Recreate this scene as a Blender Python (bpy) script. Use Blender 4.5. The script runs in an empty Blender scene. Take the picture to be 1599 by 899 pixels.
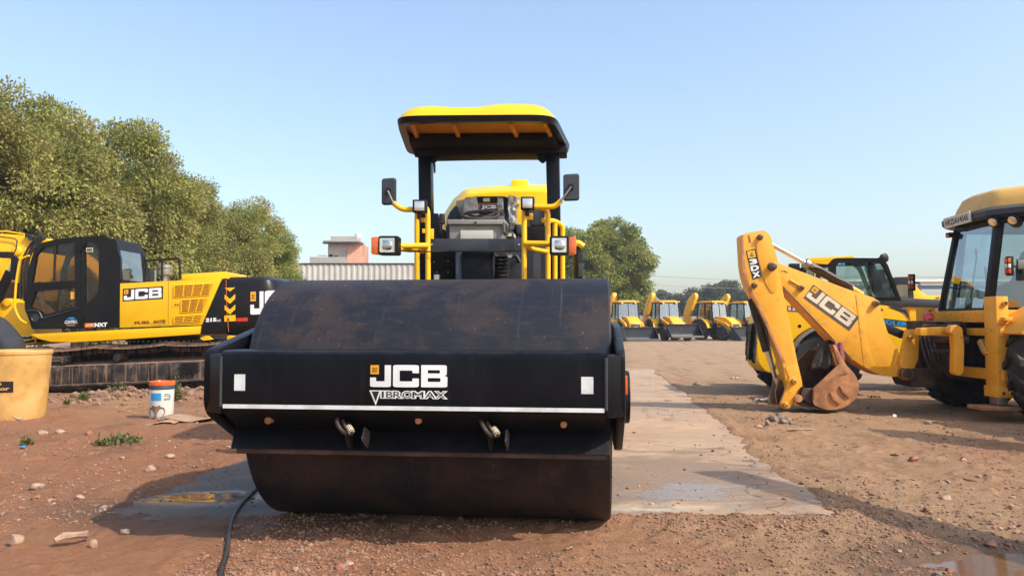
import bpy, bmesh, math, random
import numpy as np
from mathutils import Vector as V, Matrix
from mathutils.geometry import tessellate_polygon
random.seed(7)
rng = np.random.default_rng(11)
SC = bpy.context.scene
COL = SC.collection
# ------------------------------------------------------------------ camera
H = 1.25
F = 1200.0
PITCH = math.atan(54.5 / F)
cam_d = bpy.data.cameras.new('camera')
cam_d.sensor_width = 36.0
cam_d.lens = 36.0 * F / 1599.0
cam_d.clip_start = 0.05
cam_d.clip_end = 20000
cam = bpy.data.objects.new('camera', cam_d)
COL.objects.link(cam)
cam.location = (0, 0, H)
cam.rotation_euler = (math.pi / 2 + PITCH, 0, 0)
SC.camera = cam


def at(px, py, Y):
    """point at depth Y seen at photo pixel (px, py): used to measure the place"""
    dx = (px - 799.5) / F
    dy = (449.5 - py) / F
    d = V((dx, math.cos(PITCH) - dy * math.sin(PITCH), math.sin(PITCH) + dy * math.cos(PITCH)))
    return V((0, 0, H)) + d * (Y / d.y)


def poly_at(pts, Y):
    return [at(x, y, Y) for x, y in pts]


# ------------------------------------------------------------------ materials
class NT:
    def __init__(s, name):
        s.m = bpy.data.materials.new(name)
        s.m.use_nodes = True
        s.t = s.m.node_tree
        s.t.nodes.clear()
        s.out = s.n('ShaderNodeOutputMaterial')

    def n(s, kind, **kw):
        nd = s.t.nodes.new(kind)
        for k, v in kw.items():
            if k.startswith('i_'):
                nd.inputs[k[2:].replace('_', ' ')].default_value = v
            elif k.startswith('n_'):
                nd.inputs[int(k[2:])].default_value = v
            else:
                setattr(nd, k, v)
        return nd

    def l(s, a, b):
        s.t.links.new(a, b)

    def mix(s, fac, a, b):
        nd = s.n('ShaderNodeMix', data_type='RGBA')
        for sock, val in ((nd.inputs[0], fac), (nd.inputs[6], a), (nd.inputs[7], b)):
            if hasattr(val, 'is_output'):
                s.l(val, sock)
            elif isinstance(val, (int, float)):
                sock.default_value = val
            else:
                sock.default_value = (*val[:3], 1)
        return nd.outputs[2]

    def math(s, op, a, b=0.0, clamp=False):
        nd = s.n('ShaderNodeMath', operation=op, use_clamp=clamp)
        for i, val in enumerate((a, b)):
            if hasattr(val, 'is_output'):
                s.l(val, nd.inputs[i])
            else:
                nd.inputs[i].default_value = val
        return nd.outputs[0]

    def ramp(s, fac, lo, hi, a=0.0, b=1.0):
        nd = s.n('ShaderNodeMapRange', interpolation_type='SMOOTHSTEP')
        s.l(fac, nd.inputs[0])
        nd.inputs[1].default_value = lo
        nd.inputs[2].default_value = hi
        nd.inputs[3].default_value = a
        nd.inputs[4].default_value = b
        return nd.outputs[0]

    def noise(s, vec, scale, detail=5, rough=0.6, dist=0.0):
        nd = s.n('ShaderNodeTexNoise')
        nd.inputs['Scale'].default_value = scale
        nd.inputs['Detail'].default_value = detail
        nd.inputs['Roughness'].default_value = rough
        nd.inputs['Distortion'].default_value = dist
        if vec is not None:
            s.l(vec, nd.inputs['Vector'])
        return nd.outputs[0]

    def mapv(s, vec, scale=(1, 1, 1), loc=(0, 0, 0), rot=(0, 0, 0)):
        nd = s.n('ShaderNodeMapping')
        s.l(vec, nd.inputs[0])
        nd.inputs[1].default_value = loc
        nd.inputs[2].default_value = rot
        nd.inputs[3].default_value = scale
        return nd.outputs[0]

    def bump(s, height, strength, dist=0.02):
        nd = s.n('ShaderNodeBump')
        nd.inputs['Strength'].default_value = strength
        nd.inputs['Distance'].default_value = dist
        s.l(height, nd.inputs['Height'])
        return nd.outputs[0]

    def pbsdf(s, color, rough=0.5, metal=0.0, normal=None, coat=0.0, spec=None):
        b = s.n('ShaderNodeBsdfPrincipled')
        for key, val in (('Base Color', color), ('Roughness', rough), ('Metallic', metal)):
            if hasattr(val, 'is_output'):
                s.l(val, b.inputs[key])
            elif isinstance(val, (int, float)):
                b.inputs[key].default_value = val
            else:
                b.inputs[key].default_value = (*val[:3], 1)
        if normal is not None:
            s.l(normal, b.inputs['Normal'])
        b.inputs['Coat Weight'].default_value = coat
        b.inputs['Coat Roughness'].default_value = 0.08
        if spec is not None:
            b.inputs['Specular IOR Level'].default_value = spec
        s.l(b.outputs[0], s.out.inputs[0])
        return b

    def obj(s):
        return s.n('ShaderNodeTexCoord').outputs['Object']


DUST = (0.36, 0.22, 0.14)


def paint(name, base, rough=0.4, dust=0.25, dust_col=DUST, scale=2.5, metal=0.0, var=0.12, bump=0.03,
          bscale=60.0, top=0.4, coat=0.0, streak=0.0, chips=None, spec=None):
    """painted / plain surface with uneven tone, settled dust and a little grain"""
    m = NT(name)
    o = m.obj()
    n1 = m.noise(o, scale, 6, 0.65)
    n2 = m.noise(o, scale * 9, 4, 0.6)
    dark = tuple(c * (1 - var * 1.6) for c in base)
    lite = tuple(min(1, c * (1 + var)) for c in base)
    col = m.mix(m.ramp(n1, 0.3, 0.7), dark, lite)
    g = m.n('ShaderNodeNewGeometry')
    sep = m.n('ShaderNodeSeparateXYZ')
    m.l(g.outputs['Normal'], sep.inputs[0])
    up = m.math('MULTIPLY', m.ramp(sep.outputs[2], 0.3, 0.95), top)
    amt = m.math('ADD', m.math('MULTIPLY', m.ramp(n1, 0.45, 0.8), dust), m.math('MULTIPLY', up, m.ramp(n2, 0.25, 0.7)), True)
    if streak:
        st = m.noise(m.mapv(o, (14, 14, 0.7)), 1.5, 4, 0.7)
        amt = m.math('ADD', amt, m.math('MULTIPLY', m.ramp(st, 0.52, 0.75), streak), True)
    col = m.mix(amt, col, dust_col)
    if chips:
        c1 = m.noise(o, 11, 6, 0.78)
        col = m.mix(m.math('MULTIPLY', m.ramp(c1, 0.625, 0.665), 0.85), col, chips)
        c2 = m.noise(m.mapv(o, (2.2, 2.2, 5)), 1.3, 6, 0.75)
        col = m.mix(m.math('MULTIPLY', m.ramp(c2, 0.54, 0.74), 0.5), col, tuple(c * .55 for c in dust_col))
    ro = m.math('ADD', m.math('MULTIPLY', amt, 0.5), m.math('ADD', rough - 0.08, m.math('MULTIPLY', n2, 0.16)), True)
    nm = m.bump(m.noise(o, bscale, 3), bump, 0.01) if bump else None
    m.pbsdf(col, ro, metal, nm, coat, spec)
    return m.m


def glass(name, tint, fac, rough=0.02, dust=0.05):
    m = NT(name)
    tr = m.n('ShaderNodeBsdfTransparent')
    tr.inputs[0].default_value = (*tint, 1)
    gl = m.n('ShaderNodeBsdfGlossy')
    gl.inputs[0].default_value = (1, 1, 1, 1)
    gl.inputs[1].default_value = rough
    df = m.n('ShaderNodeBsdfDiffuse')
    df.inputs[0].default_value = (0.5, 0.5, 0.46, 1)
    lw = m.n('ShaderNodeLayerWeight')
    lw.inputs[0].default_value = 0.35
    f = m.math('MULTIPLY', m.math('ADD', m.math('MULTIPLY', lw.outputs['Facing'], 0.6), 0.4), fac * 2, True)
    a = m.n('ShaderNodeMixShader')
    m.l(f, a.inputs[0]); m.l(tr.outputs[0], a.inputs[1]); m.l(gl.outputs[0], a.inputs[2])
    b = m.n('ShaderNodeMixShader')
    m.l(m.math('MULTIPLY', m.ramp(m.noise(m.obj(), 3, 5), 0.35, 0.7), dust), b.inputs[0])
    m.l(a.outputs[0], b.inputs[1]); m.l(df.outputs[0], b.inputs[2])
    m.l(b.outputs[0], m.out.inputs[0])
    return m.m


M = {}
YB = (0.92, 0.49, 0.001)
M['yellow'] = paint('yellow_paint', YB, 0.42, 0.03, (.6, .35, .1), top=0.06, var=0.04, bump=0.01, coat=0.05)
M['yellow_lemon'] = paint('yellow_hood_paint', (0.93, 0.58, 0.001), 0.42, 0.02, (.7, .4, .1), top=0.03, var=0.04, bump=0.01, coat=0.05)
M['yellow_worn'] = paint('worn_yellow_paint', (0.86, 0.385, 0.020), 0.48, 0.22, (0.55, 0.26, 0.09), 1.6, var=0.10, top=0.25,
                         bump=0.05, chips=(0.16, 0.07, 0.03), streak=0.12)
M['yellow_far'] = paint('yellow_far_paint', (0.88, 0.42, 0.004), 0.45, 0.05, top=0.1, var=0.06, bump=0)
M['yellow_shade_tan'] = paint('shade_tan_yellow_roof', (0.80, 0.43, 0.085), 0.5, 0.35, (0.6, 0.38, 0.18), 1.8, top=0.3, streak=0.2)  # shade and dirt of the rear face mixed into this roof colour
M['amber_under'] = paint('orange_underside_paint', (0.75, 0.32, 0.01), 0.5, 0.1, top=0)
M['black'] = paint('black_gloss_paint', (0.0045, 0.005, 0.0075), 0.32, 0.03, (0.10, 0.085, 0.075), 1.3, var=0.3, top=0.15, bump=0.03, spec=0.16, streak=0.07)
M['black_matt'] = paint('black_matt_paint', (0.009, 0.009, 0.010), 0.5, 0.06, (0.12, 0.09, 0.07), 3, top=0.15, spec=0.25)
M['black_cab'] = paint('black_cab_paint', (0.009, 0.008, 0.008), 0.36, 0.03, (0.12, 0.09, 0.07), 1.5, top=0.15, spec=0.25)
M['slate'] = paint('dark_slate_paint', (0.028, 0.032, 0.038), 0.45, 0.15, (0.12, 0.1, 0.085), 3, top=0.3)
M['navy'] = paint('navy_grille_plastic', (0.03, 0.05, 0.085), 0.55, 0.05, top=0.1)
M['grey_plastic'] = paint('grey_console_plastic', (0.27, 0.255, 0.23), 0.5, 0.15, (0.3, 0.26, 0.22), 4, top=0.35)
M['rubber'] = paint('tyre_rubber', (0.022, 0.021, 0.02), 0.75, 0.45, (0.2, 0.14, 0.1), 5, top=0.5, bump=0.15, bscale=40)
M['hose'] = paint('black_hose_rubber', (0.013, 0.013, 0.014), 0.45, 0.3, (0.16, 0.11, 0.08), 12, top=0.2)
M['chrome'] = paint('bright_rod_steel', (0.62, 0.6, 0.58), 0.22, 0.1, metal=1.0, top=0.1)
M['steel'] = paint('bare_steel', (0.3, 0.28, 0.26), 0.4, 0.3, metal=0.7, top=0.3)
M['pin'] = paint('greasy_pin_steel', (0.09, 0.065, 0.05), 0.45, 0.4, (0.18, 0.09, 0.05), 20, metal=0.5)
M['rust'] = paint('rusty_bucket_steel', (0.44, 0.19, 0.075), 0.65, 0.45, (0.50, 0.26, 0.12), 5, var=0.25, top=0.5, bump=0.1,
                  chips=(0.16, 0.06, 0.03))
M['rust_dark'] = paint('dark_rusty_steel', (0.06, 0.03, 0.02), 0.7, 0.3, (0.2, 0.1, 0.06), 4, var=0.3)
M['mud'] = paint('dried_track_mud', (0.24, 0.14, 0.09), 0.85, 0.4, (0.34, 0.2, 0.13), 6, var=0.25, top=0.3, bump=0.5, bscale=30)
M['track'] = paint('muddy_track_steel', (0.028, 0.023, 0.02), 0.65, 0.55, (0.34, 0.205, 0.135), 3.2, var=0.3, top=1.0, bump=0.25, streak=0.9)
M['white'] = paint('white_paint', (0.85, 0.85, 0.83), 0.4, 0.05, top=0)
M['white_dirty'] = paint('dirty_white_paint', (0.72, 0.69, 0.62), 0.5, 0.45, (0.42, 0.3, 0.19), 6, top=0.1, streak=0.3)
M['cream'] = paint('faded_white_letters', (0.72, 0.6, 0.42), 0.5, 0.15, top=0)
M['strip'] = paint('reflective_strip', (0.66, 0.68, 0.66), 0.3, 0.1, (0.45, 0.42, 0.38), 8, top=0, var=0.15)
M['orange'] = paint('orange_plastic', (0.75, 0.12, 0.012), 0.3, 0.05, top=0.05)
M['red'] = paint('red_plastic', (0.62, 0.03, 0.015), 0.35, 0.05, top=0.05)
M['red_brown'] = paint('red_brown_mesh', (0.30, 0.07, 0.012), 0.6, 0.1, top=0)
M['square'] = paint('amber_square_print', (0.85, 0.40, 0.02), 0.4, 0.05, top=0)
M['print_black'] = paint('black_print', (0.014, 0.012, 0.012), 0.4, 0.05, top=0)
M['print_brown'] = paint('dark_brown_print', (0.14, 0.035, 0.01), 0.4, 0.05, top=0)
M['print_blue'] = paint('blue_print', (0.03, 0.3, 0.62), 0.4, 0.05, top=0)
M['print_faded'] = paint('faded_dark_print', (0.075, 0.06, 0.05), 0.55, 0.2, top=0)
M['lamp_glass'] = paint('lamp_lens', (0.62, 0.61, 0.57), 0.12, 0.1, (0.4, 0.38, 0.33), 20, metal=0.6, top=0)
M['amber_lens'] = paint('amber_lens', (0.72, 0.13, 0.015), 0.15, 0.1, top=0, coat=0.5)
M['glass'] = glass('cab_glass', (0.62, 0.72, 0.70), 0.13, dust=0.06)
M['glass_smoke'] = glass('smoked_cab_glass', (0.72, 0.66, 0.58), 0.035, dust=0.03)
M['glass_pale'] = glass('pale_reflecting_glass', (0.34, 0.46, 0.46), 0.26, dust=0.16)
M['plastic_wrap'] = glass('clear_plastic_wrap', (0.86, 0.84, 0.82), 0.22, 0.16, dust=1.3)
M['plastic'] = paint('weathered_yellow_plastic', (0.60, 0.33, 0.085), 0.6, 0.85, (0.50, 0.34, 0.17), 2.6, top=0.2, streak=0.45, bump=0.03, var=.2)
M['cloth_black'] = paint('black_cloth', (0.012, 0.011, 0.013), 0.9, 0.1, top=0.05, bump=0.1)
M['cloth_grey'] = paint('charcoal_cloth', (0.035, 0.033, 0.03), 0.9, 0.3, top=0.2)
M['cloth_pink'] = paint('dull_pink_cloth', (0.26, 0.07, 0.09), 0.9, 0.3, (0.4, 0.25, 0.22), 14, top=0.2)
M['cardboard'] = paint('weathered_cardboard', (0.36, 0.22, 0.13), 0.8, 0.4, (0.42, 0.27, 0.17), 5, top=0.3, bump=0.1)
M['plaster'] = paint('grey_plaster', (0.40, 0.37, 0.33), 0.8, 0.3, (0.3, 0.26, 0.22), 0.5, top=0, streak=0.3)
M['pale_wall'] = paint('pale_wall_paint', (0.55, 0.51, 0.45), 0.8, 0.2, (0.4, 0.33, 0.27), 0.4, top=0, streak=0.2)
M['grey_wall'] = paint('boundary_wall_concrete', (0.36, 0.31, 0.27), 0.85, 0.3, (0.25, 0.2, 0.17), 0.5, top=0, streak=0.3)
M['sheet'] = paint('white_sheet_metal', (0.50, 0.48, 0.43), 0.5, 0.2, (0.4, 0.34, 0.28), 0.4, top=0.1, bump=0)
M['dark_gap'] = paint('dark_interior', (0.012, 0.011, 0.011), 0.8, 0.05, top=0, spec=0.15)
M['pole'] = paint('grey_pole_concrete', (0.3, 0.29, 0.28), 0.8, 0.1)
M['rock'] = paint('pale_stone', (0.40, 0.255, 0.17), 0.85, 0.5, (0.42, 0.26, 0.17), 9, var=0.25, top=0.25, bump=0.5, bscale=50)
M['rock_red'] = paint('red_stone', (0.30, 0.12, 0.07), 0.85, 0.4, (0.38, 0.21, 0.13), 9, var=0.3, top=0.25, bump=0.5, bscale=50)
M['rock_grey'] = paint('grey_stone', (0.22, 0.17, 0.13), 0.85, 0.4, (0.32, 0.22, 0.15), 9, var=0.3, top=0.25, bump=0.5, bscale=50)
M['clod'] = paint('earth_clod', (0.25, 0.135, 0.08), 0.9, 0.3, (0.34, 0.2, 0.125), 9, var=0.3, top=0.3, bump=0.4, bscale=50)
M['bark'] = paint('grey_brown_bark', (0.10, 0.07, 0.05), 0.9, 0.3, (0.16, 0.12, 0.09), 5, bump=0.6, bscale=14, top=0)


def brick_mat():
    m = NT('red_brick')
    o = m.obj()
    b = m.n('ShaderNodeTexBrick')
    b.inputs['Color1'].default_value = (0.46, 0.19, 0.115, 1)
    b.inputs['Color2'].default_value = (0.40, 0.15, 0.09, 1)
    b.inputs['Mortar'].default_value = (0.5, 0.36, 0.28, 1)
    b.inputs['Scale'].default_value = 3.0
    sep = m.n('ShaderNodeSeparateXYZ'); m.l(o, sep.inputs[0])
    cmb = m.n('ShaderNodeCombineXYZ')
    m.l(m.math('ADD', sep.outputs[0], sep.outputs[1]), cmb.inputs[0]); m.l(sep.outputs[2], cmb.inputs[1])
    m.l(cmb.outputs[0], b.inputs['Vector'])
    m.pbsdf(m.mix(m.ramp(m.noise(o, 0.6), 0.4, 0.8), b.outputs[0], (0.52, 0.33, 0.25)), 0.85)
    return m.m


M['brick'] = brick_mat()


def drum_mat():
    """rolled steel shell: blue-black mill scale, brown rust bloom, pale scuffs along the rolling direction"""
    m = NT('rolled_drum_steel')
    o = m.obj()
    n1 = m.noise(o, 2.2, 7, 0.68, 0.4)
    n2 = m.noise(m.mapv(o, (3, 14, 14)), 2.0, 6, 0.7)
    n3 = m.noise(o, 34, 5, 0.75)
    col = m.mix(m.ramp(n1, 0.44, 0.60), (0.012, 0.013, 0.019), (0.034, 0.024, 0.022))
    col = m.mix(m.math('MULTIPLY', m.ramp(n2, 0.52, 0.72), 0.5), col, (0.050, 0.038, 0.036))
    spk = m.math('MULTIPLY', m.ramp(n3, 0.62, 0.70), m.ramp(n1, 0.40, 0.56))
    col = m.mix(m.math('MULTIPLY', spk, 0.8), col, (0.17, 0.145, 0.135))
    sc_ = m.noise(m.mapv(o, (55, 1.2, 1.2)), 1.0, 4, .75)
    col = m.mix(m.math('MULTIPLY', m.ramp(sc_, .58, .74), .35), col, (.10, .09, .088))
    ro = m.math('ADD', 0.34, m.math('MULTIPLY', n2, 0.34))
    m.pbsdf(col, ro, 0.0, m.bump(m.noise(o, 70, 4), 0.10, 0.01), spec=0.28)
    return m.m


M['drum'] = drum_mat()


def leaf_mat(name, dark, lite, dry):
    m = NT(name)
    a = m.n('ShaderNodeAttribute', attribute_name='tint')
    sep = m.n('ShaderNodeSeparateColor')
    m.l(a.outputs['Color'], sep.inputs[0])
    col = m.mix(sep.outputs[0], dark, lite)
    col = m.mix(sep.outputs[1], col, dry)
    b = m.n('ShaderNodeBsdfPrincipled')
    m.l(col, b.inputs['Base Color'])
    b.inputs['Roughness'].default_value = 0.55
    b.inputs['Specular IOR Level'].default_value = 0.3
    t = m.n('ShaderNodeBsdfTranslucent')
    m.l(col, t.inputs[0])
    mx = m.n('ShaderNodeMixShader')
    mx.inputs[0].default_value = 0.3
    m.l(b.outputs[0], mx.inputs[1]); m.l(t.outputs[0], mx.inputs[2])
    m.l(mx.outputs[0], m.out.inputs[0])
    return m.m


M['leaf_olive'] = leaf_mat('olive_neem_leaves', (0.125, 0.145, 0.032), (0.36, 0.375, 0.088), (0.46, 0.39, 0.13))
M['leaf_green'] = leaf_mat('green_neem_leaves', (0.13, 0.17, 0.036), (0.36, 0.39, 0.085), (0.42, 0.38, 0.10))
M['leaf_far'] = leaf_mat('dull_far_leaves', (0.060, 0.075, 0.034), (0.13, 0.14, 0.06), (0.17, 0.15, 0.08))
M['leaf_weed'] = leaf_mat('fresh_weed_leaves', (0.06, 0.085, 0.025), (0.15, 0.17, 0.05), (0.32, 0.24, 0.11))


# ------------------------------------------------------------------ mesh builder
INV = {}


def fillet(pts, r, n=4):
    """round the corners of a closed 2D/3D polygon; r is a number or one per corner"""
    out = []
    N = len(pts)
    P = [V(p) for p in pts]
    for i in range(N):
        ri = r[i] if isinstance(r, (list, tuple)) else r
        a, b, c = P[i - 1], P[i], P[(i + 1) % N]
        d1, d2 = a - b, c - b
        l1, l2 = d1.length, d2.length
        if ri <= 0 or l1 < 1e-9 or l2 < 1e-9:
            out.append(b); continue
        k = min(ri, l1 * 0.48, l2 * 0.48)
        s, e = b + d1 / l1 * k, b + d2 / l2 * k
        for j in range(n + 1):
            t = j / n
            out.append(s * (1 - t) ** 2 + b * 2 * t * (1 - t) + e * t * t)
    return out


def soft_path(pts, r, n=5):
    P = [V(p) for p in pts]
    out = [P[0]]
    for i in range(1, len(P) - 1):
        a, b, c = P[i - 1], P[i], P[i + 1]
        k = min(r, (a - b).length * 0.48, (c - b).length * 0.48)
        s, e = b + (a - b).normalized() * k, b + (c - b).normalized() * k
        for j in range(n + 1):
            t = j / n
            out.append(s * (1 - t) ** 2 + b * 2 * t * (1 - t) + e * t * t)
    out.append(P[-1])
    return out


TEXT = {}


def text_geo(body, bold, shear=0.0, space=1.0, raw=False):
    key = (body, bold, shear, space)
    if raw: key += ('raw',)
    if key not in TEXT:
        c = bpy.data.curves.new('lettering', 'FONT')
        c.body = body; c.offset = bold; c.shear = shear; c.resolution_u = 3; c.space_character = space
        o = bpy.data.objects.new('lettering', c)
        me = bpy.data.meshes.new_from_object(o)
        vs = [v.co.copy() for v in me.vertices]
        fs = [tuple(p.vertices) for p in me.polygons]
        bpy.data.objects.remove(o); bpy.data.curves.remove(c); bpy.data.meshes.remove(me)
        if raw:
            TEXT[key] = ([(v.x, v.y) for v in vs], fs); return TEXT[key]
        x0 = min(v.x for v in vs); x1 = max(v.x for v in vs); y0 = min(v.y for v in vs); y1 = max(v.y for v in vs)
        TEXT[key] = ([((v.x - x0) / (x1 - x0), (v.y - y0) / (y1 - y0)) for v in vs], fs)
    return TEXT[key]


def logo_geo():
    if 'LOGO' in TEXT:
        return TEXT['LOGO']
    def q(pts): return [V(((x - 180) / 1222.0, (485 - y) / 340.0, 0)) for x, y in pts]
    S = 0.07
    parts = []
    parts.append([fillet(q([(412, 150), (512, 150), (512, 485), (180, 485), (180, 340), (275, 340), (275, 398), (412, 398)]),
                         [0, 0, .06, .06, 0, 0, .03, .03])])
    parts.append([fillet(q([(955, 270), (955, 145), (545, 145), (545, 485), (955, 485), (955, 350), (852, 350), (852, 396), (650, 396), (650, 230), (852, 230), (852, 270)]),
                         [0, S, S, S, S, 0, 0, .03, .03, .03, .03, 0])])
    parts.append([fillet(q([(990, 145), (1392, 145), (1392, 292), (1352, 306), (1402, 322), (1402, 483), (990, 483)]), [0, .06, .03, .0, .03, .06, 0]),
                  fillet(q([(1095, 222), (1285, 222), (1285, 272), (1095, 272)]), [0, .02, .02, 0]),
                  fillet(q([(1095, 342), (1293, 342), (1293, 400), (1095, 400)]), [0, .02, .02, 0])])
    vs, fs = [], []
    for loops in parts:
        base = len(vs)
        for lp in loops: vs += [(p.x, p.y) for p in lp]
        fs += [tuple(base + i for i in t) for t in tessellate_polygon(loops)]
    sq = [((x - 180) / 1222.0, (485 - y) / 340.0) for x, y in ((185, 290), (320, 290), (320, 150), (185, 150))]
    TEXT['LOGO'] = (vs, fs, sq)
    return TEXT['LOGO']


class MB:
    def __init__(s):
        s.bm = bmesh.new(); s.mats = []; s.late = []

    def mi(s, m):
        m = M[m] if isinstance(m, str) else m
        if m not in s.mats: s.mats.append(m)
        return s.mats.index(m)

    def add(s, verts, faces, m):
        k = s.mi(m)
        vs = [s.bm.verts.new(v) for v in verts]
        for f in faces:
            try:
                fc = s.bm.faces.new([vs[i] for i in f]); fc.material_index = k
            except ValueError:
                pass
        return s

    def hexa(s, p, m):
        """box from 8 corners: 4 of one face then 4 of the opposite face"""
        return s.add(p, [(0, 1, 2, 3), (7, 6, 5, 4), (0, 4, 5, 1), (1, 5, 6, 2), (2, 6, 7, 3), (3, 7, 4, 0)], m)

    def box(s, c, size, m, rot=None):
        c = V(c); hx, hy, hz = [q / 2 for q in size]
        P = [V((x, y, z)) for z in (-hz, hz) for x, y in ((-hx, -hy), (hx, -hy), (hx, hy), (-hx, hy))]
        if rot is not None: P = [rot @ p for p in P]
        return s.hexa([c + p for p in P], m)

    def bar(s, a, b, w, h, m, up=(0, 0, 1)):
        """rectangular bar from a to b"""
        a, b = V(a), V(b); d = (b - a).normalized()
        x = d.cross(V(up))
        if x.length < 1e-4: x = d.cross(V((0, 1, 0)))
        x.normalize(); y = x.cross(d)
        P = []
        for c in (a, b):
            P += [c - x * w / 2 - y * h / 2, c + x * w / 2 - y * h / 2, c + x * w / 2 + y * h / 2, c - x * w / 2 + y * h / 2]
        return s.hexa(P, m)

    def prism(s, poly, off, m, holes=(), side=None):
        off = V(off); side = side or m
        P = [V(p) for p in poly]
        loops = [P] + [[V(p) for p in h] for h in holes]
        allv = [p for lp in loops for p in lp]
        n = len(allv)
        caps = [tuple(range(n))] if not holes else [tuple(t) for t in tessellate_polygon(loops)]
        k, k2 = s.mi(m), s.mi(side)
        va = [s.bm.verts.new(p) for p in allv]
        vb = [s.bm.verts.new(p + off) for p in allv]
        for f in caps:
            try:
                s.bm.faces.new([va[i] for i in f]).material_index = k
                s.bm.faces.new([vb[i] for i in reversed(f)]).material_index = k
            except ValueError: pass
        b = 0
        for lp in loops:
            L = len(lp)
            for i in range(L):
                j = (i + 1) % L
                try: s.bm.faces.new([va[b + i], va[b + j], vb[b + j], vb[b + i]]).material_index = k2
                except ValueError: pass
            b += L
        return s

    def loft(s, rings, m, caps=True, closed=True):
        k = s.mi(m)
        R = [[s.bm.verts.new(p) for p in r] for r in rings]
        n = len(R[0])
        for a, b in zip(R, R[1:]):
            for i in range(n if closed else n - 1):
                j = (i + 1) % n
                try: s.bm.faces.new([a[i], a[j], b[j], b[i]]).material_index = k
                except ValueError: pass
        if caps and closed:
            for r in (R[0], R[-1]):
                try: s.bm.faces.new(r).material_index = k
                except ValueError: pass
        return s

    def tube(s, pts, r, m, seg=10, soft=0.0, caps=True):
        P = soft_path(pts, soft) if soft else [V(p) for p in pts]
        n = len(P)
        rad = r if isinstance(r, (list, tuple)) else [r] * n
        if len(rad) != n: rad = list(np.interp(np.linspace(0, 1, n), np.linspace(0, 1, len(rad)), rad))
        rings = []; up = None
        for i in range(n):
            d = (P[min(i + 1, n - 1)] - P[max(i - 1, 0)]).normalized()
            if up is None:
                up = d.orthogonal().normalized()
            else:
                up = (up - d * up.dot(d)).normalized()
            w = d.cross(up)
            rings.append([P[i] + (up * math.cos(t) + w * math.sin(t)) * rad[i] for t in [2 * math.pi * j / seg for j in range(seg)]])
        return s.loft(rings, m, caps)

    def cyl(s, a, b, r, m, seg=16, r2=None):
        return s.tube([a, b], [r, r if r2 is None else r2], m, seg)

    def lathe(s, prof, o, axis, m, seg=32):
        """prof: (radius, distance along axis)"""
        o = V(o); ax = V(axis).normalized(); u = ax.orthogonal().normalized(); w = ax.cross(u)
        rings = [[o + ax * h + (u * math.cos(t) + w * math.sin(t)) * max(r, 1e-4) for t in [2 * math.pi * j / seg for j in range(seg)]] for r, h in prof]
        return s.loft(rings, m, True)

    # ---- flat prints added after bevelling
    def geo(s, vs, fs, O, U, W, m, lift):
        O, U, W = V(O), V(U), V(W)
        N = U.cross(W).normalized()
        s.late.append(([O + U * x + W * y + N * lift for x, y in vs], fs, s.mi(m)))
        return s

    def text(s, body, O, U, W, m, bold=0.02, lift=0.004, shear=0.0):
        vs, fs = text_geo(body, bold, shear)
        return s.geo(vs, fs, O, U, W, m, lift)

    def rect(s, O, U, W, m, lift=0.002):
        return s.geo([(0, 0), (1, 0), (1, 1), (0, 1)], [(0, 1, 2, 3)], O, U, W, m, lift)

    def logo(s, O, U, W, m='white', lift=0.004, sq='square', mark='print_brown'):
        vs, fs, q = logo_geo()
        s.geo(vs, fs, O, U, W, m, lift)
        s.geo(q, [(0, 1, 2, 3)], O, U, W, sq, lift)
        x0, x1 = q[0][0], q[1][0]; y0, y1 = q[0][1], q[2][1]
        def z(a, b): return (x0 + (x1 - x0) * a, y0 + (y1 - y0) * b)
        # small digger emblem inside the square
        e = [[(.22, .25), (.42, .25), (.42, .38), (.22, .38)], [(.30, .42), (.42, .42), (.62, .66), (.54, .72)], [(.5, .25), (.8, .25), (.62, .5)], [(.28, .55), (.40, .55), (.40, .75), (.28, .75)], [(.64, .7), (.76, .5), (.84, .54), (.7, .74)]]
        for p in e:
            s.geo([z(a, b) for a, b in p], [tuple(range(len(p)))], O, U, W, mark, lift * 1.5)
        return s

    def build(s, name, parent=None, bevel=0.0, seg=2, label=None, world=True, smooth=True, ang=0.6, origin=None):
        bm = s.bm
        bmesh.ops.recalc_face_normals(bm, faces=bm.faces)
        if bevel > 0:
            ed = [e for e in bm.edges if len(e.link_faces) == 2 and e.calc_face_angle(0) > 0.5]
            if ed:
                bmesh.ops.bevel(bm, geom=ed, offset=bevel, segments=seg, profile=0.6, affect='EDGES', clamp_overlap=True)
        for f in bm.faces: f.smooth = smooth
        for e in bm.edges:
            if len(e.link_faces) == 2 and e.calc_face_angle(0) > ang: e.smooth = False
        for vs, fs, k in s.late:
            vv = [bm.verts.new(v) for v in vs]
            for f in fs:
                try:
                    fc = bm.faces.new([vv[i] for i in f]); fc.material_index = k; fc.smooth = False
                except ValueError: pass
        if parent is not None and world:
            bm.transform(INV[parent.name])
        if origin is not None:
            bm.transform(Matrix.Translation(-V(origin)))
        me = bpy.data.meshes.new(name)
        bm.to_mesh(me); bm.free()
        for m in s.mats: me.materials.append(m)
        o = bpy.data.objects.new(name, me)
        COL.objects.link(o)
        if origin is not None: o.location = origin
        if parent is not None:
            o.parent = parent
            INV[o.name] = INV[parent.name]
        else:
            INV[o.name] = Matrix.Translation(-V(origin)) if origin is not None else Matrix.Identity(4)
        if label: o['label'] = label
        return o


def tag(o, label, cat, group=None):
    o['label'] = label; o['category'] = cat
    if group: o['group'] = group
    return o


def thing(name, label, cat, loc=(0, 0, 0), rz=0.0, group=None):
    o = bpy.data.objects.new(name, None)
    COL.objects.link(o)
    o.location = loc; o.rotation_euler = (0, 0, rz)
    o.empty_display_size = 0.3
    INV[o.name] = (Matrix.Translation(V(loc)) @ Matrix.Rotation(rz, 4, 'Z')).inverted()
    return tag(o, label, cat, group)


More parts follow.
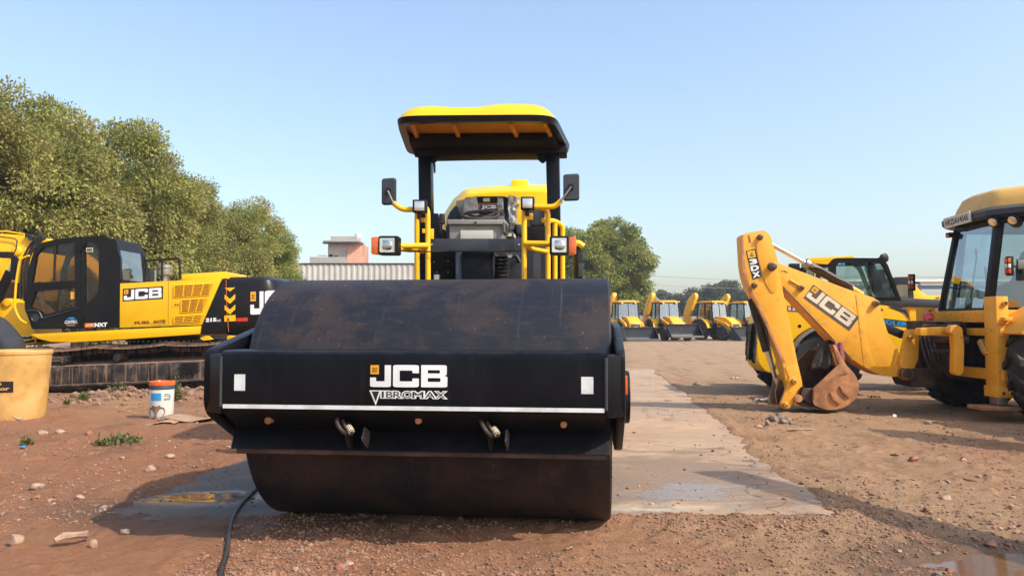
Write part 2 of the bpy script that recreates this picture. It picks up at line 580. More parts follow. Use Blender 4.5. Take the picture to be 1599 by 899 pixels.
def copy_tree(o, parent=None):
    c = o.copy(); COL.objects.link(c)
    c.parent = parent
    for ch in list(o.children): copy_tree(ch, c)
    return c


def tyre(b, c, axis, r, w, m='rubber', lugs=0, lug_h=0.03, seg=40):
    """tyre body with shoulder and optional slanted lugs"""
    c = V(c); ax = V(axis).normalized()
    h = w / 2
    b.lathe([(r * .56, -h * .72), (r * .62, -h * .86), (r * .80, -h), (r * .93, -h * .95), (r * .985, -h * .78), (r, -h * .4), (r, h * .4),
             (r * .985, h * .78), (r * .93, h * .95), (r * .80, h), (r * .62, h * .86), (r * .56, h * .72)], c, ax, m, seg)
    if lugs:
        u = ax.orthogonal().normalized(); q = ax.cross(u)
        for i in range(lugs):
            for sgn in (-1, 1):
                t = 2 * math.pi * (i + (0.25 if sgn > 0 else -0.25)) / lugs
                t2 = t + sgn * 0.0 + 1.1 * math.pi / lugs
                e1 = u * math.cos(t) + q * math.sin(t); e2 = u * math.cos(t2) + q * math.sin(t2)
                a0 = c + e1 * (r - .02) + ax * sgn * h * .02; a1 = c + e2 * (r * .95 - .01) + ax * sgn * h * .97
                dw = r * 0.055
                t1 = ax.cross(e1) * dw; t22 = ax.cross(e2) * dw
                P = [a0 - t1, a0 + t1, a1 + t22, a1 - t22]
                N1, N2 = e1 * (lug_h + .02), e2 * (lug_h + .03)
                b.hexa(P + [P[0] + N1, P[1] + N1, P[2] + N2, P[3] + N2], m)
    return b


def rim(b, c, axis, r, w, m):
    c = V(c); h = w / 2
    b.lathe([(r * .12, h * .35), (r * .14, h * .28), (r * .45, h * .22), (r * .55, h * .0), (r * .80, h * .05), (r * .90, h * .62), (r * 1.0, h * .72), (r * 1.0, -h * .72), (r * .5, -h * .7)], c, axis, m, 32)
    ax = V(axis).normalized(); u = ax.orthogonal().normalized(); q = ax.cross(u)
    for i in range(8):
        t = i * math.pi / 4
        p = c + (u * math.cos(t) + q * math.sin(t)) * r * .33 + ax * h * .2
        b.cyl(p, p + ax * h * .14, r * .035, 'pin', 6)
    return b
# ================================================================== ROAD ROLLER
RO = V((-0.42, 5.15, 0)); RZ = math.radians(-6)
R = thing('road_roller', 'black and yellow road roller with a wide smooth steel drum parked on the concrete slab', 'road roller', RO, RZ)
RM = Matrix.Translation(RO) @ Matrix.Rotation(RZ, 4, 'Z')
HEAD = V((math.sin(-RZ), math.cos(RZ), 0))


def L(x, y, z): return RM @ V((x, y, z))


b = MB()
prof = [(0.60, -1.02), (0.735, -1.02), (0.74, -1.075), (0.758, -1.08), (0.77, -1.068), (0.77, 1.048), (0.758, 1.06), (0.74, 1.055), (0.735, 1.0), (0.60, 1.0), (0.02, 1.0)]
b.lathe([(0.02, -1.02)] + prof, (0, 0, .77), (1, 0, 0), 'drum', 96)
drum = b.build('drum', R, world=False, ang=0.7)
for sx in (-1, 1):
    b = MB(); x = -.01 + sx * 1.0
    b.cyl((x, 0, .77), (x + sx * .09, 0, .77), .22, 'black_matt', 28)
    for k in range(8):
        t = k * math.pi / 4
        b.cyl((x + sx * .02, .3 * math.cos(t), .77 + .3 * math.sin(t)), (x + sx * .045, .3 * math.cos(t), .77 + .3 * math.sin(t)), .022, 'pin', 6)
    b.build('drum_hub', drum, .006, world=False)
# front bumper beam, section in y-z swept along x
b = MB()
sec = fillet([(0, -.80, 1.10), (0, -1.08, 1.10), (0, -1.08, .785), (0, -.86, .655), (0, -.80, .66)], [.0, .045, .02, .02, 0], 4)
b.prism([p + V((-1.055, 0, 0)) for p in sec], (2.08, 0, 0), 'black')
# weld beads
for x in (-1.052, 1.022):
    b.tube([(x, -1.079, .80), (x, -1.081, 1.07)], .009, 'slate', 6)
O = V((-.27, -1.083, .91))
y0 = -1.08
def fx(px): return (px - 643) / 294.0     # metres along the bumper from photo measure
def fz(py): return 1.25 - (py - 504) / 294.0
b.logo(V((fx(578), y0, fz(603.5))), V((.416, 0, 0)), V((0, 0, .117)), 'white', .003)
# VIBROMAX: white outline, black letters, the V dropping below the line
bx0, bx1 = fx(578), fx(699)
vs = [(0, 1), (.13, 1), (.055, -.95)]
O = V((bx0, y0, fz(621.5))); U = V((bx1 - bx0, 0, 0)); W = V((0, 0, .0435))
# every letter twice: a wide white one behind and a narrower black one in front of it
xs = (.152, .212, .305, .425, .555, .715, .86); ws = (.036, .09, .11, .125, .15, .145, .13)
for k, (ch, x_, w_) in enumerate(zip('IBROMAX', xs, ws)):
    ref, _ = text_geo(ch, .02, raw=True)
    cx0, cx1 = min(p[0] for p in ref), max(p[0] for p in ref); cy0, cy1 = min(p[1] for p in ref), max(p[1] for p in ref)
    for bold, mm, lf in ((.10, 'white', .0012 + .0004 * (k % 3)), (.0, 'print_black', .0034)):
        vv, ff = text_geo(ch, bold, raw=True)
        b.geo([(x_ + (p[0] - cx0) / (cx1 - cx0) * w_, .1 + (p[1] - cy0) / (cy1 - cy0) * .8) for p in vv], ff, O, U, W, mm, lf)
b.geo([(-.01, 1.0), (.148, 1.0), (.125, .45), (.078, -.85)], [(0, 1, 2, 3)], O, U, W, 'white', .0025)
b.geo([(.022, .88), (.122, .88), (.104, .42), (.078, -.38)], [(0, 1, 2, 3)], O, U, W, 'print_black', .0036)
b.rect(V((-1.038, y0, .790)), V((2.052, 0, 0)), V((0, 0, .022)), 'strip', .002)
b.rect(V((-.975, y0, .885)), V((.062, 0, 0)), V((0, 0, .088)), 'strip', .002)
b.rect(V((.895, y0, .885)), V((.062, 0, 0)), V((0, 0, .088)), 'strip', .002)
bump_o = b.build('front_bumper', R, .0, world=False, ang=0.5)
for x, z, s in ((-.82, .715, .02), (.02, .725, .018), (.80, .715, .018)):  # small rust-orange stubs set under the bumper
    b = MB(); b.cyl((x, -.945, z), (x, -1.0, z - .0), s, 'rust', 10); b.build('orange_stub', bump_o, .003, world=False)
# tow shackles on lugs under the bumper
for x in (-.39, .395):
    b = MB()
    b.prism(fillet([(x, -.98, .72), (x, -1.04, .70), (x, -.93, .56), (x, -.86, .60)], .02), (.02, 0, 0), 'black_matt')
    b.prism(fillet([(x + .09, -.93, .68), (x + .09, -.98, .62), (x + .09, -.86, .545), (x + .09, -.84, .64)], .01), (.012, 0, 0), 'steel')
    b.tube([(x - .035, -1.0, .735), (x - .02, -1.06, .72), (x + .005, -1.075, .685), (x + .03, -1.05, .655), (x + .035, -.99, .66)], .012, 'pin', 8, .03)
    b.tube([(x + .0, -1.02, .725), (x + .03, -1.055, .69), (x + .05, -1.03, .65)], .011, 'pin', 8, .03)
    b.cyl((x + .035, -1.03, .695), (x + .062, -1.055, .668), .019, 'cream', 12)
    b.cyl((x + .060, -1.053, .669), (x + .070, -1.063, .66), .010, 'pin', 6)
    b.build('tow_hook', R, .002, world=False)
# scraper blade below the bumper
b = MB()
b.hexa([(-1.10, -.80, .655), (1.05, -.80, .655), (1.05, -.78, .655), (-1.10, -.78, .655),
        (-1.08, -.895, .545), (1.045, -.895, .545), (1.045, -.875, .54), (-1.08, -.875, .54)], 'black')
b.box((-.015, -.868, .530), (2.08, .018, .035), 'rust_dark')
b.build('scraper', R, .003, world=False)
# side frames
for sx, x0, x1 in ((-1, -1.20, -1.125), (1, 1.075, 1.125)):
    b = MB()
    pl = fillet([(0, -.99, 1.10), (0, -.99, .755), (0, -.50, .50), (0, .45, .48), (0, 1.05, .70), (0, 1.15, 1.02), (0, .45, 1.26), (0, -.30, 1.235)],
                [.06, .08, .06, .1, .1, .1, .1, .1])
    b.prism([p + V((x0, 0, 0)) for p in pl], (x1 - x0, 0, 0), 'black')
    xo, xi = (-1.20, -1.052) if sx < 0 else (1.125, 1.026)
    # chamfered corner box joining bumper and side plate
    cb = [(xi, -1.07), (xo - sx * .0, -.965), (xo, -.80), (xi, -.80)]
    b.prism([(px_, py_, .755) for px_, py_ in cb], (0, 0, .325), 'black')
    b.cyl(((x0 + x1) / 2 - sx * .02, 0, .77), ((x0 + x1) / 2 + sx * .09, 0, .77), .17, 'black_matt', 24)
    f = b.build('side_frame', R, .014, world=False)
    if sx > 0:
        b = MB(); b.box((1.131, -.86, .915), (.018, .035, .10), 'orange'); b.build('side_marker', f, .004, world=False)
# rear yoke, articulation and rear chassis
b = MB()
b.box((-.04, 1.12, .86), (2.3, .14, .42), 'black_matt')
b.hexa([(-.35, 1.1, .65), (.27, 1.1, .65), (.27, 1.1, 1.05), (-.35, 1.1, 1.05), (-.22, 1.75, .6), (.16, 1.75, .6), (.16, 1.75, 1.0), (-.22, 1.75, 1.0)], 'black_matt')
b.build('drum_yoke', R, .012, world=False)
b = MB()
b.box((-.03, 3.2, .85), (.95, 3.3, .5), 'black_matt')
b.cyl((-.98, 3.35, .78), (.92, 3.35, .78), .12, 'black_matt', 16)
b.build('rear_chassis', R, .02, world=False)
for sx in (-1, 1):
    b = MB(); c = (-.03 + sx * .82, 3.35, .77)
    tyre(b, c, (sx, 0, 0), .77, .55, lugs=14, lug_h=.03)
    w = b.build('rear_wheel', R, world=False)
    b = MB(); rim(b, c, (sx, 0, 0), .42, .5, 'yellow'); b.build('rim', w, world=False)
# operator platform: deck, bulkhead panels
b = MB()
b.hexa([L(-.66, 1.75, 1.0), L(.66, 1.75, 1.0), L(.66, 3.1, 1.0), L(-.66, 3.1, 1.0), L(-.66, 1.75, 1.30), L(.66, 1.75, 1.30), L(.66, 3.1, 1.30), L(-.66, 3.1, 1.30)], 'black_matt')
deck = b.build('platform', R, .01)
b = MB()
Y1 = 7.05
def slab_px(b, x0, y0, x1, y1, Y, th, m):
    P = poly_at([(x0, y1), (x1, y1), (x1, y0), (x0, y0)], Y)
    d = HEAD * th
    return b.hexa(P + [p + d for p in P], m)
slab_px(b, 672, 392, 714, 470, 7.25, .04, 'dark_gap')
for px_, py_ in ((678, 409), (700, 408), (683, 425), (700, 425)):
    p = at(px_, py_, 7.25); b.cyl(p, p - HEAD * .012, .011, 'steel', 8)
slab_px(b, 711, 393, 722, 470, 7.02, .25, 'navy')
slab_px(b, 722, 393, 769, 470, 7.0, .3, 'black')
slab_px(b, 769, 393, 772, 470, 6.98, .3, 'slate')
slab_px(b, 796, 393, 852, 470, 7.3, .05, 'slate')
slab_px(b, 677, 428, 686, 470, 6.95, .02, 'white_dirty')
b.build('bulkhead', R, .004)
b = MB()
pts, rr = [], []
for i in range(15):
    y = 398 + i * 3.0
    pts.append(at(782 + (2 if i % 2 else 0), y, 7.05)); rr.append(.065 if i % 2 else .042)
b.tube(pts, rr, 'hose', 14)
b.build('bellows', R)
b = MB(); b.tube(poly_at([(790, 396), (796, 402), (806, 398), (812, 410)], 7.1), .02, 'hose', 8, .03); p = at(797, 399, 7.02); b.cyl(p, p - HEAD * .04, .024, 'chrome', 10)
b.build('hydraulic_hose', R)
# dark side panel / fuse box behind each rail
b = MB(); slab_px(b, 824, 353, 850, 376, 7.45, .12, 'dark_gap'); slab_px(b, 828, 326, 850, 352, 7.6, .1, 'slate'); b.build('control_box', R, .006)
b = MB()
b.prism(fillet(poly_at([(672, 440), (672, 333), (684, 333), (687, 356), (697, 360), (697, 392), (690, 440)], 7.35), [0, 0, .01, .02, .02, 0, 0]), HEAD * .03, 'black_matt')
b.build('side_panel', R, .004)
# front cross bar
b = MB(); slab_px(b, 671, 372.5, 815, 392, 6.78, .05, 'slate')
for px_ in (674.5, 810.5):
    p = at(px_, 382, 6.78); b.cyl(p, p - HEAD * .01, .011, 'white_dirty', 10)
b.build('cross_bar', R, .004)
# steering console
b = MB()
yc = 7.0
P = poly_at([(702, 374), (785, 374), (786, 350), (701, 350)], yc)
Q = [p + HEAD * .28 for p in P]
b.hexa(P + Q, 'grey_plastic')
con = b.build('console', R, .012)
b = MB(); slab_px(b, 698.5, 342.5, 788, 350, 6.96, .34, 'grey_plastic')
slab_px(b, 785, 346, 788.5, 362, 6.96, .3, 'slate')
p = at(743, 348, 6.95); b.cyl(p, p - HEAD * .01, .018, 'print_black', 10)
b.build('console_lid', con, .008)
b = MB(); slab_px(b, 719, 359.5, 770, 374, 6.97, .02, 'sheet'); b.build('console_panel', con, .004)
# steering wheel
b = MB()
c = at(750, 336, 7.22); nrm = V((0, -.35, 1)).normalized(); u = V((1, 0, 0)); w = nrm.cross(u)
b.tube([c + (u * math.cos(t) + w * math.sin(t)) * .172 for t in [2 * math.pi * i / 40 for i in range(41)]], .016, 'rubber', 8, caps=False)
for t in (.5, 2.6, 4.7):
    b.tube([c - nrm * .03, c + (u * math.cos(t) + w * math.sin(t)) * .17], .012, 'rubber', 6)
b.cyl(c - nrm * .3, c, .03, 'black_matt', 10)
b.build('steering_wheel', R)
# seat
b = MB()
sp = fillet(poly_at([(727, 372), (727, 332), (731, 312), (742, 306.5), (790, 306), (802, 315), (806, 360), (806, 372)], 7.75), .06)
b.prism(sp, HEAD * .16, 'cloth_black')
SEAT_BASE = [L(-.28, 2.05, 1.30), L(.3, 2.05, 1.30), L(.3, 2.7, 1.30), L(-.28, 2.7, 1.30), L(-.28, 2.05, 1.55), L(.3, 2.05, 1.55), L(.3, 2.7, 1.55), L(-.28, 2.7, 1.55)]
def pr(px, py, Y): return at(px, py, Y)
A, B_, C_ = pr(748, 330.5, 7.75), pr(779, 330.5, 7.75), pr(748, 317.5, 7.75)
b.rect(A, B_ - A, C_ - A, 'orange', .004)
A, B_, C_ = pr(749.2, 329.3, 7.75), pr(777.8, 329.3, 7.75), pr(749.2, 318.6, 7.75)
b.rect(A, B_ - A, C_ - A, 'print_faded', .006)
A, B_, C_ = pr(751.5, 327.5, 7.75), pr(775.5, 327.5, 7.75), pr(751.5, 320.3, 7.75)
b.text('JCB', A, B_ - A, C_ - A, 'white', .05, .008)
A, B_, C_ = pr(754.5, 315, 7.75), pr(765, 315, 7.75), pr(754.5, 309.5, 7.75)
b.rect(A, B_ - A, C_ - A, 'cream', .005)
seat = b.build('seat_back', R, .012)
b = MB(); b.hexa(SEAT_BASE, 'cloth_black'); b.build('seat_cushion', R, .03)
# crumpled plastic wrap over the seat back
b = MB()
r2 = random.Random(3)
def wrap(poly_px, Y, nx, ny, amp):
    (x0, y0), (x1, y1), (x2, y2), (x3, y3) = poly_px
    g = []
    for j in range(ny + 1):
        for i in range(nx + 1):
            s, t = i / nx, j / ny
            x = (x0 * (1 - s) + x1 * s) * (1 - t) + (x3 * (1 - s) + x2 * s) * t + r2.uniform(-1.2, 1.2)
            y = (y0 * (1 - s) + y1 * s) * (1 - t) + (y3 * (1 - s) + y2 * s) * t + r2.uniform(-1.2, 1.2)
            g.append(at(x, y, Y + r2.uniform(-amp, amp)))
    f = [(j * (nx + 1) + i, j * (nx + 1) + i + 1, (j + 1) * (nx + 1) + i + 1, (j + 1) * (nx + 1) + i) for j in range(ny) for i in range(nx)]
    b = MB(); b.add(g, f, 'plastic_wrap'); b.build('plastic_cover', seat, ang=1.2)
wrap([(727, 308), (744, 306), (750, 342), (721, 345)], 7.69, 4, 7, .03)
wrap([(776, 307), (786, 308), (788, 345), (778, 345)], 7.69, 2, 7, .03)
wrap([(792, 305), (812, 308), (806, 352), (797, 362)], 7.66, 4, 9, .04)
wrap([(711, 314), (729, 310), (728, 338), (720, 336)], 7.8, 3, 4, .04)

b = MB(); slab_px(b, 806, 350, 815, 366, 7.6, .3, 'slate'); slab_px(b, 786, 361, 802, 372, 7.4, .25, 'cream'); b.build('armrest', R, .02)
# lever on the left
b = MB(); b.tube(poly_at([(688, 365), (689, 355), (690, 340)], 7.2), .012, 'hose', 8); b.tube(poly_at([(690, 350), (690, 334)], 7.2), [.03, .026], 'hose', 10)
b.tube(poly_at([(688, 356), (689, 363), (694, 371)], 7.18), .005, 'steel', 6)
b.build('control_lever', R, .004)
# engine hood behind the seat
def ring(pts, Y, dy=0): return [at(x, y, Y) for x, y in pts]
b = MB()
base = [(690, 470), (689, 352), (694, 333), (708, 311), (727, 295), (760, 291), (800, 289), (856, 288), (866, 296), (870, 352), (870, 470)]
cx_, cy_ = 790, 370
front = [(cx_ + (x - cx_) * .94, cy_ + (y - cy_) * (.90 if y < 370 else 1)) for x, y in base]
Pf = ring(front, 8.25); Pm = ring(base, 8.62)
Pm = [p for p in Pm]
Pb = [p + HEAD * 1.6 - V((0, 0, .10)) if p.z > 2 else p + HEAD * 1.6 for p in Pm]
b.loft([Pf, Pm, Pb], 'yellow_lemon')
hood = b.build('engine_hood', R, .035, 3)
b = MB(); b.prism(fillet(poly_at([(697, 352), (699, 335), (712, 320), (722, 320), (722, 352)], 8.2), [.02, .08, .08, .0, 0]), HEAD * .05, 'navy')
b.prism(fillet(poly_at([(828, 352), (828, 322), (846, 330), (850, 352)], 8.2), .04), HEAD * .05, 'navy')
slab_px(b, 696, 352, 862, 470, 8.2, .06, 'slate')
b.build('hood_grille', hood, .006)
b = MB(); slab_px(b, 798, 279.5, 824, 300, 8.55, .5, 'yellow_lemon'); b.build('air_intake', hood, .03)
# roll-over posts and beam
for (xa, xb, xt0, xt1) in ((656, 676, 652.5, 672), (858, 877, 852, 873)):
    b = MB()
    P = poly_at([(xa, 470), (xb, 470)], 7.55) + poly_at([(xt1, 232), (xt0, 232)], 7.55)
    D = HEAD * .13
    b.hexa(P + [p + D for p in P], 'black')
    s = 1 if xa < 700 else -1
    x = xt1 if s > 0 else xt0
    b.prism(fillet(poly_at([(x - s, 236), (x + s * 14, 240), (x + s * 12, 250), (x + s * 5, 256), (x - s, 252)], 7.6), .02), HEAD * .015, 'black')
    if s > 0: b.prism(poly_at([(676, 254), (679, 254), (679, 268), (677, 270)], 7.8), HEAD * .05, 'black')
    b.build('roll_post', R, .012)
b = MB()
P = poly_at([(648, 243), (884, 238), (884, 220), (648, 226)], 7.5); b.hexa(P + [p + HEAD * .3 for p in P], 'dark_gap'); b.build('roll_beam', R, .012)
# canopy
cA = [at(617.5, 188, 6.70), at(865.5, 182, 6.66), at(892.5, 236, 7.95), at(636.5, 246, 7.98)]
zc = 3.075
cA = [V((p.x, p.y, zc - (.02 if i > 1 else 0))) for i, p in enumerate(cA)]
def cuv(u, v, z):
    p = (cA[0] * (1 - u) + cA[1] * u) * (1 - v) + (cA[3] * (1 - u) + cA[2] * u) * v
    return V((p.x, p.y, p.z + z))
b = MB(); n = 36
g = []
for j in range(n + 1):
    for i in range(n + 1):
        u, v = i / n, j / n
        a, c = abs(2 * u - 1), abs(2 * v - 1)
        q = (a ** 9 + c ** 9) ** (1 / 9)
        # squeeze the corners of the outline inwards so that they are round
        k = min(1.0, q) / max(q, 1e-6)
        uu, vv = .5 + (u - .5) * k, .5 + (v - .5) * k
        h = .115 * (1 - min(1, q) ** 12) - .004
        hump = lambda x, w: 1 / (1 + math.exp((abs(u - x) - w) * 40))
        edge = 1 - min(1, q) ** 4
        h += .045 * edge * (hump(.76, .19) + .55 * hump(.18, .12)) + .018 * edge * (1 - c)
        g.append(cuv(uu, vv, h))
b.add(g, [(j * (n + 1) + i, j * (n + 1) + i + 1, (j + 1) * (n + 1) + i + 1, (j + 1) * (n + 1) + i) for j in range(n) for i in range(n)], 'yellow')
low = [cuv(.5 + (u - .5) * .985, .5 + (v - .5) * .985, -.03) for u, v in ((0.01, 0.01), (.99, .01), (.99, .99), (.01, .99))]
can = b.build('canopy', R, ang=1.0)
b = MB()
def inset(d, z): return [cuv(u, v, z) for u, v in ((d, d), (1 - d, d), (1 - d, 1 - d), (d, 1 - d))]
def rim_loop(g, z, n=16):
    out = []
    for k in range(4 * n):
        s = (k % n) / n * 2 - 1; e = k // n
        a, c = ((s, -1), (1, s), (-s, 1), (-1, -s))[e]
        q = (abs(a) ** 9 + abs(c) ** 9) ** (1 / 9)
        out.append(cuv(.5 + a / q * (.5 - g), .5 + c / q * (.5 - g), z))
    return out
outer = rim_loop(-.004, -.002); inner = rim_loop(.05, -.002)
outer2 = rim_loop(.004, -.058)
# hanging rim: tapered ring
k = b.mi('black')
for A_, B2 in ((outer, outer2), (outer2, [p + V((0, 0, -.056)) for p in inner]), ([p + V((0, 0, -.056)) for p in inner], inner)):
    va = [b.bm.verts.new(p) for p in A_]; vb = [b.bm.verts.new(p) for p in B2]
    for i in range(len(va)):
        j = (i + 1) % len(va); b.bm.faces.new([va[i], va[j], vb[j], vb[i]]).material_index = k
b.build('canopy_rim', can)
b = MB()
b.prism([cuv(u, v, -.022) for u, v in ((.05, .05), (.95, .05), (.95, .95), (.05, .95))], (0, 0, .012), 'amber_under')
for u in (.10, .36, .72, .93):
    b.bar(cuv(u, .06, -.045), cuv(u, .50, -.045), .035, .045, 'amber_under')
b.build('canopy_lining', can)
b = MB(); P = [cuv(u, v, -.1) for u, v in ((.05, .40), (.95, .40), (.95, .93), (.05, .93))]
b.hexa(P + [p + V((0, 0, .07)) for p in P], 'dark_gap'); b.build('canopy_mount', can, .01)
b = MB(); b.bar(cuv(.17, .975, -.10), cuv(.86, .975, -.10), .03, .03, 'amber_under'); b.build('rear_lip', can, .004)
# yellow rail frames
rt = .0235
def rail(pts, name='guard_rail', r=rt, soft=.07, m='yellow', parent=None):
    b = MB(); b.tube(pts, r, m, 12, soft); return b.build(name, parent or R)
A = at
g1 = rail([A(668.5, 470, 6.75), A(668, 327, 6.75), A(660, 322, 6.85), A(651, 333, 7.15), A(651, 470, 7.15)])
g2 = rail([A(818.5, 470, 6.70), A(818.5, 331, 6.70), A(824, 323.5, 6.75), A(855.5, 325, 6.85), A(855.5, 470, 6.85)])
g3 = rail([A(848, 344, 7.0), A(866, 345, 7.15), A(878.5, 352, 7.2), A(878.5, 470, 7.2)])
g4 = rail([A(866.5, 349, 7.15), A(866.5, 470, 7.15)])
# lamp brackets
rail([A(620, 384, 6.62), A(668, 383.5, 6.72)], 'lamp_bracket', .026)
rail([A(624, 388, 6.62), A(650, 389, 6.8), A(661, 394, 6.82), A(666, 386, 6.75)], 'lamp_bracket', .02, .05)
rail([A(819, 380, 6.68), A(862, 381, 6.62)], 'lamp_bracket', .026)
rail([A(822, 384, 6.68), A(832, 389, 6.74), A(855, 393, 6.84)], 'lamp_bracket', .02, .05)
for q_ in ((669, 357, 677, 373, 6.74), (657, 340, 664, 347, 6.8), (820, 333, 832, 343, 6.72), (659, 357, 664, 364, 6.85)):
    b = MB(); slab_px(b, *q_, .02, 'yellow'); b.build('bracket_plate', R, .004)
b = MB(); b.tube(poly_at([(622, 391), (640, 393), (660, 392), (672, 393), (700, 392)], 6.7), .006, 'hose', 6, .03); b.build('lamp_cable', R)
# headlights with indicator
for cx0, side in ((599.5, -1), (880, 1)):
    b = MB()
    x0, x1 = (591, 621.5) if side < 0 else (858.5, 888)
    Pf = fillet(poly_at([(x0, 397.5), (x1, 397.5), (x1, 368.5), (x0, 368.5)], 6.45), .02)
    cc = sum(Pf, V()) / len(Pf)
    b.loft([[cc + (p - cc) * 1.0 for p in Pf], [cc + (p - cc) * 1.05 + HEAD * .02 for p in Pf], [cc + (p - cc) * 1.02 + HEAD * .10 for p in Pf], [cc + (p - cc) * .6 + HEAD * .16 for p in Pf]], 'black_matt')
    hl = b.build('headlight', R)
    b = MB()
    xl0, xl1 = (592, 616) if side < 0 else (861, 885)
    Pl = fillet(poly_at([(xl0, 394.8), (xl1, 394.8), (xl1, 371), (xl0, 371)], 6.44), .012)
    cl = sum(Pl, V()) / len(Pl)
    b.loft([[cl + (p - cl) * .55 + HEAD * .004 for p in Pl], [cl + (p - cl) * .6 - HEAD * .004 for p in Pl], [cl + (p - cl) * .92 - HEAD * .004 for p in Pl], [p + HEAD * .012 for p in Pl]], 'lamp_glass')
    b.lathe([(.048, 0), (.04, -.005), (.025, -.008), (.0, -.009)], cl - HEAD * .0, HEAD, 'chrome', 20)
    b.build('lens', hl)
    b = MB()
    xi0, xi1 = (579, 591) if side < 0 else (888, 900)
    Pi = poly_at([(xi0, 396.5), (xi1, 397.5), (xi1, 369), (xi0, 370)], 6.45)
    b.hexa(Pi + [p + HEAD * .07 + V((.012 * -side, 0, 0)) for p in Pi], 'amber_lens')
    b.build('indicator', hl, .012)
# square work lamps on the rails
for cx0, cy0 in ((654.5, 321.5), (823.5, 317)):
    b = MB()
    P = poly_at([(cx0 - 10.5, cy0 + 10), (cx0 + 10.5, cy0 + 10), (cx0 + 10.5, cy0 - 10), (cx0 - 10.5, cy0 - 10)], 6.6)
    b.hexa(P + [p + HEAD * .08 for p in P], 'black_matt')
    q = at(cx0, cy0 + 10, 6.64); b.cyl(q, q - V((0, 0, .06)), .018, 'steel', 8)
    wl = b.build('work_lamp', R, .01)
    b = MB()
    P = poly_at([(cx0 - 7.8, cy0 + 7.6), (cx0 + 7.8, cy0 + 7.6), (cx0 + 7.8, cy0 - 7.6), (cx0 - 7.8, cy0 - 7.6)], 6.59)
    b.hexa(P + [p + HEAD * .03 for p in P], 'lamp_glass'); b.build('lens', wl, .006)
# mirrors
for pts, rod, (mx, my), w in (([(647, 327), (628, 327.5), (614, 317)], [(615, 319), (605.5, 298)], (606.5, 298.5), 11.2),
                              ([(834, 323), (866, 323), (876.5, 313)], [(875, 315), (892, 291.5)], (892, 292), 12.6)):
    b = MB(); b.tube(poly_at(pts, 6.66), .0235, 'yellow', 12, .06); arm = b.build('mirror_arm', R)
    b = MB(); b.tube(poly_at(rod, 6.62), .009, 'steel', 8); b.build('mirror_rod', arm)
    b = MB()
    P = fillet(poly_at([(mx - w, my + 21.5), (mx + w, my + 20.5), (mx + w, my - 21.5), (mx - w, my - 20)], 6.66), .025)
    c0 = sum(P, V()) / len(P)
    b.loft([[c0 + (p - c0) * .9 for p in P], [p + HEAD * .012 for p in P], [p + HEAD * .03 for p in P]], 'slate')
    q = at(mx, my, 6.65); b.box(q - HEAD * .008, (.035, .03, .05), 'black_matt')
    b.build('mirror', arm)
# rear right tail lamp post and fender cap
b = MB(); b.tube(poly_at([(903, 470), (903, 410), (902, 388), (897, 384)], 8.6), .05, 'black_matt', 10, .1); slab_px(b, 903, 411, 911, 432, 8.5, .06, 'slate'); fp = b.build('rear_post', R, .003)
b = MB(); b.tube(poly_at([(893, 384), (902, 378), (911, 385)], 8.55), .035, 'yellow', 8, .1); b.build('post_cap', fp)
# ================================================================== EXCAVATOR (left)
EY = 14.0
E = thing('tracked_excavator', 'yellow tracked excavator with a black cab, chevron marked counterweight and muddy tracks below the trees', 'excavator',
          (-6.9, 15.3, 0.0))
DY = V((0, 1, 0))
def pe(pts, Y=EY): return poly_at(pts, Y)
def dq(b, kind, x0, y0, x1, y1, xt, yt, *a, Y=EY, **k):
    """print on the near side: lower left, lower right, upper left photo points"""
    O = at(x0, y0, Y); U = at(x1, y1, Y) - O; W = at(xt, yt, Y) - O
    getattr(b, kind)(*([a[0]] if kind == 'text' else []), O, U, W, *(a[1:] if kind == 'text' else a), **k)
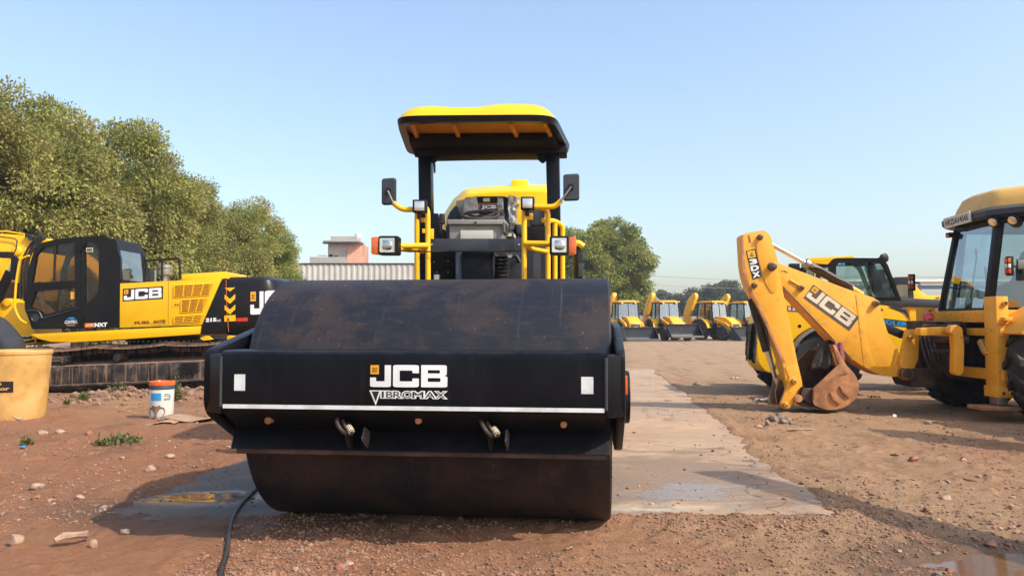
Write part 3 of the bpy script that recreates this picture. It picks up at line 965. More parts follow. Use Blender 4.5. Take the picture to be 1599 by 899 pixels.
# tracks: near and far
def track_loop(x0, x1, zb, zt, tilt, n=54):
    """closed track path in x-z with round ends and a sagging top run"""
    pts = []
    r = (zt - zb) / 2
    for i in range(16):
        t = math.pi / 2 + math.pi * i / 15
        pts.append((x0 + r * math.cos(t), zb + r + r * math.sin(t)))
    for i in range(1, 12): pts.append((x0 + (x1 - x0) * i / 12, zb))
    for i in range(16):
        t = -math.pi / 2 + math.pi * i / 15
        pts.append((x1 + r * math.cos(t), zb + r + r * math.sin(t)))
    for i in range(1, 24):
        s = i / 24
        sag = -.035 * abs(math.sin(3 * math.pi * s)) * (1 if 0 < s < 1 else 0)
        pts.append((x1 + (x0 - x1) * s, zt + sag))
    return [(x, z + tilt * (x + 6.9)) for x, z in pts]
TILT = .04
for Yc, nm in ((13.98, 'near'), (16.2, 'far')):
    b = MB()
    path = track_loop(-8.65, -5.0, -.02, .82, TILT)
    # resample into pads
    P = [V((x, 0, z)) for x, z in path]
    Ls = [0]
    for i in range(len(P)): Ls.append(Ls[-1] + (P[(i + 1) % len(P)] - P[i]).length)
    N = 50
    for k in range(N):
        d = Ls[-1] * k / N
        i = max(j for j in range(len(P)) if Ls[j] <= d)
        a, c = P[i], P[(i + 1) % len(P)]
        t = (d - Ls[i]) / max(Ls[i + 1] - Ls[i], 1e-6)
        p = a.lerp(c, t); tan = (c - a).normalized(); nor = V((0, 1, 0)).cross(tan)
        if (p - V((-6.83, 0, .4))).dot(nor) < 0: nor = -nor
        h = Ls[-1] / N * .46
        q = [p + tan * s1 * h + nor * s2 for s1 in (-1, 1) for s2 in (0, .035)]
        y0 = Yc - .3
        for s1, s2, e, f in ((-1, 1, 0.0, .03), (-.9, -.7, .03, .06), (-.1, .1, .03, .055), (.7, .9, .03, .06)):
            C8 = []
            for yy in (y0, y0 + .6):
                for u1, v1 in ((s1, e), (s2, e), (s2, f), (s1, f)):
                    w = p + tan * u1 * h + nor * v1; C8.append(V((w.x, yy, w.z)))
            b.hexa(C8, 'mud' if f == .03 else 'track')
        w = p - nor * .05
        b.box((w.x, Yc - .08, w.z), (h * 1.7, .05, .09), 'track', Matrix.Rotation(-math.atan2(tan.z, tan.x), 3, 'Y'))
        b.box((w.x, Yc + .08, w.z), (h * 1.7, .05, .09), 'track', Matrix.Rotation(-math.atan2(tan.z, tan.x), 3, 'Y'))
    tr = b.build('track', E)
    b = MB()
    def tz(x, z): return z + TILT * (x + 6.9)
    xs = (-8.5, -5.15)
    b.hexa([(xs[0], Yc - .22, tz(xs[0], .20)), (xs[1], Yc - .22, tz(xs[1], .20)), (xs[1], Yc - .22, tz(xs[1], .52)), (xs[0], Yc - .22, tz(xs[0], .52)),
            (xs[0], Yc + .2, tz(xs[0], .20)), (xs[1], Yc + .2, tz(xs[1], .20)), (xs[1], Yc + .2, tz(xs[1], .60)), (xs[0], Yc + .2, tz(xs[0], .60))], 'track')
    b.hexa([(xs[0], Yc - .30, tz(xs[0], .16)), (xs[1], Yc - .30, tz(xs[1], .16)), (xs[1], Yc - .30, tz(xs[1], .20)), (xs[0], Yc - .30, tz(xs[0], .20)),
            (xs[0], Yc - .2, tz(xs[0], .14)), (xs[1], Yc - .2, tz(xs[1], .14)), (xs[1], Yc - .2, tz(xs[1], .20)), (xs[0], Yc - .2, tz(xs[0], .20))], 'track')
    for x in np.linspace(-8.1, -5.4, 9):
        b.box((x, Yc - .235, tz(x, .34)), (.05, .03, .26), 'track')
    b.box((-5.72, Yc - .25, tz(-5.7, .42)), (.3, .06, .18), 'black_matt')
    b.build('track_frame', tr, .012)
    for x in (-8.65, -5.0):
        b = MB(); b.lathe([(.05, -.16), (.12, -.14), (.16, -.08), (.34, -.06), (.36, .06), (.16, .08), (.05, .16)], (x, Yc, tz(x, .4)), (0, 1, 0), 'track', 24)
        for k in range(12):
            t = k * math.pi / 6; b.box((x + .36 * math.cos(t), Yc, tz(x, .4) + .36 * math.sin(t)), (.05, .08, .05), 'track', Matrix.Rotation(-t, 3, 'Y'))
        b.build('sprocket', tr, world=True)
    for x in (-8.0, -7.05):
        b = MB(); b.cyl((x, Yc - .24, tz(x, .64)), (x, Yc + .14, tz(x, .64)), .07, 'track', 14); b.build('carrier_roller', tr, .012)
b = MB()
b.box((-6.9, 15.2, .62), (2.2, 1.6, .3), 'track')
b.cyl((-6.9, 15.3, .70), (-6.9, 15.3, 1.02), .66, 'black_matt', 40)
for k in range(40):
    t = k * 2 * math.pi / 40; p = V((-6.9 + .68 * math.cos(t), 15.3 + .68 * math.sin(t), .90))
    b.box(p, (.03, .03, .035), 'white_dirty')
b.build('slew_ring', E)
# upper deck skirt
b = MB()
b.prism(pe([(46, 521.6), (314, 508.4), (312, 521.6), (160, 532), (113, 534.5), (78, 533.5), (60, 529)]), DY * 2.7, 'yellow')
b.build('deck_skirt', E, .02)
# engine side panels
b = MB()
b.prism(pe([(187, 442.5), (346, 434.6), (315, 507), (186, 511.5)]), DY * 2.65, 'yellow')
for xs in ((263.5, 438.2, 263, 508.4),):
    P = at(xs[0], xs[1], EY - .002); Q = at(xs[2], xs[3], EY - .002); b.bar(P, Q, .012, .006, 'print_black', up=(0, 1, 0))
dq(b, 'rect', 191.5, 470.5, 254.5, 466.5, 192, 450.8, 'print_black', lift=.003)
dq(b, 'logo', 193.5, 468.6, 252.5, 464.7, 194, 452.6, lift=.006)
dq(b, 'text', 210, 506.5, 235.5, 505.2, 210.4, 501.9, 'FUEL', 'print_brown', bold=.04, lift=.004)
dq(b, 'text', 239, 505, 258.5, 504, 239.6, 500, 'MASTER', 'print_brown', bold=.045, lift=.004, shear=.2)
b.rect(at(236, 507.6, EY), at(260, 506.2, EY) - at(236, 507.6, EY), V((0, 0, .006)), 'print_brown', .004)
dq(b, 'rect', 269.6, 478.6, 279.5, 478.2, 269.8, 471.3, 'yellow', lift=.006)
for x in (272, 276): b.geo([(0, 0), (1, 0), (.5, 1)], [(0, 1, 2)], at(x, 477, EY), at(x + 4, 477, EY) - at(x, 477, EY), at(x, 473, EY) - at(x, 477, EY), 'red_brown', .009)
ep = b.build('engine_panel', E, .022)
for (x0, y0, x1, y1, xs0, xs1) in ((272, 446, 333, 443, 331, 326), (283, 468.5, 325, 466, 325, 316.5), (272, 494.3, 318, 491.8, 318, 313)):
    b = MB()
    hgt = 17.5 if y0 < 460 else (19 if y0 < 480 else 10)
    O = at(x0, y0 + hgt, EY); 
    b.geo([(0, 0), (1, 0), (1, 1), (0, 1)], [(0, 1, 2, 3)], O, at(xs1, y1 + hgt, EY) - O, at(x0, y0, EY) - O, 'red_brown', .004)
    nrow = 6 if hgt > 15 else 4
    for i in range(nrow + 1):
        s = i / nrow
        P = at(x0, y0 + hgt * s, EY - .01); Q = at(x1 + (xs1 - x1) * s, y1 + hgt * s, EY - .01)
        b.bar(P, Q, .012, .016, 'yellow', up=(0, 1, 0))
    nv = 4 if x0 < 280 and hgt > 15 else 3
    for i in range(nv + 1):
        s = i / nv
        P = at(x0 + (x1 - x0) * s, y0 + (y1 - y0) * s, EY - .013); Q = at(x0 + (xs1 - x0) * s, y0 + (y1 - y0) * s + hgt, EY - .013)
        b.bar(P, Q, .014, .016, 'yellow', up=(0, 1, 0))
    b.build('grille', ep)
# black sloping panel and counterweight
b = MB()
b.prism(pe([(347, 435), (352.5, 434), (353, 519.5), (313, 521.5), (316, 505)]), DY * 2.66, 'black_cab')
dq(b, 'text', 321, 502.6, 338, 501.8, 321.4, 496.6, '215', 'white', bold=.05, lift=.004)
dq(b, 'text', 338.8, 502, 345, 501.7, 338.9, 498.6, 'LC', 'white', bold=.03, lift=.004)
b.build('rear_panel', E, .016)
b = MB()
def cw_ring(pts): return fillet(pts, .25, 6)
x0 = at(353.5, 470, EY).x; x1 = at(436, 470, EY).x
rings = []
for z0, ins in ((1.0, .10), (1.06, .03), (1.20, 0), (1.80, 0), (1.98, .05), (2.06, .16)):
    tl = lambda x: z0 + .035 * (x - x0)
    rr = fillet([(x0, 14.0 + ins, 0), (x1 - .12 - ins * 1.3, 14.0 + ins, 0), (x1 - ins * 1.6, 14.5, 0), (x1 - ins * 1.6, 16.2, 0), (x1 - .12 - ins * 1.3, 16.7 - ins, 0), (x0, 16.7 - ins, 0)],
                [0, .28, .25, .25, .28, 0], 6)
    rings.append([V((p.x, p.y, tl(p.x) + .03)) for p in rr])
b.loft(rings, 'black_cab')
CY = EY
b.tube(pe([(353, 437), (354.5, 490), (357, 518)], EY - .001), .006, 'orange', 6, .05)
for k, (yt, hh) in enumerate(((449.5, 7), (459.5, 9.5), (476, 9.5))):
    O = at(349.5 + 2, yt + 16, CY)
    xa, xb = 351, 367.5
    if k == 0:
        b.geo([(0, 1), (.5, 0), (1, 1)], [(0, 1, 2)], at(xa, yt + 6, CY), at(xb, yt + 5.2, CY) - at(xa, yt + 6, CY), at(xa, yt, CY) - at(xa, yt + 6, CY), 'yellow', .005)
    else:
        O = at(xa, yt + 15, CY); U = at(xb, yt + 14.3, CY) - O; W = at(xa, yt, CY) - O
        b.geo([(0, 1), (.5, .5), (1, 1), (1, .5), (.5, 0), (0, .5)], [(0, 1, 4, 5), (1, 2, 3, 4)], O, U, W, 'yellow', .005)
dq(b, 'rect', 350.5, 502, 368, 501, 350.5, 492.5, 'yellow', lift=.005)
b.geo([(0, 0), (1, 0), (.5, 1)], [(0, 1, 2)], at(354, 500.5, CY), at(359, 500.3, CY) - at(354, 500.5, CY), at(354, 495.5, CY) - at(354, 500.5, CY), 'print_brown', .009)
dq(b, 'rect', 368.5, 502, 387, 501, 368.5, 496.5, 'red', lift=.005)
dq(b, 'logo', 391, 491.2, 467, 487.8, 391, 455, lift=.006)
b.build('counterweight', E, world=True, ang=.7)
# hood bump and top deck items
b = MB()
P = pe([(280, 437), (283, 428), (350, 423.8), (388, 433.5), (388, 437)], 14.5)
b.prism(P, DY * 1.7, 'yellow')
b.build('engine_cover', E, .03)
b = MB(); b.tube(pe([(225, 441), (225, 407), (280, 403.5), (282, 436)], 14.4), .022, 'black_matt', 8, .05); b.tube(pe([(253, 438), (253, 405)], 14.4), .02, 'black_matt', 8); b.build('deck_rail', E)
b = MB()
c = at(257, 436, 15.0)
b.lathe([(.07, -.1), (.07, .08), (.135, .09), (.14, .15), (.12, .16), (.12, .21), (.14, .22), (.135, .28), (.05, .29)], c, (0, 0, 1), 'steel', 20)
b.build('pre_cleaner', E)
b = MB(); q = at(238, 431, 14.3); b.box(q, (.12, .05, .26), 'slate'); b.tube(pe([(228, 438), (236, 436)], 14.33), .012, 'black_matt', 6)
b.rect(at(241, 440, 14.27), at(244, 440, 14.27) - at(241, 440, 14.27), V((0, 0, .22)), 'chrome', .002); b.build('mirror', E, .02)
b = MB(); b.tube(pe([(386, 436), (387.5, 419)], 15.0), .012, 'black_matt', 6); b.box(at(392, 434, 15.0), (.08, .1, .05), 'orange'); b.build('aerial', E)
# cab
b = MB()
out = fillet(pe([(38.5, 483), (44, 496), (50, 514), (187, 511), (188, 404), (179, 376), (161, 367.5), (93, 372), (61, 380), (54, 388), (44, 420), (38.5, 467)]),
             [.05, .02, .02, 0, 0, .2, .12, .1, .14, .05, .05, .05])
w1 = fillet(pe([(50, 441.5), (57.5, 398), (68, 385.5), (116.5, 377), (117.5, 438)]), [.03, .03, .08, .03, .03])
w2 = fillet(pe([(48, 478), (56, 455), (117.5, 449), (117.5, 479), (69, 491.5), (63, 484.5)]), [.04, .04, .02, .02, .04, .06])
w3 = fillet(pe([(132.5, 378.5), (147, 378), (154.5, 390), (154, 456), (143, 469), (132.5, 475)]), [.03, .06, .1, .1, .1, .03])
b.prism(out, DY * .06, 'black_cab', [w1, w2, w3])
# roof, floor, far side, back, front
far = [p + DY * 1.0 for p in out]
big = fillet(pe([(50, 492), (49, 455), (58, 400), (70, 385), (160, 374), (172, 385), (176, 440), (170, 484), (80, 492)]), .04)
b.prism([p - DY * .0 for p in far], DY * .05, 'black_cab', [[p + DY * 1.0 for p in big]])
k = b.mi('black_cab')
n = len(out)
# strip skin between the two sides, leaving the front (left) pane and back pane open
def skin(i0, i1):
    for i in range(i0, i1):
        a, c = out[i % n], out[(i + 1) % n]
        b.add([a, c, c + DY, a + DY], [(0, 1, 2, 3)], 'black_cab')
top = [i for i in range(n)]
for i in range(n):
    a, c = out[i], out[(i + 1) % n]
    mid = (a + c) / 2
    fz_ = (mid.z - out[0].z)
    if mid.x < at(52, 450, EY).x and mid.z < at(0, 392, EY).z and mid.z > at(0, 505, EY).z: continue      # windscreen
    if mid.x > at(178, 450, EY).x: continue                                  # back frame is built apart
    b.add([a, c, c + DY, a + DY], [(0, 1, 2, 3)], 'black_cab')
xb = at(188, 450, EY).x
zt = at(0, 404, EY).z
zz0, zz1 = at(0, 512, EY).z, at(0, 376, EY).z
BK = [V((xb, 14.0, zz0)), V((xb, 15.0, zz0)), V((xb, 15.0, zt)), V((xb - .11, 15.0, zz1)), V((xb - .11, 14.0, zz1)), V((xb, 14.0, zt))]
wz0, wz1 = at(0, 436.5, EY).z, at(0, 389, EY).z
# lower back wall and surround
b.hexa([V((xb - .03, 14.02, zz0)), V((xb, 14.02, zz0)), V((xb, 15.0, zz0)), V((xb - .03, 15.0, zz0)), V((xb - .03, 14.02, wz0)), V((xb, 14.02, wz0)), V((xb, 15.0, wz0)), V((xb - .03, 15.0, wz0))], 'black_cab')
xt = xb - .07
for ya, yb2 in ((14.02, 14.1), (14.92, 15.0)):
    b.hexa([V((xb - .03, ya, wz0)), V((xb, ya, wz0)), V((xb, yb2, wz0)), V((xb - .03, yb2, wz0)), V((xt - .03, ya, wz1)), V((xt, ya, wz1)), V((xt, yb2, wz1)), V((xt - .03, yb2, wz1))], 'black_cab')
b.hexa([V((xt - .03, 14.02, wz1)), V((xt, 14.02, wz1)), V((xt, 15.0, wz1)), V((xt - .03, 15.0, wz1)), V((xb - .2, 14.02, at(0, 372, EY).z)), V((xb - .12, 14.02, at(0, 373.5, EY).z)), V((xb - .12, 15.0, at(0, 373.5, EY).z)), V((xb - .2, 15.0, at(0, 372, EY).z))], 'black_cab')
dq(b, 'rect', 132.5, 511.5, 147, 511, 132.5, 504.5, 'orange', lift=.004)
dq(b, 'text', 134, 510, 146, 509.6, 134, 506, 'JCB', 'cream', bold=.04, lift=.006)
dq(b, 'text', 147.6, 510.4, 167.5, 509.7, 148, 504, 'NXT', 'white', bold=.05, lift=.004)
cab = b.build('cab', E, ang=.5)
b = MB()
ds = fillet(pe([(40, 482), (46, 497), (51, 513), (126, 511), (125, 372), (93, 374.5), (63, 381), (56, 389), (46, 421), (40, 467)], EY - .012), [.05, .02, .02, .02, .02, .1, .12, .05, .05, .05])
hol = [[p - DY * .012 for p in w] for w in (w1, w2)]
b.prism(ds, DY * .014, 'black_cab', hol)
b.tube(pe([(86.5, 383), (84.5, 439)], EY), .02, 'black_cab', 6)
b.bar(at(52, 444.5, EY - .012), at(118, 443, EY - .012), .05, .03, 'black_cab', up=(0, 1, 0))
for y in (386, 498): b.box(at(125, y, EY - .02), (.07, .05, .12), 'black_cab')
b.tube(pe([(62, 495), (67, 497), (123, 481)], EY - .02), .012, 'slate', 6, .1)
b.tube(pe([(43, 485), (60, 484), (66, 496)], EY - .02), .012, 'slate', 6, .1)
c = at(55, 496, EY - .015); b.lathe([(.07, 0), (.075, -.01), (.06, -.014), (.052, -.004), (.001, -.004)], c, (0, 1, 0), 'slate', 20)
dq(b, 'text', 101, 505.6, 121.5, 504.8, 101.3, 500.6, 'CONTROL', 'white', bold=.03, lift=.004, Y=EY - .012)
dq(b, 'text', 104, 500, 119.5, 499.4, 104.2, 497.6, 'INTELLI', 'print_blue', bold=.03, lift=.004, Y=EY - .012)
dq(b, 'rect', 107, 497, 116, 496.7, 107, 495.6, 'print_blue', lift=.004, Y=EY - .012)
dq(b, 'rect', 104, 508.8, 118, 508.3, 104, 506.8, 'rust', lift=.004, Y=EY - .012)
door = b.build('cab_door', E)
b = MB()
def pane(poly, Y, m='glass_smoke', th=.006): b.prism([V((p.x, Y, p.z)) for p in poly], DY * th, m)
pane(w1, EY + .02); pane(w2, EY + .02)
dq(b, 'rect', 110.5, 467, 116.5, 466.7, 110.5, 455.5, 'square', lift=.002, Y=EY + .019)
b.build('door_window', door)
b = MB(); pane(big, EY + 1.02); b.build('far_window', cab)
b = MB(); pane(w3, EY + .03)
dq(b, 'rect', 134.5, 393.7, 145.5, 393.3, 134.5, 387, 'cream', lift=.002, Y=EY + .029)
dq(b, 'rect', 136, 392.3, 144, 392, 136, 388.4, 'leaf_olive', lift=.004, Y=EY + .029)
b.build('side_window', cab)
b = MB(); b.hexa([V((xb - .02, 14.1, wz0)), V((xb - .014, 14.1, wz0)), V((xb - .014, 14.92, wz0)), V((xb - .02, 14.92, wz0)), V((xt - .02, 14.1, wz1)), V((xt - .014, 14.1, wz1)), V((xt - .014, 14.92, wz1)), V((xt - .02, 14.92, wz1))], 'glass_pale'); b.build('back_window', cab)
b = MB(); a_, c_ = at(50, 505, EY), at(43, 425, EY); d_ = at(60, 385, EY)
b.add([a_, c_, c_ + DY, a_ + DY], [(0, 1, 2, 3)], 'glass_smoke'); b.add([c_, d_, d_ + DY, c_ + DY], [(0, 1, 2, 3)], 'glass_smoke'); b.build('windscreen', cab)
b = MB()
s0 = at(98, 490, 14.4)
b.prism(fillet(pe([(90, 495), (92, 462), (100, 440), (116, 438), (121, 470), (118, 495)], 14.3), .08), DY * .45, 'plastic_wrap')
b.prism(fillet(pe([(93, 495), (95, 465), (103, 444), (114, 442), (118, 470), (116, 495)], 14.33), .08), DY * .4, 'cloth_grey')
b.tube(pe([(70, 500), (66, 470), (60, 440)], 14.5), .05, 'cloth_grey', 8, .1)
b.build('seat', cab, .02)
# handles and rails at the front of the cab
b = MB(); b.tube(pe([(46, 399), (31, 404), (25, 440), (22.5, 482), (32, 500), (43, 505)], 14.05), .02, 'yellow', 10, .15); b.build('grab_rail', E)
b = MB()
b.box(at(10, 398, 14.2), (.2, .16, .11), 'black_matt'); P = fillet(pe([(15, 436), (24, 438), (28, 405), (22, 398), (17, 402)], 14.1), .04); b.prism(P, DY * .06, 'black_matt')
b.tube(pe([(10, 398), (22, 404)], 14.15), .02, 'black_matt', 8); b.build('mirror', E, .02)
# boom, its cylinder and the swing frame
b = MB()
bo = fillet(pe([(-260, 400), (-130, 366), (0, 364.5), (60, 369), (85, 378), (122, 398), (155, 440), (158, 470), (140, 480), (115, 470), (70, 470), (45, 452), (20, 436.5), (0, 438), (-130, 440), (-255, 470)], 15.25), .15)
b.prism(bo, DY * .62, 'yellow')
b.cyl(at(150, 462, 15.1), at(150, 462, 15.1) + DY * .9, .09, 'pin', 16)
b.lathe([(.11, 0), (.10, -.03), (.06, -.05), (.001, -.05)], at(27, 392, 15.25), (0, 1, 0), 'yellow', 20)
boom = b.build('boom', E, .025)
b = MB()
for dx, yy in ((0, 15.22), (5, 15.19), (9, 15.17)):
    b.tube(pe([(62 + dx, 372), (48 + dx, 380), (36 + dx, 402), (31 + dx, 450), (35 + dx, 505)], yy), .022, 'hose', 8, .2)
b.tube(pe([(-10, 368), (20, 372), (27, 374), (25, 392), (16, 400)], 15.2), .012, 'hose', 6, .1)
for x, y in ((45, 368), (50, 372), (56, 374), (59, 366), (64, 371)): b.box(at(x, y, 15.22), (.09, .1, .07), 'hose')
b.tube(pe([(-60, 361), (10, 361), (40, 366)], 15.3), .015, 'yellow', 6, .1)
b.build('boom_hoses', boom)
b = MB()
b.prism(fillet(pe([(-120, 500), (-20, 478), (18, 466), (38, 478), (52, 500), (56, 527), (20, 534), (-30, 520), (-110, 540)], 14.9), .06), DY * .9, 'yellow')
b.prism(pe([(56, 527), (20, 534), (16, 540), (56, 536)], 14.6), DY * 1.2, 'black_matt')
b.cyl(at(10, 472, 14.85), at(10, 472, 14.85) + DY * 1.0, .08, 'yellow', 16)
b.build('swing_frame', E, .03)
b = MB(); b.cyl(at(-20, 500, 14.8), at(16, 424, 14.8), .085, 'dark_gap', 14); b.cyl(at(16, 424, 14.8), at(24, 405, 14.8), .05, 'chrome', 12); b.build('boom_cylinder', E)
b = MB()
for x in (36, 40, 44): b.cyl(at(x, 526, 14.3), at(x, 523.5, 14.3), .014, 'white_dirty', 6)
b.box(at(40, 527, 14.35), (.2, .06, .05), 'black_matt'); b.build('bolt_strip', E)

# ================================================================== black bucket behind the barrel
b = MB()
sh = fillet(poly_at([(x_ - 38, y_) for x_, y_ in [(-95, 545), (-92, 500), (-60, 480), (-20, 486), (2, 494), (14, 503), (31, 522), (40, 536), (42, 552), (38, 590), (-40, 607), (-92, 600)]], 11.5), [.1] * 12)
for yy in (0, .53):
    b.prism([p + DY * yy for p in sh], DY * .04, 'slate')
n = len(sh)
for i in range(n):
    a_, c_ = sh[i], sh[(i + 1) % n]
    if (a_ + c_).x / 2 < at(-126, 450, 11.5).x: continue
    b.hexa([a_ + DY * .02, c_ + DY * .02, c_ + DY * .55, a_ + DY * .55] + [q + (V((-8.4, 0, .85)) - V((q.x, 0, q.z))).normalized() * .03 for q in (a_ + DY * .02, c_ + DY * .02, c_ + DY * .55, a_ + DY * .55)], 'slate')
for k in range(2):
    cx0 = V((-8.4, 11.49, .85))
    pts = [cx0 + (V((p.x, 11.49, p.z)) - cx0) * (.95 - k * .16) for p in sh[10:52]]
    b.tube(pts, .012, 'slate', 6)
for k in range(4):
    yy = 11.52 + k * .14
    b.hexa([V((-8.98, yy, 1.05)), V((-8.98, yy + .1, 1.05)), V((-8.98, yy + .1, 1.13)), V((-8.98, yy, 1.13)), V((-9.26, yy + .02, 1.1)), V((-9.26, yy + .08, 1.1)), V((-9.26, yy + .08, 1.12)), V((-9.26, yy + .02, 1.12))], 'steel')
tag(b.build('excavator_bucket', None, world=False, origin=(-8.4, 11.8, 0)), 'black curved digging bucket standing on the ground behind the yellow barrel', 'bucket')

# ================================================================== yellow barrel
BC = V((-6.53, 10.15, -.02))
BR = thing('barrel', 'big weathered yellow plastic barrel standing at the left edge with a stone at its foot', 'barrel', BC)
b = MB()
b.lathe([(.02, 0), (.345, 0), (.355, .02), (.368, .22), (.398, .70), (.412, .86), (.422, .865), (.426, .90), (.418, .915), (.395, .915), (.385, .86), (.33, .05), (.02, .04)], (0, 0, 0), (0, 0, 1), 'plastic', 48)
body = b.build('barrel_body', BR, world=False)
b = MB()
def wrap_cyl(vs, fs, a0, a1, z0, z1, rad, m, up=0):
    """print wrapped round a tapered wall; angles from the camera-facing side, left negative"""
    out = []
    for x, y in vs:
        a = a0 + (a1 - a0) * x; z = z0 + (z1 - z0) * y
        r = rad(z) + up
        out.append((r * math.sin(a), -r * math.cos(a), z))
    b.late.append((out, fs, b.mi(m)))
radB = lambda z: .356 + (.412 - .355) * (z - .02) / .84
def grid(nx, ny): return [(i / nx, j / ny) for j in range(ny + 1) for i in range(nx + 1)], [(j * (nx + 1) + i, j * (nx + 1) + i + 1, (j + 1) * (nx + 1) + i + 1, (j + 1) * (nx + 1) + i) for j in range(ny) for i in range(nx)]
TH = -.10
gv, gf = grid(12, 2)
wrap_cyl(gv, gf, TH - .55, TH + .62, .39, .53, radB, 'print_black', .003)
wrap_cyl(*text_geo('Superior', .03), TH - .48, TH + .52, .402, .465, radB, 'plastic', .006)
wrap_cyl(*text_geo('JCB', .04), TH - .08, TH + .3, .475, .515, radB, 'plastic', .006)
b.build('barrel_label', body, world=False)
# ================================================================== paint pail
PC = at(252, 654, 10.05); PC.z = -.005
PL = thing('paint_pail', 'small white paint pail with an orange lid standing on the soil before the tracks', 'pail', PC)
b = MB()
b.lathe([(.02, 0), (.138, 0), (.145, .012), (.148, .30), (.150, .40), (.02, .40)], (0, 0, 0), (0, 0, 1), 'white_dirty', 36)
radP = lambda z: .1455 + .004 * z / .4
gv, gf = grid(8, 2)
PA = .43
wrap_cyl(gv, gf, -1.0 + PA, -.05 + PA, .26, .355, radP, 'print_blue', .002)
for i, (w_, z) in enumerate(((.5, .335), (.42, .315), (.62, .28), (.55, .265))):
    gv, gf = grid(5, 1); wrap_cyl(gv, gf, .15 + PA, .15 + PA + w_, z, z + .008, radP, 'print_faded', .002)
gv, gf = grid(3, 1); wrap_cyl(gv, gf, .55 + PA, .75 + PA, .30, .325, radP, 'print_blue', .003)
body = b.build('pail_body', PL, world=False)
b = MB()
# clay splash on the lower left of the pail
rs = random.Random(5)
N = 22
vs = [(.5, .3)] + [(.5 + .5 * math.cos(2 * math.pi * i / N) * rs.uniform(.75, 1), .42 + .55 * math.sin(2 * math.pi * i / N) * rs.uniform(.6, 1)) for i in range(N)]
wrap_cyl(vs, [(0, 1 + i, 1 + (i + 1) % N) for i in range(N)], -1.35 + PA, .35 + PA, .0, .24, radP, 'mud', .004)
b.build('clay_stain', body, world=False)
b = MB(); b.lathe([(.149, .395), (.153, .40), (.153, .445), (.15, .45)], (0, 0, 0), (0, 0, 1), 'navy', 36); b.build('band', PL, world=False)
b = MB(); b.lathe([(.15, .448), (.158, .45), (.160, .485), (.155, .50), (.142, .50), (.138, .49), (.02, .488)], (0, 0, 0), (0, 0, 1), 'orange', 36); b.build('lid', PL, world=False)

# ================================================================== tyre with yellow rim behind the excavator
T0 = at(356, 530, 19.0)
W0 = thing('spare_wheel', 'black tyre with a yellow rim partly hidden behind the excavator tail', 'wheel', (T0.x, 19.1, 0))
b = MB(); tyre(b, (0, 0, .72), (0.1, -1, 0), .74, .45, lugs=14); tw = b.build('tyre', W0, world=False)
b = MB(); rim(b, (0, -.02, .72), (0.1, -1, 0), .45, .42, 'yellow'); b.build('rim', W0, world=False)
b = MB(); b.prism(fillet([(-.75, -.4, .35), (-.35, -.4, .3), (-.2, -.4, .8), (-.4, -.4, .95), (-.8, -.4, .8)], .05), (0, .1, 0), 'yellow')
b.prism(fillet([(.1, -.45, .75), (.7, -.45, .72), (.8, -.45, .9), (.1, -.45, .95)], .05), (0, .1, 0), 'yellow'); b.build('axle_arm', W0, .01, world=False)
# ================================================================== BACKHOE LOADER (right, near)
BY = 10.75
K = thing('backhoe_loader', 'worn yellow backhoe loader at the right edge, its digging arm resting on the ground', 'backhoe loader', (7.2, 10.9, 0))
TH_ = .34
def pk(pts, Y=BY): return poly_at(pts, Y)
def dk(b, kind, a, c, d, *args, Y=BY, **k):
    O = at(*a, Y); U = at(*c, Y) - O; W = at(*d, Y) - O
    if kind == 'text': b.text(args[0], O, U, W, *args[1:], **k)
    else: getattr(b, kind)(O, U, W, *args, **k)
def pins(b, lst, r=.05, Y=BY, depth=.06, m='pin'):
    for x, y in lst:
        p = at(x, y, Y); b.lathe([(r * 1.25, .0), (r * 1.25, -.015), (r, -.02), (r, -depth), (r * .6, -depth - .008), (.001, -depth - .008)], p, (0, 1, 0), m, 16)
# boom
b = MB()
bo = fillet(pk([(1204, 404), (1217, 411), (1336, 456), (1368, 465.5), (1375, 480), (1388, 527), (1417, 571), (1404, 589), (1373, 586), (1331, 562), (1222, 447), (1206, 425)]),
            [.05, .05, .1, .06, .05, .2, .08, .08, .1, .2, .1, .05])
b.prism(bo, DY * TH_, 'yellow_worn')
# raised side rib of the boom
b.prism(fillet(pk([(1336, 458), (1344, 460), (1356, 540), (1372, 583), (1350, 573), (1346, 545)], BY - .006), .03), DY * .01, 'yellow_worn')
b.tube(pk([(1216, 424), (1224, 421), (1231, 425)], BY), .012, 'yellow_worn', 6, .05)
b.tube(pk([(1233, 437), (1248, 446)], BY - .005), .022, 'yellow_worn', 8)
b.bar(at(1222, 447.5, BY - .004), at(1331, 562.5, BY - .004), .03, .016, 'rust_dark', up=(0, 1, 0))
pins(b, [(1250, 449.5)], .038); pins(b, [(1367, 473.5)], .04); pins(b, [(1411, 582)], .075, depth=.1, m='rust_dark')
dk(b, 'rect', (1254.5, 465), (1326, 516.5), (1270, 444), 'print_faded', lift=.004)
dk(b, 'logo', (1257.5, 462.3), (1324, 510.2), (1271.2, 446.5), 'cream', lift=.008)
boom = b.build('boom', K, .018)
# dipper
b = MB()
DYY = BY - .03
dp = fillet(pk([(1158, 368), (1165, 364), (1194, 359), (1203, 367), (1215, 407), (1222, 452), (1252, 598), (1247, 634), (1230, 612), (1222, 562), (1183, 474), (1168, 449), (1161, 420)], DYY),
            [.04, .03, .06, .06, .1, .1, .08, .05, .05, .2, .2, .15, .1])
b.prism(dp, DY * .25, 'yellow_worn')
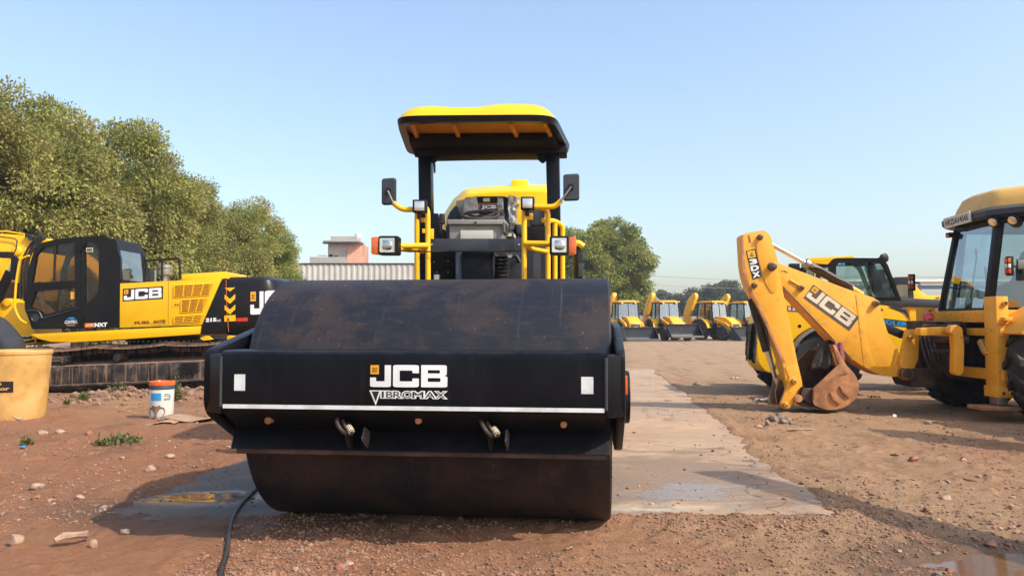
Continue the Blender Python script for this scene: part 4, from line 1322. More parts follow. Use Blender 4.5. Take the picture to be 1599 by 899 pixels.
# outer stiffening plate
b.prism(fillet(pk([(1180, 375), (1197, 371), (1206, 395), (1213, 425), (1214, 455), (1206, 458), (1196, 444), (1184, 405)], DYY - .012), .06), DY * .014, 'yellow_worn')
b.prism(fillet(pk([(1226, 572), (1246, 568), (1253, 598), (1250, 634), (1240, 632), (1236, 600)], DYY - .012), .03), DY * .014, 'yellow_worn')
# darker rust-coloured front flange of the dipper
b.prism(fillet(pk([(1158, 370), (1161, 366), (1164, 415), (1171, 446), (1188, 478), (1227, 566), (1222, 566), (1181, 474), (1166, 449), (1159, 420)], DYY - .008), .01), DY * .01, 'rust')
pins(b, [(1186.5, 370.5), (1177.5, 445.5)], .034, DYY); pins(b, [(1204.5, 416.5)], .052, DYY, .09)
b.tube(pk([(1170, 367), (1172, 378)], DYY - .003), .012, 'rust', 6)
dk(b, 'rect', (1175.2, 436.6), (1189.7, 432.6), (1164.6, 392), 'print_black', Y=DYY, lift=.004)
O0, O1, O2 = (1168.6, 403.4), (1180.2, 401.4), (1166.2, 392.6)
dk(b, 'rect', O0, O1, O2, 'square', Y=DYY, lift=.007)
for p in ([(.25, .2), (.75, .2), (.75, .34), (.25, .34)], [(.3, .4), (.44, .38), (.7, .7), (.58, .76)], [(.55, .42), (.78, .42), (.72, .56)]):
    O = at(*O0, DYY); b.geo(p, [tuple(range(len(p)))], O, at(*O1, DYY) - O, at(*O2, DYY) - O, 'print_brown', .01)
dk(b, 'text', (1171, 413.5), (1183, 411.3), (1169.3, 405.4), '3', 'white', bold=.04, Y=DYY, lift=.007)
dk(b, 'text', (1173.2, 423.6), (1185.6, 421.3), (1171.4, 415.5), 'D', 'white', bold=.04, Y=DYY, lift=.007)
dk(b, 'text', (1175.6, 433.9), (1188, 431.4), (1173.7, 425.6), 'X', 'white', bold=.05, Y=DYY, lift=.007)
dip = b.build('dipper', K, .016)
# dipper ram on the boom
b = MB(); 
b.cyl(at(1260, 412, BY + .15), at(1328, 449, BY + .15), .062, 'pin', 16)
b.cyl(at(1324, 447, BY + .15), at(1346, 460, BY + .15), .045, 'yellow_worn', 12)
b.lathe([(.07, -.03), (.07, .03), (.04, .03)], at(1260, 412, BY + .15), at(1328, 449, BY + .15) - at(1260, 412, BY + .15), 'steel', 16)
ram = b.build('boom_ram', K)
b = MB(); b.cyl(at(1198, 378, BY + .15), at(1261, 412.5, BY + .15), .033, 'chrome', 14); b.build('rod', ram)
b = MB()
b.tube(pk([(1264, 416), (1280, 418), (1306, 434), (1323, 441), (1329, 452)], BY + .02), .014, 'hose', 8, .12)
b.tube(pk([(1270, 417), (1292, 424), (1315, 437), (1331, 446), (1331, 457)], BY + .06), .014, 'hose', 8, .12)
b.build('hose', ram)
# bucket ram in front of the dipper
b = MB(); b.cyl(at(1173, 466, BY + .15), at(1197, 548, BY + .15), .058, 'hose', 16); ram2 = b.build('bucket_ram', K)
b = MB(); b.cyl(at(1196, 545, BY + .15), at(1217, 608, BY + .15), .032, 'chrome', 14); b.build('rod', ram2)
b = MB(); b.tube(pk([(1210, 570), (1207, 600), (1203, 614), (1200, 632)], BY + .35), .014, 'steel', 6, .1); b.tube(pk([(1184, 480), (1196, 510), (1205, 560), (1212, 590)], BY + .0), .013, 'hose', 6, .1); b.build('hose', ram2)
# tipping link
b = MB()
lk = fillet(pk([(1229, 603), (1232, 590), (1239, 586), (1246, 590), (1248.5, 598), (1243, 612), (1236, 635), (1226, 639), (1218, 633), (1222, 622)], DYY - .05), .05)
b.prism(lk, DY * .06, 'yellow_worn'); b.prism([p + DY * .5 for p in lk], DY * .06, 'yellow_worn')
pins(b, [(1238.5, 595), (1225.5, 632)], .036, DYY - .05)
b.prism(fillet(pk([(1216, 590), (1230, 600), (1226, 632), (1213, 632), (1210, 612)], BY + .1), .04), DY * .2, 'rust_dark')
b.build('tipping_link', K, .008)
# bucket: two side plates, curved shell, teeth
b = MB()
BF = BY - .12; BW = .62
side_px = [(1269.5, 607), (1310, 569), (1318, 566), (1324, 572), (1337, 586), (1342.5, 603), (1338, 622), (1318, 637), (1292, 641), (1270, 632)]
sd = fillet(pk(side_px, BF), [.02, .02, .03, .1, .1, .1, .1, .1, .1, .05])
b.prism(sd, DY * .03, 'rust')
b.prism([p + DY * BW for p in fillet(pk([(1253, 610), (1264, 574), (1290, 548), (1309, 548), (1324, 572), (1337, 586), (1342, 603), (1338, 622), (1318, 637), (1270, 632)], BF), .03)], DY * .03, 'rust_dark')  # shade inside the bucket painted in: far plate and inner faces darker
# raised rim and diamonds on the side plate
b.prism(fillet(pk([(1271, 608), (1311, 572), (1318, 568), (1323, 574), (1326, 583), (1312, 585), (1282, 612), (1272, 624)], BF - .012), .02), DY * .014, 'rust')
for x, y in ((1302.5, 618), (1318, 608)):
    q = [at(x - 8.2, y - 6.6, BF), at(x + 4.8, y + 1.2, BF), at(x + 8, y + 14.2, BF), at(x - 5, y + 4.6, BF)]
    cq = sum(q, V()) / 4
    b.loft([[p - DY * .002 for p in q], [cq + (p - cq) * .82 - DY * .03 for p in q]], 'rust')
back = fillet(pk([(1318, 566), (1324, 572), (1337, 586), (1342.5, 603), (1338, 622), (1318, 637), (1292, 641), (1268, 635), (1247, 622), (1250, 606)], BF + .02), [.03, .1, .1, .1, .1, .1, .1, .1, .06, .05])
cen = V((at(1295, 606, BF).x, 0, at(1295, 606, BF).z))
inner = [p + (cen - V((p.x, 0, p.z))).normalized() * .025 for p in back]
k0 = None
va = [b.bm.verts.new(p) for p in back]; vb = [b.bm.verts.new(p + DY * (BW - .01)) for p in back]
vc = [b.bm.verts.new(p) for p in inner]; vd = [b.bm.verts.new(p + DY * (BW - .01)) for p in inner]
kk, kd = b.mi('rust'), b.mi('rust_dark')
for i in range(len(back) - 1):
    for A4, kx in (((va[i], va[i + 1], vb[i + 1], vb[i]), kd if i > len(back) * .6 else kk), ((vc[i], vd[i], vd[i + 1], vc[i + 1]), kd)):
        b.bm.faces.new(A4).material_index = kx
for i in (0, len(back) - 1):
    b.bm.faces.new((va[i], vb[i], vd[i], vc[i])).material_index = kd
# dark hinge cheeks between the dipper foot and the shell
for yy in (.06, .50):
    b.prism(fillet(pk([(1240, 624), (1252, 606), (1272, 606), (1276, 634), (1262, 637), (1246, 632)], BF + yy), .04), DY * .04, 'rust_dark')
b.cyl(at(1247, 622, BF + .0), at(1247, 622, BF + .0) + DY * .62, .055, 'rust', 16)
for k in range(5):
    y_ = BF + .06 + k * .125
    p = at(1318, 568, BF); p.y = y_
    q = at(1304, 538, BF)
    b.hexa([V((p.x - .05, y_ - .04, p.z - .03)), V((p.x + .05, y_ - .04, p.z - .03)), V((p.x + .05, y_ + .04, p.z - .03)), V((p.x - .05, y_ + .04, p.z - .03)),
            V((q.x - .015, y_ - .03, q.z)), V((q.x + .015, y_ - .03, q.z)), V((q.x + .015, y_ + .03, q.z)), V((q.x - .015, y_ + .03, q.z))], 'rust')
b.build('digging_bucket', K, .005)
# kingpost and slide carriage
for dy_ in (-.02, .36):
    b = MB(); b.prism(fillet(pk([(1414, 514), (1436, 514), (1434, 560), (1424, 584), (1412, 586), (1404, 566)], BY + dy_), .03), DY * .04, 'yellow_worn')
    if dy_ < 0: pins(b, [(1419, 527)], .035, BY - .02); pins(b, [(1414, 583)], .07, BY - .02, .08, 'rust_dark')
    b.build('kingpost_plate', K, .01)
b = MB()
# black castings, valve block and rams behind the kingpost
b.box((6.0, 10.95, .84), (.30, .55, .68), 'rust_dark'); b.box((6.5, 10.9, 1.0), (.12, 1.5, .5), 'dark_gap')
b.cyl((5.75, 10.62, 1.02), (6.15, 10.35, 1.02), .05, 'rust_dark', 14); b.cyl((5.72, 10.6, .86), (6.05, 10.3, .86), .03, 'chrome', 12)
b.cyl((5.7, 10.9, .36), (5.7, 10.9, 1.28), .1, 'rust_dark', 16)
b.prism(fillet([(5.45, 10.7, .62), (5.9, 10.7, .62), (5.85, 10.7, .36), (5.55, 10.7, .36)], .04), DY * .5, 'rust_dark')
for x, y, z, s in ((5.88, 10.6, 1.12, .12), (5.95, 10.5, .78, .14), (5.86, 10.58, .62, .12), (5.98, 10.52, 1.2, .1)): b.box((x, y, z), (s, .1, s * .8), 'pin')
b.build('slew_carriage', K, .012)
b = MB()
for k in range(7):
    z = 1.06 + .035 * k
    b.tube([(5.62, 10.62, z), (5.85, 10.5 + .01 * k, z + .02 * (k % 3)), (6.1, 10.42, z - .01), (6.2, 10.5, z - .05)], .014, 'hose', 6, .1)
for k in range(4): b.tube([(5.6 + .05 * k, 10.6, 1.15), (5.62 + .06 * k, 10.5, .8), (5.75 + .05 * k, 10.55, .55), (6.0, 10.6, .5)], .015, 'hose', 6, .15)
b.cyl(at(1375, 508, BY + .5), at(1408, 522, BY + .1), .06, 'hose', 14)
b.cyl(at(1383, 537, BY + .4), at(1400, 547, BY + .3), .03, 'chrome', 10)
b.build('hose_bundle', K)
# yellow curved stop column and the frame rails
b = MB()
b.prism(fillet(poly_at([(1482, 520), (1484, 509), (1495, 506), (1503, 512), (1506, 540), (1505, 582), (1499, 587), (1490, 584), (1491, 545), (1489, 522)], 10.15), .04), DY * .12, 'yellow_worn')
b.prism(fillet(poly_at([(1437, 512), (1478, 510), (1488, 516), (1486, 526), (1466, 523), (1437, 524)], 10.3), .03), DY * .15, 'yellow_worn')
b.build('swing_lever', K, .012)
b = MB()
b.box((6.3, 10.75, 1.30), (.10, 2.0, .05), 'yellow_worn'); b.box((6.28, 10.75, 1.13), (.12, 1.9, .10), 'yellow_worn'); b.box((6.3, 10.75, .58), (.12, 1.9, .14), 'yellow_worn')
b.box((6.46, 10.75, .88), (.06, 1.9, .5), 'dark_gap')
b.tube([(6.25, 10.25, 1.0), (6.22, 10.1, .86), (6.27, 9.98, .84)], .06, 'steel', 10, .1)
b.build('rear_frame', K, .012)
b = MB(); b.prism([(6.22, 9.98, 1.42), (6.22, 11.6, 1.42), (6.22, 11.6, 1.26), (6.22, 9.98, 1.26)], (.4, 0, 0), 'yellow_worn')
for y in (10.3, 10.6, 10.9, 11.2): b.cyl((6.225, y, 1.37), (6.21, y, 1.37), .014, 'pin', 8)
b.build('cab_sill', K, .015)
# stabiliser legs
for Yc, near in ((9.96, True), (11.66, False)):
    b = MB()
    b.box((6.27, Yc, .99 if near else 1.05), (.155, .26, 1.20 if near else .85), 'yellow_worn')
    if near:
        b.box((6.27, Yc, .37), (.19, .30, .14), 'yellow_worn')
        p = V((6.30, Yc - .13, 1.50)); b.cyl(p, p - DY * .03, .035, 'pin', 12)
        for x in (6.22, 6.33): b.cyl((x, Yc - .15, .36), (x, Yc - .19, .36), .034, 'pin', 10)
        for z, s in ((1.22, .05), (.62, .04)): b.rect(V((6.195, Yc - .13, z)), V((.15, 0, 0)), V((0, 0, .012)), 'rust', .002)
    else:
        p = V((6.25, Yc - .13, 1.42)); b.cyl(p, p - DY * .03, .035, 'pin', 12)
    lg = b.build('stabiliser_leg', K, .016)
    if near:
        b = MB(); b.box((6.27, Yc, .26), (.13, .18, .12), 'steel'); b.build('inner_leg', lg, .01)
        b = MB(); b.box((6.22, Yc, .165), (.52, .34, .05), 'rust'); b.build('foot_pad', lg, .012)
# rear wheels
for Yc, d in ((9.72, -1), (11.85, 1)):
    b = MB(); tyre(b, (7.02, Yc, .70), (0, d, 0), .74, .46, lugs=16, lug_h=.045); w = b.build('rear_wheel', K)
    b = MB(); rim(b, (7.02, Yc, .70), (0, d, 0), .42, .42, 'yellow_worn'); b.build('rim', w)
    b = MB()
    pts = [V((7.02 + .86 * math.cos(t), 0, .70 + .80 * math.sin(t))) for t in np.linspace(math.radians(8), math.radians(150), 14)]
    pts2 = [V((7.02 + .90 * math.cos(t), 0, .70 + .84 * math.sin(t))) for t in np.linspace(math.radians(150), math.radians(8), 14)]
    b.prism([p + V((0, Yc - .28, 0)) for p in pts + pts2], DY * .56, 'yellow_worn'); b.build('mudguard', K, .01)
# cab
CX0 = 6.34
b = MB()
def q(x, y, z): return V((x, y, z))
z0, z1 = 1.42, 2.62
# rear lower corners and upper corners (the rear glass leans in at the top)
RL, RR = q(6.37, 11.40, z0), q(6.42, 10.36, z0)
RLt, RRt = q(6.58, 11.30, z1), q(6.56, 10.30, z1)
QL, QR = q(CX0 + .42, 11.75, z0), q(6.86, 9.98, z0)
QLt, QRt = q(CX0 + .50, 11.6, z1), q(6.90, 10.0, z1)
FL, FR = q(CX0 + 1.75, 11.75, z0), q(CX0 + 1.75, 9.98, z0)
FLt, FRt = q(CX0 + 1.6, 11.6, z1), q(CX0 + 1.6, 10.03, z1)
for a_, c_, w in ((RL, RLt, .08), (RR, RRt, .10), (QL, QLt, .08), (QR, QRt, .09), (FL, FLt, .08), (FR, FRt, .08)):
    b.bar(a_, c_, w, w, 'black_matt', up=(0, 1, 0))
for a_, c_ in ((RL, RR), (RR, QR), (QR, FR), (RL, QL), (QL, FL), (FL, FR), (RLt, RRt), (RRt, QRt), (QRt, FRt), (RLt, QLt), (QLt, FLt), (FLt, FRt)):
    b.bar(a_, c_, .07, .07, 'black_matt')
b.prism([p + V((0, 0, .0)) for p in (RLt, RRt, QRt, FRt, FLt, QLt)], (0, 0, .1), 'black_matt')
b.prism([p - V((0, 0, .5)) for p in (RL, RR, QR, FR, FL, QL)], (0, 0, .04), 'black_matt')
cab = b.build('cab', K, .012)
b = MB()
def glz(a_, c_, d_, e_, m='glass_pale'): b.add([a_, c_, d_, e_], [(0, 1, 2, 3)], m)
glz(RL, RR, RRt, RLt); b.build('rear_window', cab)
b = MB(); glz(RR, QR, QRt, RRt, 'glass_pale'); b.build('corner_window', cab)
b = MB(); glz(RL, QL, QLt, RLt, 'glass'); b.build('corner_window', cab)
b = MB(); glz(QR, FR, FRt, QRt, 'glass'); b.build('side_window', cab)
b = MB(); glz(QL, FL, FLt, QLt, 'glass'); b.build('side_window', cab)
b = MB(); glz(FL, FR, FRt, FLt, 'glass'); b.build('windscreen', cab)
b = MB(); b.prism(fillet([(6.9, 10.6, 1.3), (7.3, 10.6, 1.3), (7.35, 10.6, 1.75), (7.5, 10.6, 2.25), (7.38, 10.6, 2.3), (7.2, 10.6, 1.85), (6.9, 10.6, 1.75)], .05), DY * .5, 'cloth_black'); b.build('seat', cab, .03)
b = MB(); b.tube([(6.62, 10.7, 1.5), (6.62, 10.7, 1.85), (6.55, 10.62, 2.02)], .015, 'hose', 6, .1); b.tube([(6.6, 11.05, 1.6), (6.7, 11.05, 2.2), (6.6, 10.9, 2.3)], .012, 'hose', 6, .1)
b.box((6.75, 10.8, 1.5), (.3, .5, .2), 'slate'); b.build('control_levers', cab)
# roof
def ring_r(ins, z): return fillet([q(6.44 + ins, 11.50 - ins, z), q(6.42 + ins, 10.28 + ins, z), q(6.80 + ins, 9.80 + ins, z), q(CX0 + 1.9 - ins, 9.82 + ins, z), q(CX0 + 1.9 - ins, 11.85 - ins, z), q(6.8 + ins, 11.85 - ins, z)],
                                  [.1, .12, .2, .2, .2, .2], 5)
b = MB(); b.loft([ring_r(.03, 2.66), ring_r(0, 2.70), ring_r(.0, 2.77), ring_r(.14, 2.84)], 'slate'); b.build('roof_rim', cab, ang=.5)
b = MB(); b.loft([ring_r(.12, 2.82), ring_r(.15, 2.92), ring_r(.20, 3.04), ring_r(.28, 3.10), ring_r(.5, 3.13)], 'yellow_shade_tan'); b.build('roof', cab, ang=.9)
# number plate on the rear roof edge
b = MB()
O = V((6.415, 11.34, 2.64)); U = V((-.01, -.66, .02)); W = V((-.02, 0, .15))
N_ = U.cross(W).normalized()
b.hexa([O, O + U, O + U + W, O + W] + [p - N_ * .02 for p in (O, O + U, O + U + W, O + W)], 'white_dirty')
b.text('HR25AV4545', O + U * .06 + W * .2, U * .88, W * .58, 'print_black', .02, .003)
b.build('number_plate', cab)
# work lamps under the roof edge
for x, y in ((6.46, 10.27), (6.60, 10.08)):
    b = MB(); d = V((-.8, -.35, -.45)).normalized(); c = q(x, y, 2.60)
    b.lathe([(.03, .08), (.07, .04), (.075, -.01), (.065, -.012)], c, d * -1, 'black_matt', 18); wl = b.build('work_lamp', cab)
    b = MB(); b.lathe([(.064, 0), (.05, -.012), (.001, -.016)], c + d * .008, d * -1, 'lamp_glass', 18); b.build('lens', wl)
b = MB(); b.box((6.5, 11.35, 2.55), (.09, .1, .07), 'black_matt'); b.lathe([(.035, 0), (.001, .01)], (6.45, 11.33, 2.53), (-1, -.3, -.3), 'amber_lens', 12); b.build('work_lamp', cab, .01)
# tail lights
for c in ((6.40, 9.86, 1.98), (6.05, 11.60, 1.86)):
    b = MB(); b.box(c, (.06, .08, .25), 'black_matt')
    c = V(c)
    for dz, m in ((.07, 'orange'), (0, 'white_dirty'), (-.07, 'red')): b.box(c + V((-.035, -.02, dz)), (.05, .07, .068), m)
    b.tube([c + V((0.02, .02, 0)), c + V((.16, .1, 0))], .015, 'steel', 6)
    if c.y < 10: b.box(c + V((.13, -.02, .02)), (.10, .03, .13), 'steel')
    b.build('tail_light', K, .008)
b = MB(); b.tube([(6.0, 11.1, 1.36), (5.9, 10.9, 1.34), (5.85, 10.75, 1.28)], [.06, .08, .04], 'red', 8, .1); tag(b.build('cloth_rag', None, world=False, origin=(5.9, 10.9, 1.3)), 'red rag stuffed on the frame below the rear cab window of the near backhoe', 'cloth')
# belly, bonnet, front axle and loader: the half outside the frame
b = MB()
b.box((7.6, 10.85, .72), (2.6, .7, .55), 'black_matt'); b.cyl((7.02, 9.7, .7), (7.02, 11.9, .7), .14, 'black_matt', 14); b.box((9.4, 10.85, .62), (1.6, .6, .3), 'black_matt')
b.build('chassis', K, .02)
b = MB(); b.prism(fillet([(8.1, 10.3, .95), (8.1, 10.3, 1.75), (9.6, 10.3, 1.55), (9.75, 10.3, 1.4), (9.75, 10.3, .8)], .08), DY * 1.1, 'yellow_worn'); b.build('bonnet', K, .03)
for Yc, d in ((10.0, -1), (11.7, 1)):
    b = MB(); tyre(b, (9.2, Yc, .5), (0, d, 0), .5, .32, lugs=14); w = b.build('front_wheel', K)
    b = MB(); rim(b, (9.2, Yc, .5), (0, d, 0), .28, .3, 'yellow_worn'); b.build('rim', w)
    b = MB(); b.prism(fillet([(8.0, Yc - d * .25, 1.5), (8.2, Yc - d * .25, 1.75), (9.9, Yc - d * .25, 1.2), (10.6, Yc - d * .25, .45), (10.4, Yc - d * .25, .35), (9.7, Yc - d * .25, 1.0)], .08), DY * .12, 'yellow_worn'); b.build('loader_arm', K, .015)
b = MB()
lb = fillet([(10.5, 9.75, 1.0), (10.45, 9.75, .15), (10.6, 9.75, .06), (11.5, 9.75, .05)], .1)
pr_ = lb + [p + V((-.03, 0, -.03)) for p in reversed(lb)]
b.prism(pr_, DY * 2.2, 'slate')
for y in (9.75, 11.92): b.prism([(10.5, y, 1.0), (10.45, y, .12), (11.5, y, .06), (11.1, y, .5)], DY * .03, 'slate')
b.build('loader_bucket', K)
# rags on the bucket
def rag(name, label, pts_px, Y, m, nx=8, ny=12, amp=.03, seed=1):
    r_ = random.Random(seed); b = MB(); g = []
    (x0, y0), (x1, y1), (x2, y2), (x3, y3) = pts_px
    for j in range(ny + 1):
        for i in range(nx + 1):
            s, t = i / nx, j / ny
            x = (x0 * (1 - s) + x1 * s) * (1 - t) + (x3 * (1 - s) + x2 * s) * t
            y = (y0 * (1 - s) + y1 * s) * (1 - t) + (y3 * (1 - s) + y2 * s) * t
            f = math.sin(s * 9 + seed + t * 1.5) * amp * (.4 + t)
            g.append(at(x + r_.uniform(-.8, .8), y + r_.uniform(-1, 1) + (r_.uniform(-2, 3) if j == ny else 0), Y + f + r_.uniform(-.008, .008)))
    b.add(g, [(j * (nx + 1) + i, j * (nx + 1) + i + 1, (j + 1) * (nx + 1) + i + 1, (j + 1) * (nx + 1) + i) for j in range(ny) for i in range(nx)], m)
    o = sum(g, V()) / len(g)
    ob = b.build(name, None, world=False, origin=o)
    mod = ob.modifiers.new('thickness', 'SOLIDIFY'); mod.thickness = .006
    return tag(ob, label, 'cloth')
rag('cloth_rag', 'charcoal rag hanging from the teeth of the rusty digging bucket', [(1281, 533), (1306, 528), (1294, 576), (1266, 574)], BF + .2, 'cloth_grey', seed=2)
rag('cloth_rag', 'dull pink and purple rag draped over the rusty bucket lip', [(1303, 535), (1315, 534), (1319, 560), (1311, 566)], BF + .05, 'cloth_pink', 5, 8, .02, seed=4)
rag('cloth_rag', 'brown rag lying over the bucket mouth between two other rags', [(1290, 531), (1312, 534), (1304, 560), (1288, 552)], BF + .3, 'rust_dark', 5, 8, .03, seed=6)
rag('hanging_cloth', 'black jacket hanging from the rear end of the yellow telehandler', [(1166, 508), (1182, 502), (1180, 566), (1164, 560)], 12.6, 'cloth_black', 8, 14, .05, seed=9)

# ================================================================== TELEHANDLER
TY = 13.2
TL = thing('telehandler', 'bright yellow telehandler with a large rounded cab window standing behind the digging arm', 'telehandler', (6.6, 14.2, 0))
def pt(pts, Y=TY): return poly_at(pts, Y)
b = MB()
b.prism(fillet(pt([(1182, 540), (1186, 512), (1196, 470), (1222, 463), (1300, 468), (1376, 476), (1376, 560), (1330, 585), (1240, 590), (1196, 580), (1184, 565)]), [.1, .1, .15, .1, .1, .05, .05, .1, .1, .2, .15]), DY * .7, 'yellow')
O0, O1, O2 = (1236.2, 486.2), (1257.5, 487.2), (1236.2, 478)
def dt(b, kind, a, c, d, *args, Y=TY, **k): dk(b, kind, a, c, d, *args, Y=Y, **k)
dt(b, 'rect', (1229, 486.2), (1261, 487.6), (1229, 477.4), 'print_faded', lift=.003)
dt(b, 'rect', (1229.6, 485.4), (1235.5, 485.7), (1229.6, 478.2), 'orange', lift=.006)
dt(b, 'rect', (1230.8, 484.2), (1234.4, 484.4), (1230.8, 479.4), 'cream', lift=.009)
dt(b, 'text', (1237, 484.8), (1254, 485.6), (1237, 478.8), '530', 'white', bold=.05, lift=.006)
p = at(1248.5, 509, TY); b.cyl(p + DY * .0, p - DY * .004, .034, 'dark_gap', 16)
body = b.build('body', TL, .04, 3)
b = MB(); b.prism(pt([(1190, 466), (1225, 460), (1225, 466), (1196, 474)], TY + .7), DY * .8, 'yellow'); b.box((6.5, 14.4, .75), (3.6, .8, .5), 'black_matt'); b.build('chassis', TL, .03)
# mudguard over the near rear wheel
wc = at(1288, 571, TY); wc = V((wc.x, 13.3, .56))
b = MB()
o_ = [V((wc.x + .66 * math.cos(t), 0, wc.z + .64 * math.sin(t))) for t in np.linspace(math.radians(75), math.radians(165), 14)]
i_ = [V((wc.x + .62 * math.cos(t), 0, wc.z + .60 * math.sin(t))) for t in np.linspace(math.radians(165), math.radians(75), 14)]
b.prism([p + DY * 13.0 for p in o_ + i_], DY * .5, 'steel'); b.build('mudguard', TL, .008)
for (wx, wy, d) in ((wc.x, 13.28, -1), (wc.x, 15.1, 1), (wc.x + 2.75, 13.28, -1), (wc.x + 2.75, 15.1, 1)):
    b = MB(); tyre(b, (wx, wy, .56), (0, d, 0), .59, .38, lugs=15, lug_h=.04); w = b.build('wheel', TL)
    b = MB(); rim(b, (wx, wy, .56), (0, d, 0), .35, .36, 'yellow'); b.build('rim', w)
# dark wheel arch
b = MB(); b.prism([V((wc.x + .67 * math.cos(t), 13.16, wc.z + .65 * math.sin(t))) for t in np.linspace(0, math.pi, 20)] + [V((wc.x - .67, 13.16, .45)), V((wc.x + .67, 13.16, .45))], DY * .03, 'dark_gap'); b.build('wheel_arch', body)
# engine pod with lettering
b = MB()
b.prism(fillet(pt([(1340, 476), (1386, 476.5), (1406, 486), (1418, 500), (1422, 516), (1420, 560), (1340, 560)], TY - .1), [.02, .2, .2, .1, .05, .05, .02]), DY * .75, 'yellow')
dt(b, 'rect', (1320, 500), (1419, 511.5), (1320, 490), 'slate', Y=TY - .1, lift=.003)
dt(b, 'text', (1324, 499.4), (1416.8, 509.8), (1324, 492.4), 'TELEHANDLER', 'print_blue', bold=.04, Y=TY - .1, lift=.006)
b.build('engine_pod', TL, .04, 3)
b = MB(); b.prism(pt([(1388, 479), (1416, 482), (1422, 500), (1412, 488)], TY - .11), DY * .02, 'slate'); b.tube(pt([(1375, 482), (1378, 485)], TY - .1), .02, 'dark_gap', 6); b.build('pod_grille', TL, .004)
# cab
b = MB()
out = fillet(pt([(1296, 470), (1295, 412), (1302, 403), (1330, 402.5), (1378, 403), (1386, 412), (1408, 470)], TY - .12), [.02, .12, .1, .1, .12, .15, .02])
w = fillet(pt([(1306, 445), (1305.5, 416), (1310, 409), (1374, 408.5), (1381, 416), (1401, 464), (1330, 463)], TY - .12), [.05, .08, .08, .1, .12, .05, .1])
b.prism(out, DY * .06, 'black_cab', [w]); b.prism([p + DY * .95 for p in out], DY * .06, 'black_cab', [[p + DY * .95 for p in w]])
for i in range(len(out)):
    a_, c_ = out[i], out[(i + 1) % len(out)]
    if (a_.z + c_.z) / 2 > at(0, 411, TY).z or a_.x < at(1298, 450, TY).x and abs(a_.z - c_.z) < .2: b.add([a_, c_, c_ + DY * .95, a_ + DY * .95], [(0, 1, 2, 3)], 'black_cab')
# interior post with lever and hanging mirror
b.prism(fillet(pt([(1350, 410), (1366, 410), (1384, 463), (1366, 463), (1358, 436)], TY + .1), .1), DY * .05, 'black_cab')
b.box(at(1371, 432, TY + .3), (.22, .08, .25), 'cloth_black')
tcab = b.build('cab', TL, ang=.5)
b = MB(); b.prism([p + DY * .03 for p in w], DY * .006, 'glass')
dt(b, 'rect', (1354, 460), (1361, 460), (1354, 452), 'leaf_weed', Y=TY - .1, lift=.004)
dt(b, 'text', (1305.5, 413.5), (1313, 413.5), (1305.5, 411), 'JCB', 'white', Y=TY - .1, lift=.004); dt(b, 'rect', (1314.5, 413.5), (1319, 413.5), (1314.5, 410.5), 'print_blue', Y=TY - .1, lift=.004)
b.build('side_window', tcab)
b = MB(); a_, c_ = at(1408, 470, TY - .1), at(1386, 412, TY - .1); b.add([a_, c_, c_ + DY * .9, a_ + DY * .9], [(0, 1, 2, 3)], 'glass'); b.build('windscreen', tcab)
b = MB()
b.loft([fillet(pt([(1254, 410), (1258, 404), (1270, 402), (1334, 399), (1334, 404), (1300, 405), (1294, 413)], y), [.02, .06, .05, .02, .02, .05, .02]) for y in (TY - .08, TY + .95)], 'yellow'); b.build('roof', tcab, .02)
b = MB(); b.bar(at(1252, 468, TY - .05), at(1256, 410, TY - .05), .07, .07, 'black_cab'); b.bar(at(1276, 468, TY - .05), at(1278, 412, TY - .05), .06, .06, 'black_cab')
b.build('rear_post', tcab)
b = MB(); b.add(pt([(1253, 468), (1296, 468), (1296, 412), (1256, 410)], TY + .0), [(0, 1, 2, 3)], 'glass'); b.build('rear_window', tcab)
b = MB(); b.box(at(1240, 417, TY), (.16, .12, .12), 'black_matt'); b.box(at(1250, 422, TY), (.12, .1, .08), 'black_matt'); b.tube(pt([(1240, 418), (1256, 424)]), .02, 'black_matt', 6); b.build('work_lamp', tcab, .02)
b = MB(); b.lathe([(.02, -.05), (.07, -.04), (.08, .02), (.02, .05)], at(1381, 402.5, TY), (.4, -1, .1), 'black_matt', 14); b.tube(pt([(1372, 404), (1384, 405)]), .03, 'black_matt', 8); b.build('work_lamp', tcab)
# telescopic boom, running low along the far side of the cab
b = MB(); P = pt([(1366, 463), (1500, 469), (1500, 481), (1366, 476)], TY + .5); b.hexa(P + [p + DY * .32 for p in P], 'slate'); b.build('boom', TL, .02)
b = MB(); P = pt([(1420, 478), (1560, 483), (1560, 512), (1420, 507)], TY + .55); b.hexa(P + [p + DY * .25 for p in P], 'yellow'); b.build('boom_cradle', TL, .02)
# ================================================================== noise helpers
def vnoise(x, y, seed=0):
    xi = np.floor(x).astype(np.int64); yi = np.floor(y).astype(np.int64)
    xf = x - xi; yf = y - yi
    def hsh(a, c):
        n = (a * 374761393 + c * 668265263 + seed * 69069) & 0xFFFFFFFF
        n = ((n ^ (n >> 13)) * 1274126177) & 0xFFFFFFFF
        return ((n ^ (n >> 16)) & 0xFFFF) / 65535.0
    u = xf * xf * (3 - 2 * xf); v = yf * yf * (3 - 2 * yf)
    return (hsh(xi, yi) * (1 - u) + hsh(xi + 1, yi) * u) * (1 - v) + (hsh(xi, yi + 1) * (1 - u) + hsh(xi + 1, yi + 1) * u) * v


def fbm(x, y, o=4, seed=0):
    s = 0; a = 1; t = 0
    for k in range(o):
        s = s + a * vnoise(x * 2 ** k, y * 2 ** k, seed + k); t += a; a *= .5
    return s / t - .5


def sstep(a, b, x):
    t = np.clip((x - a) / (b - a), 0, 1); return t * t * (3 - 2 * t)


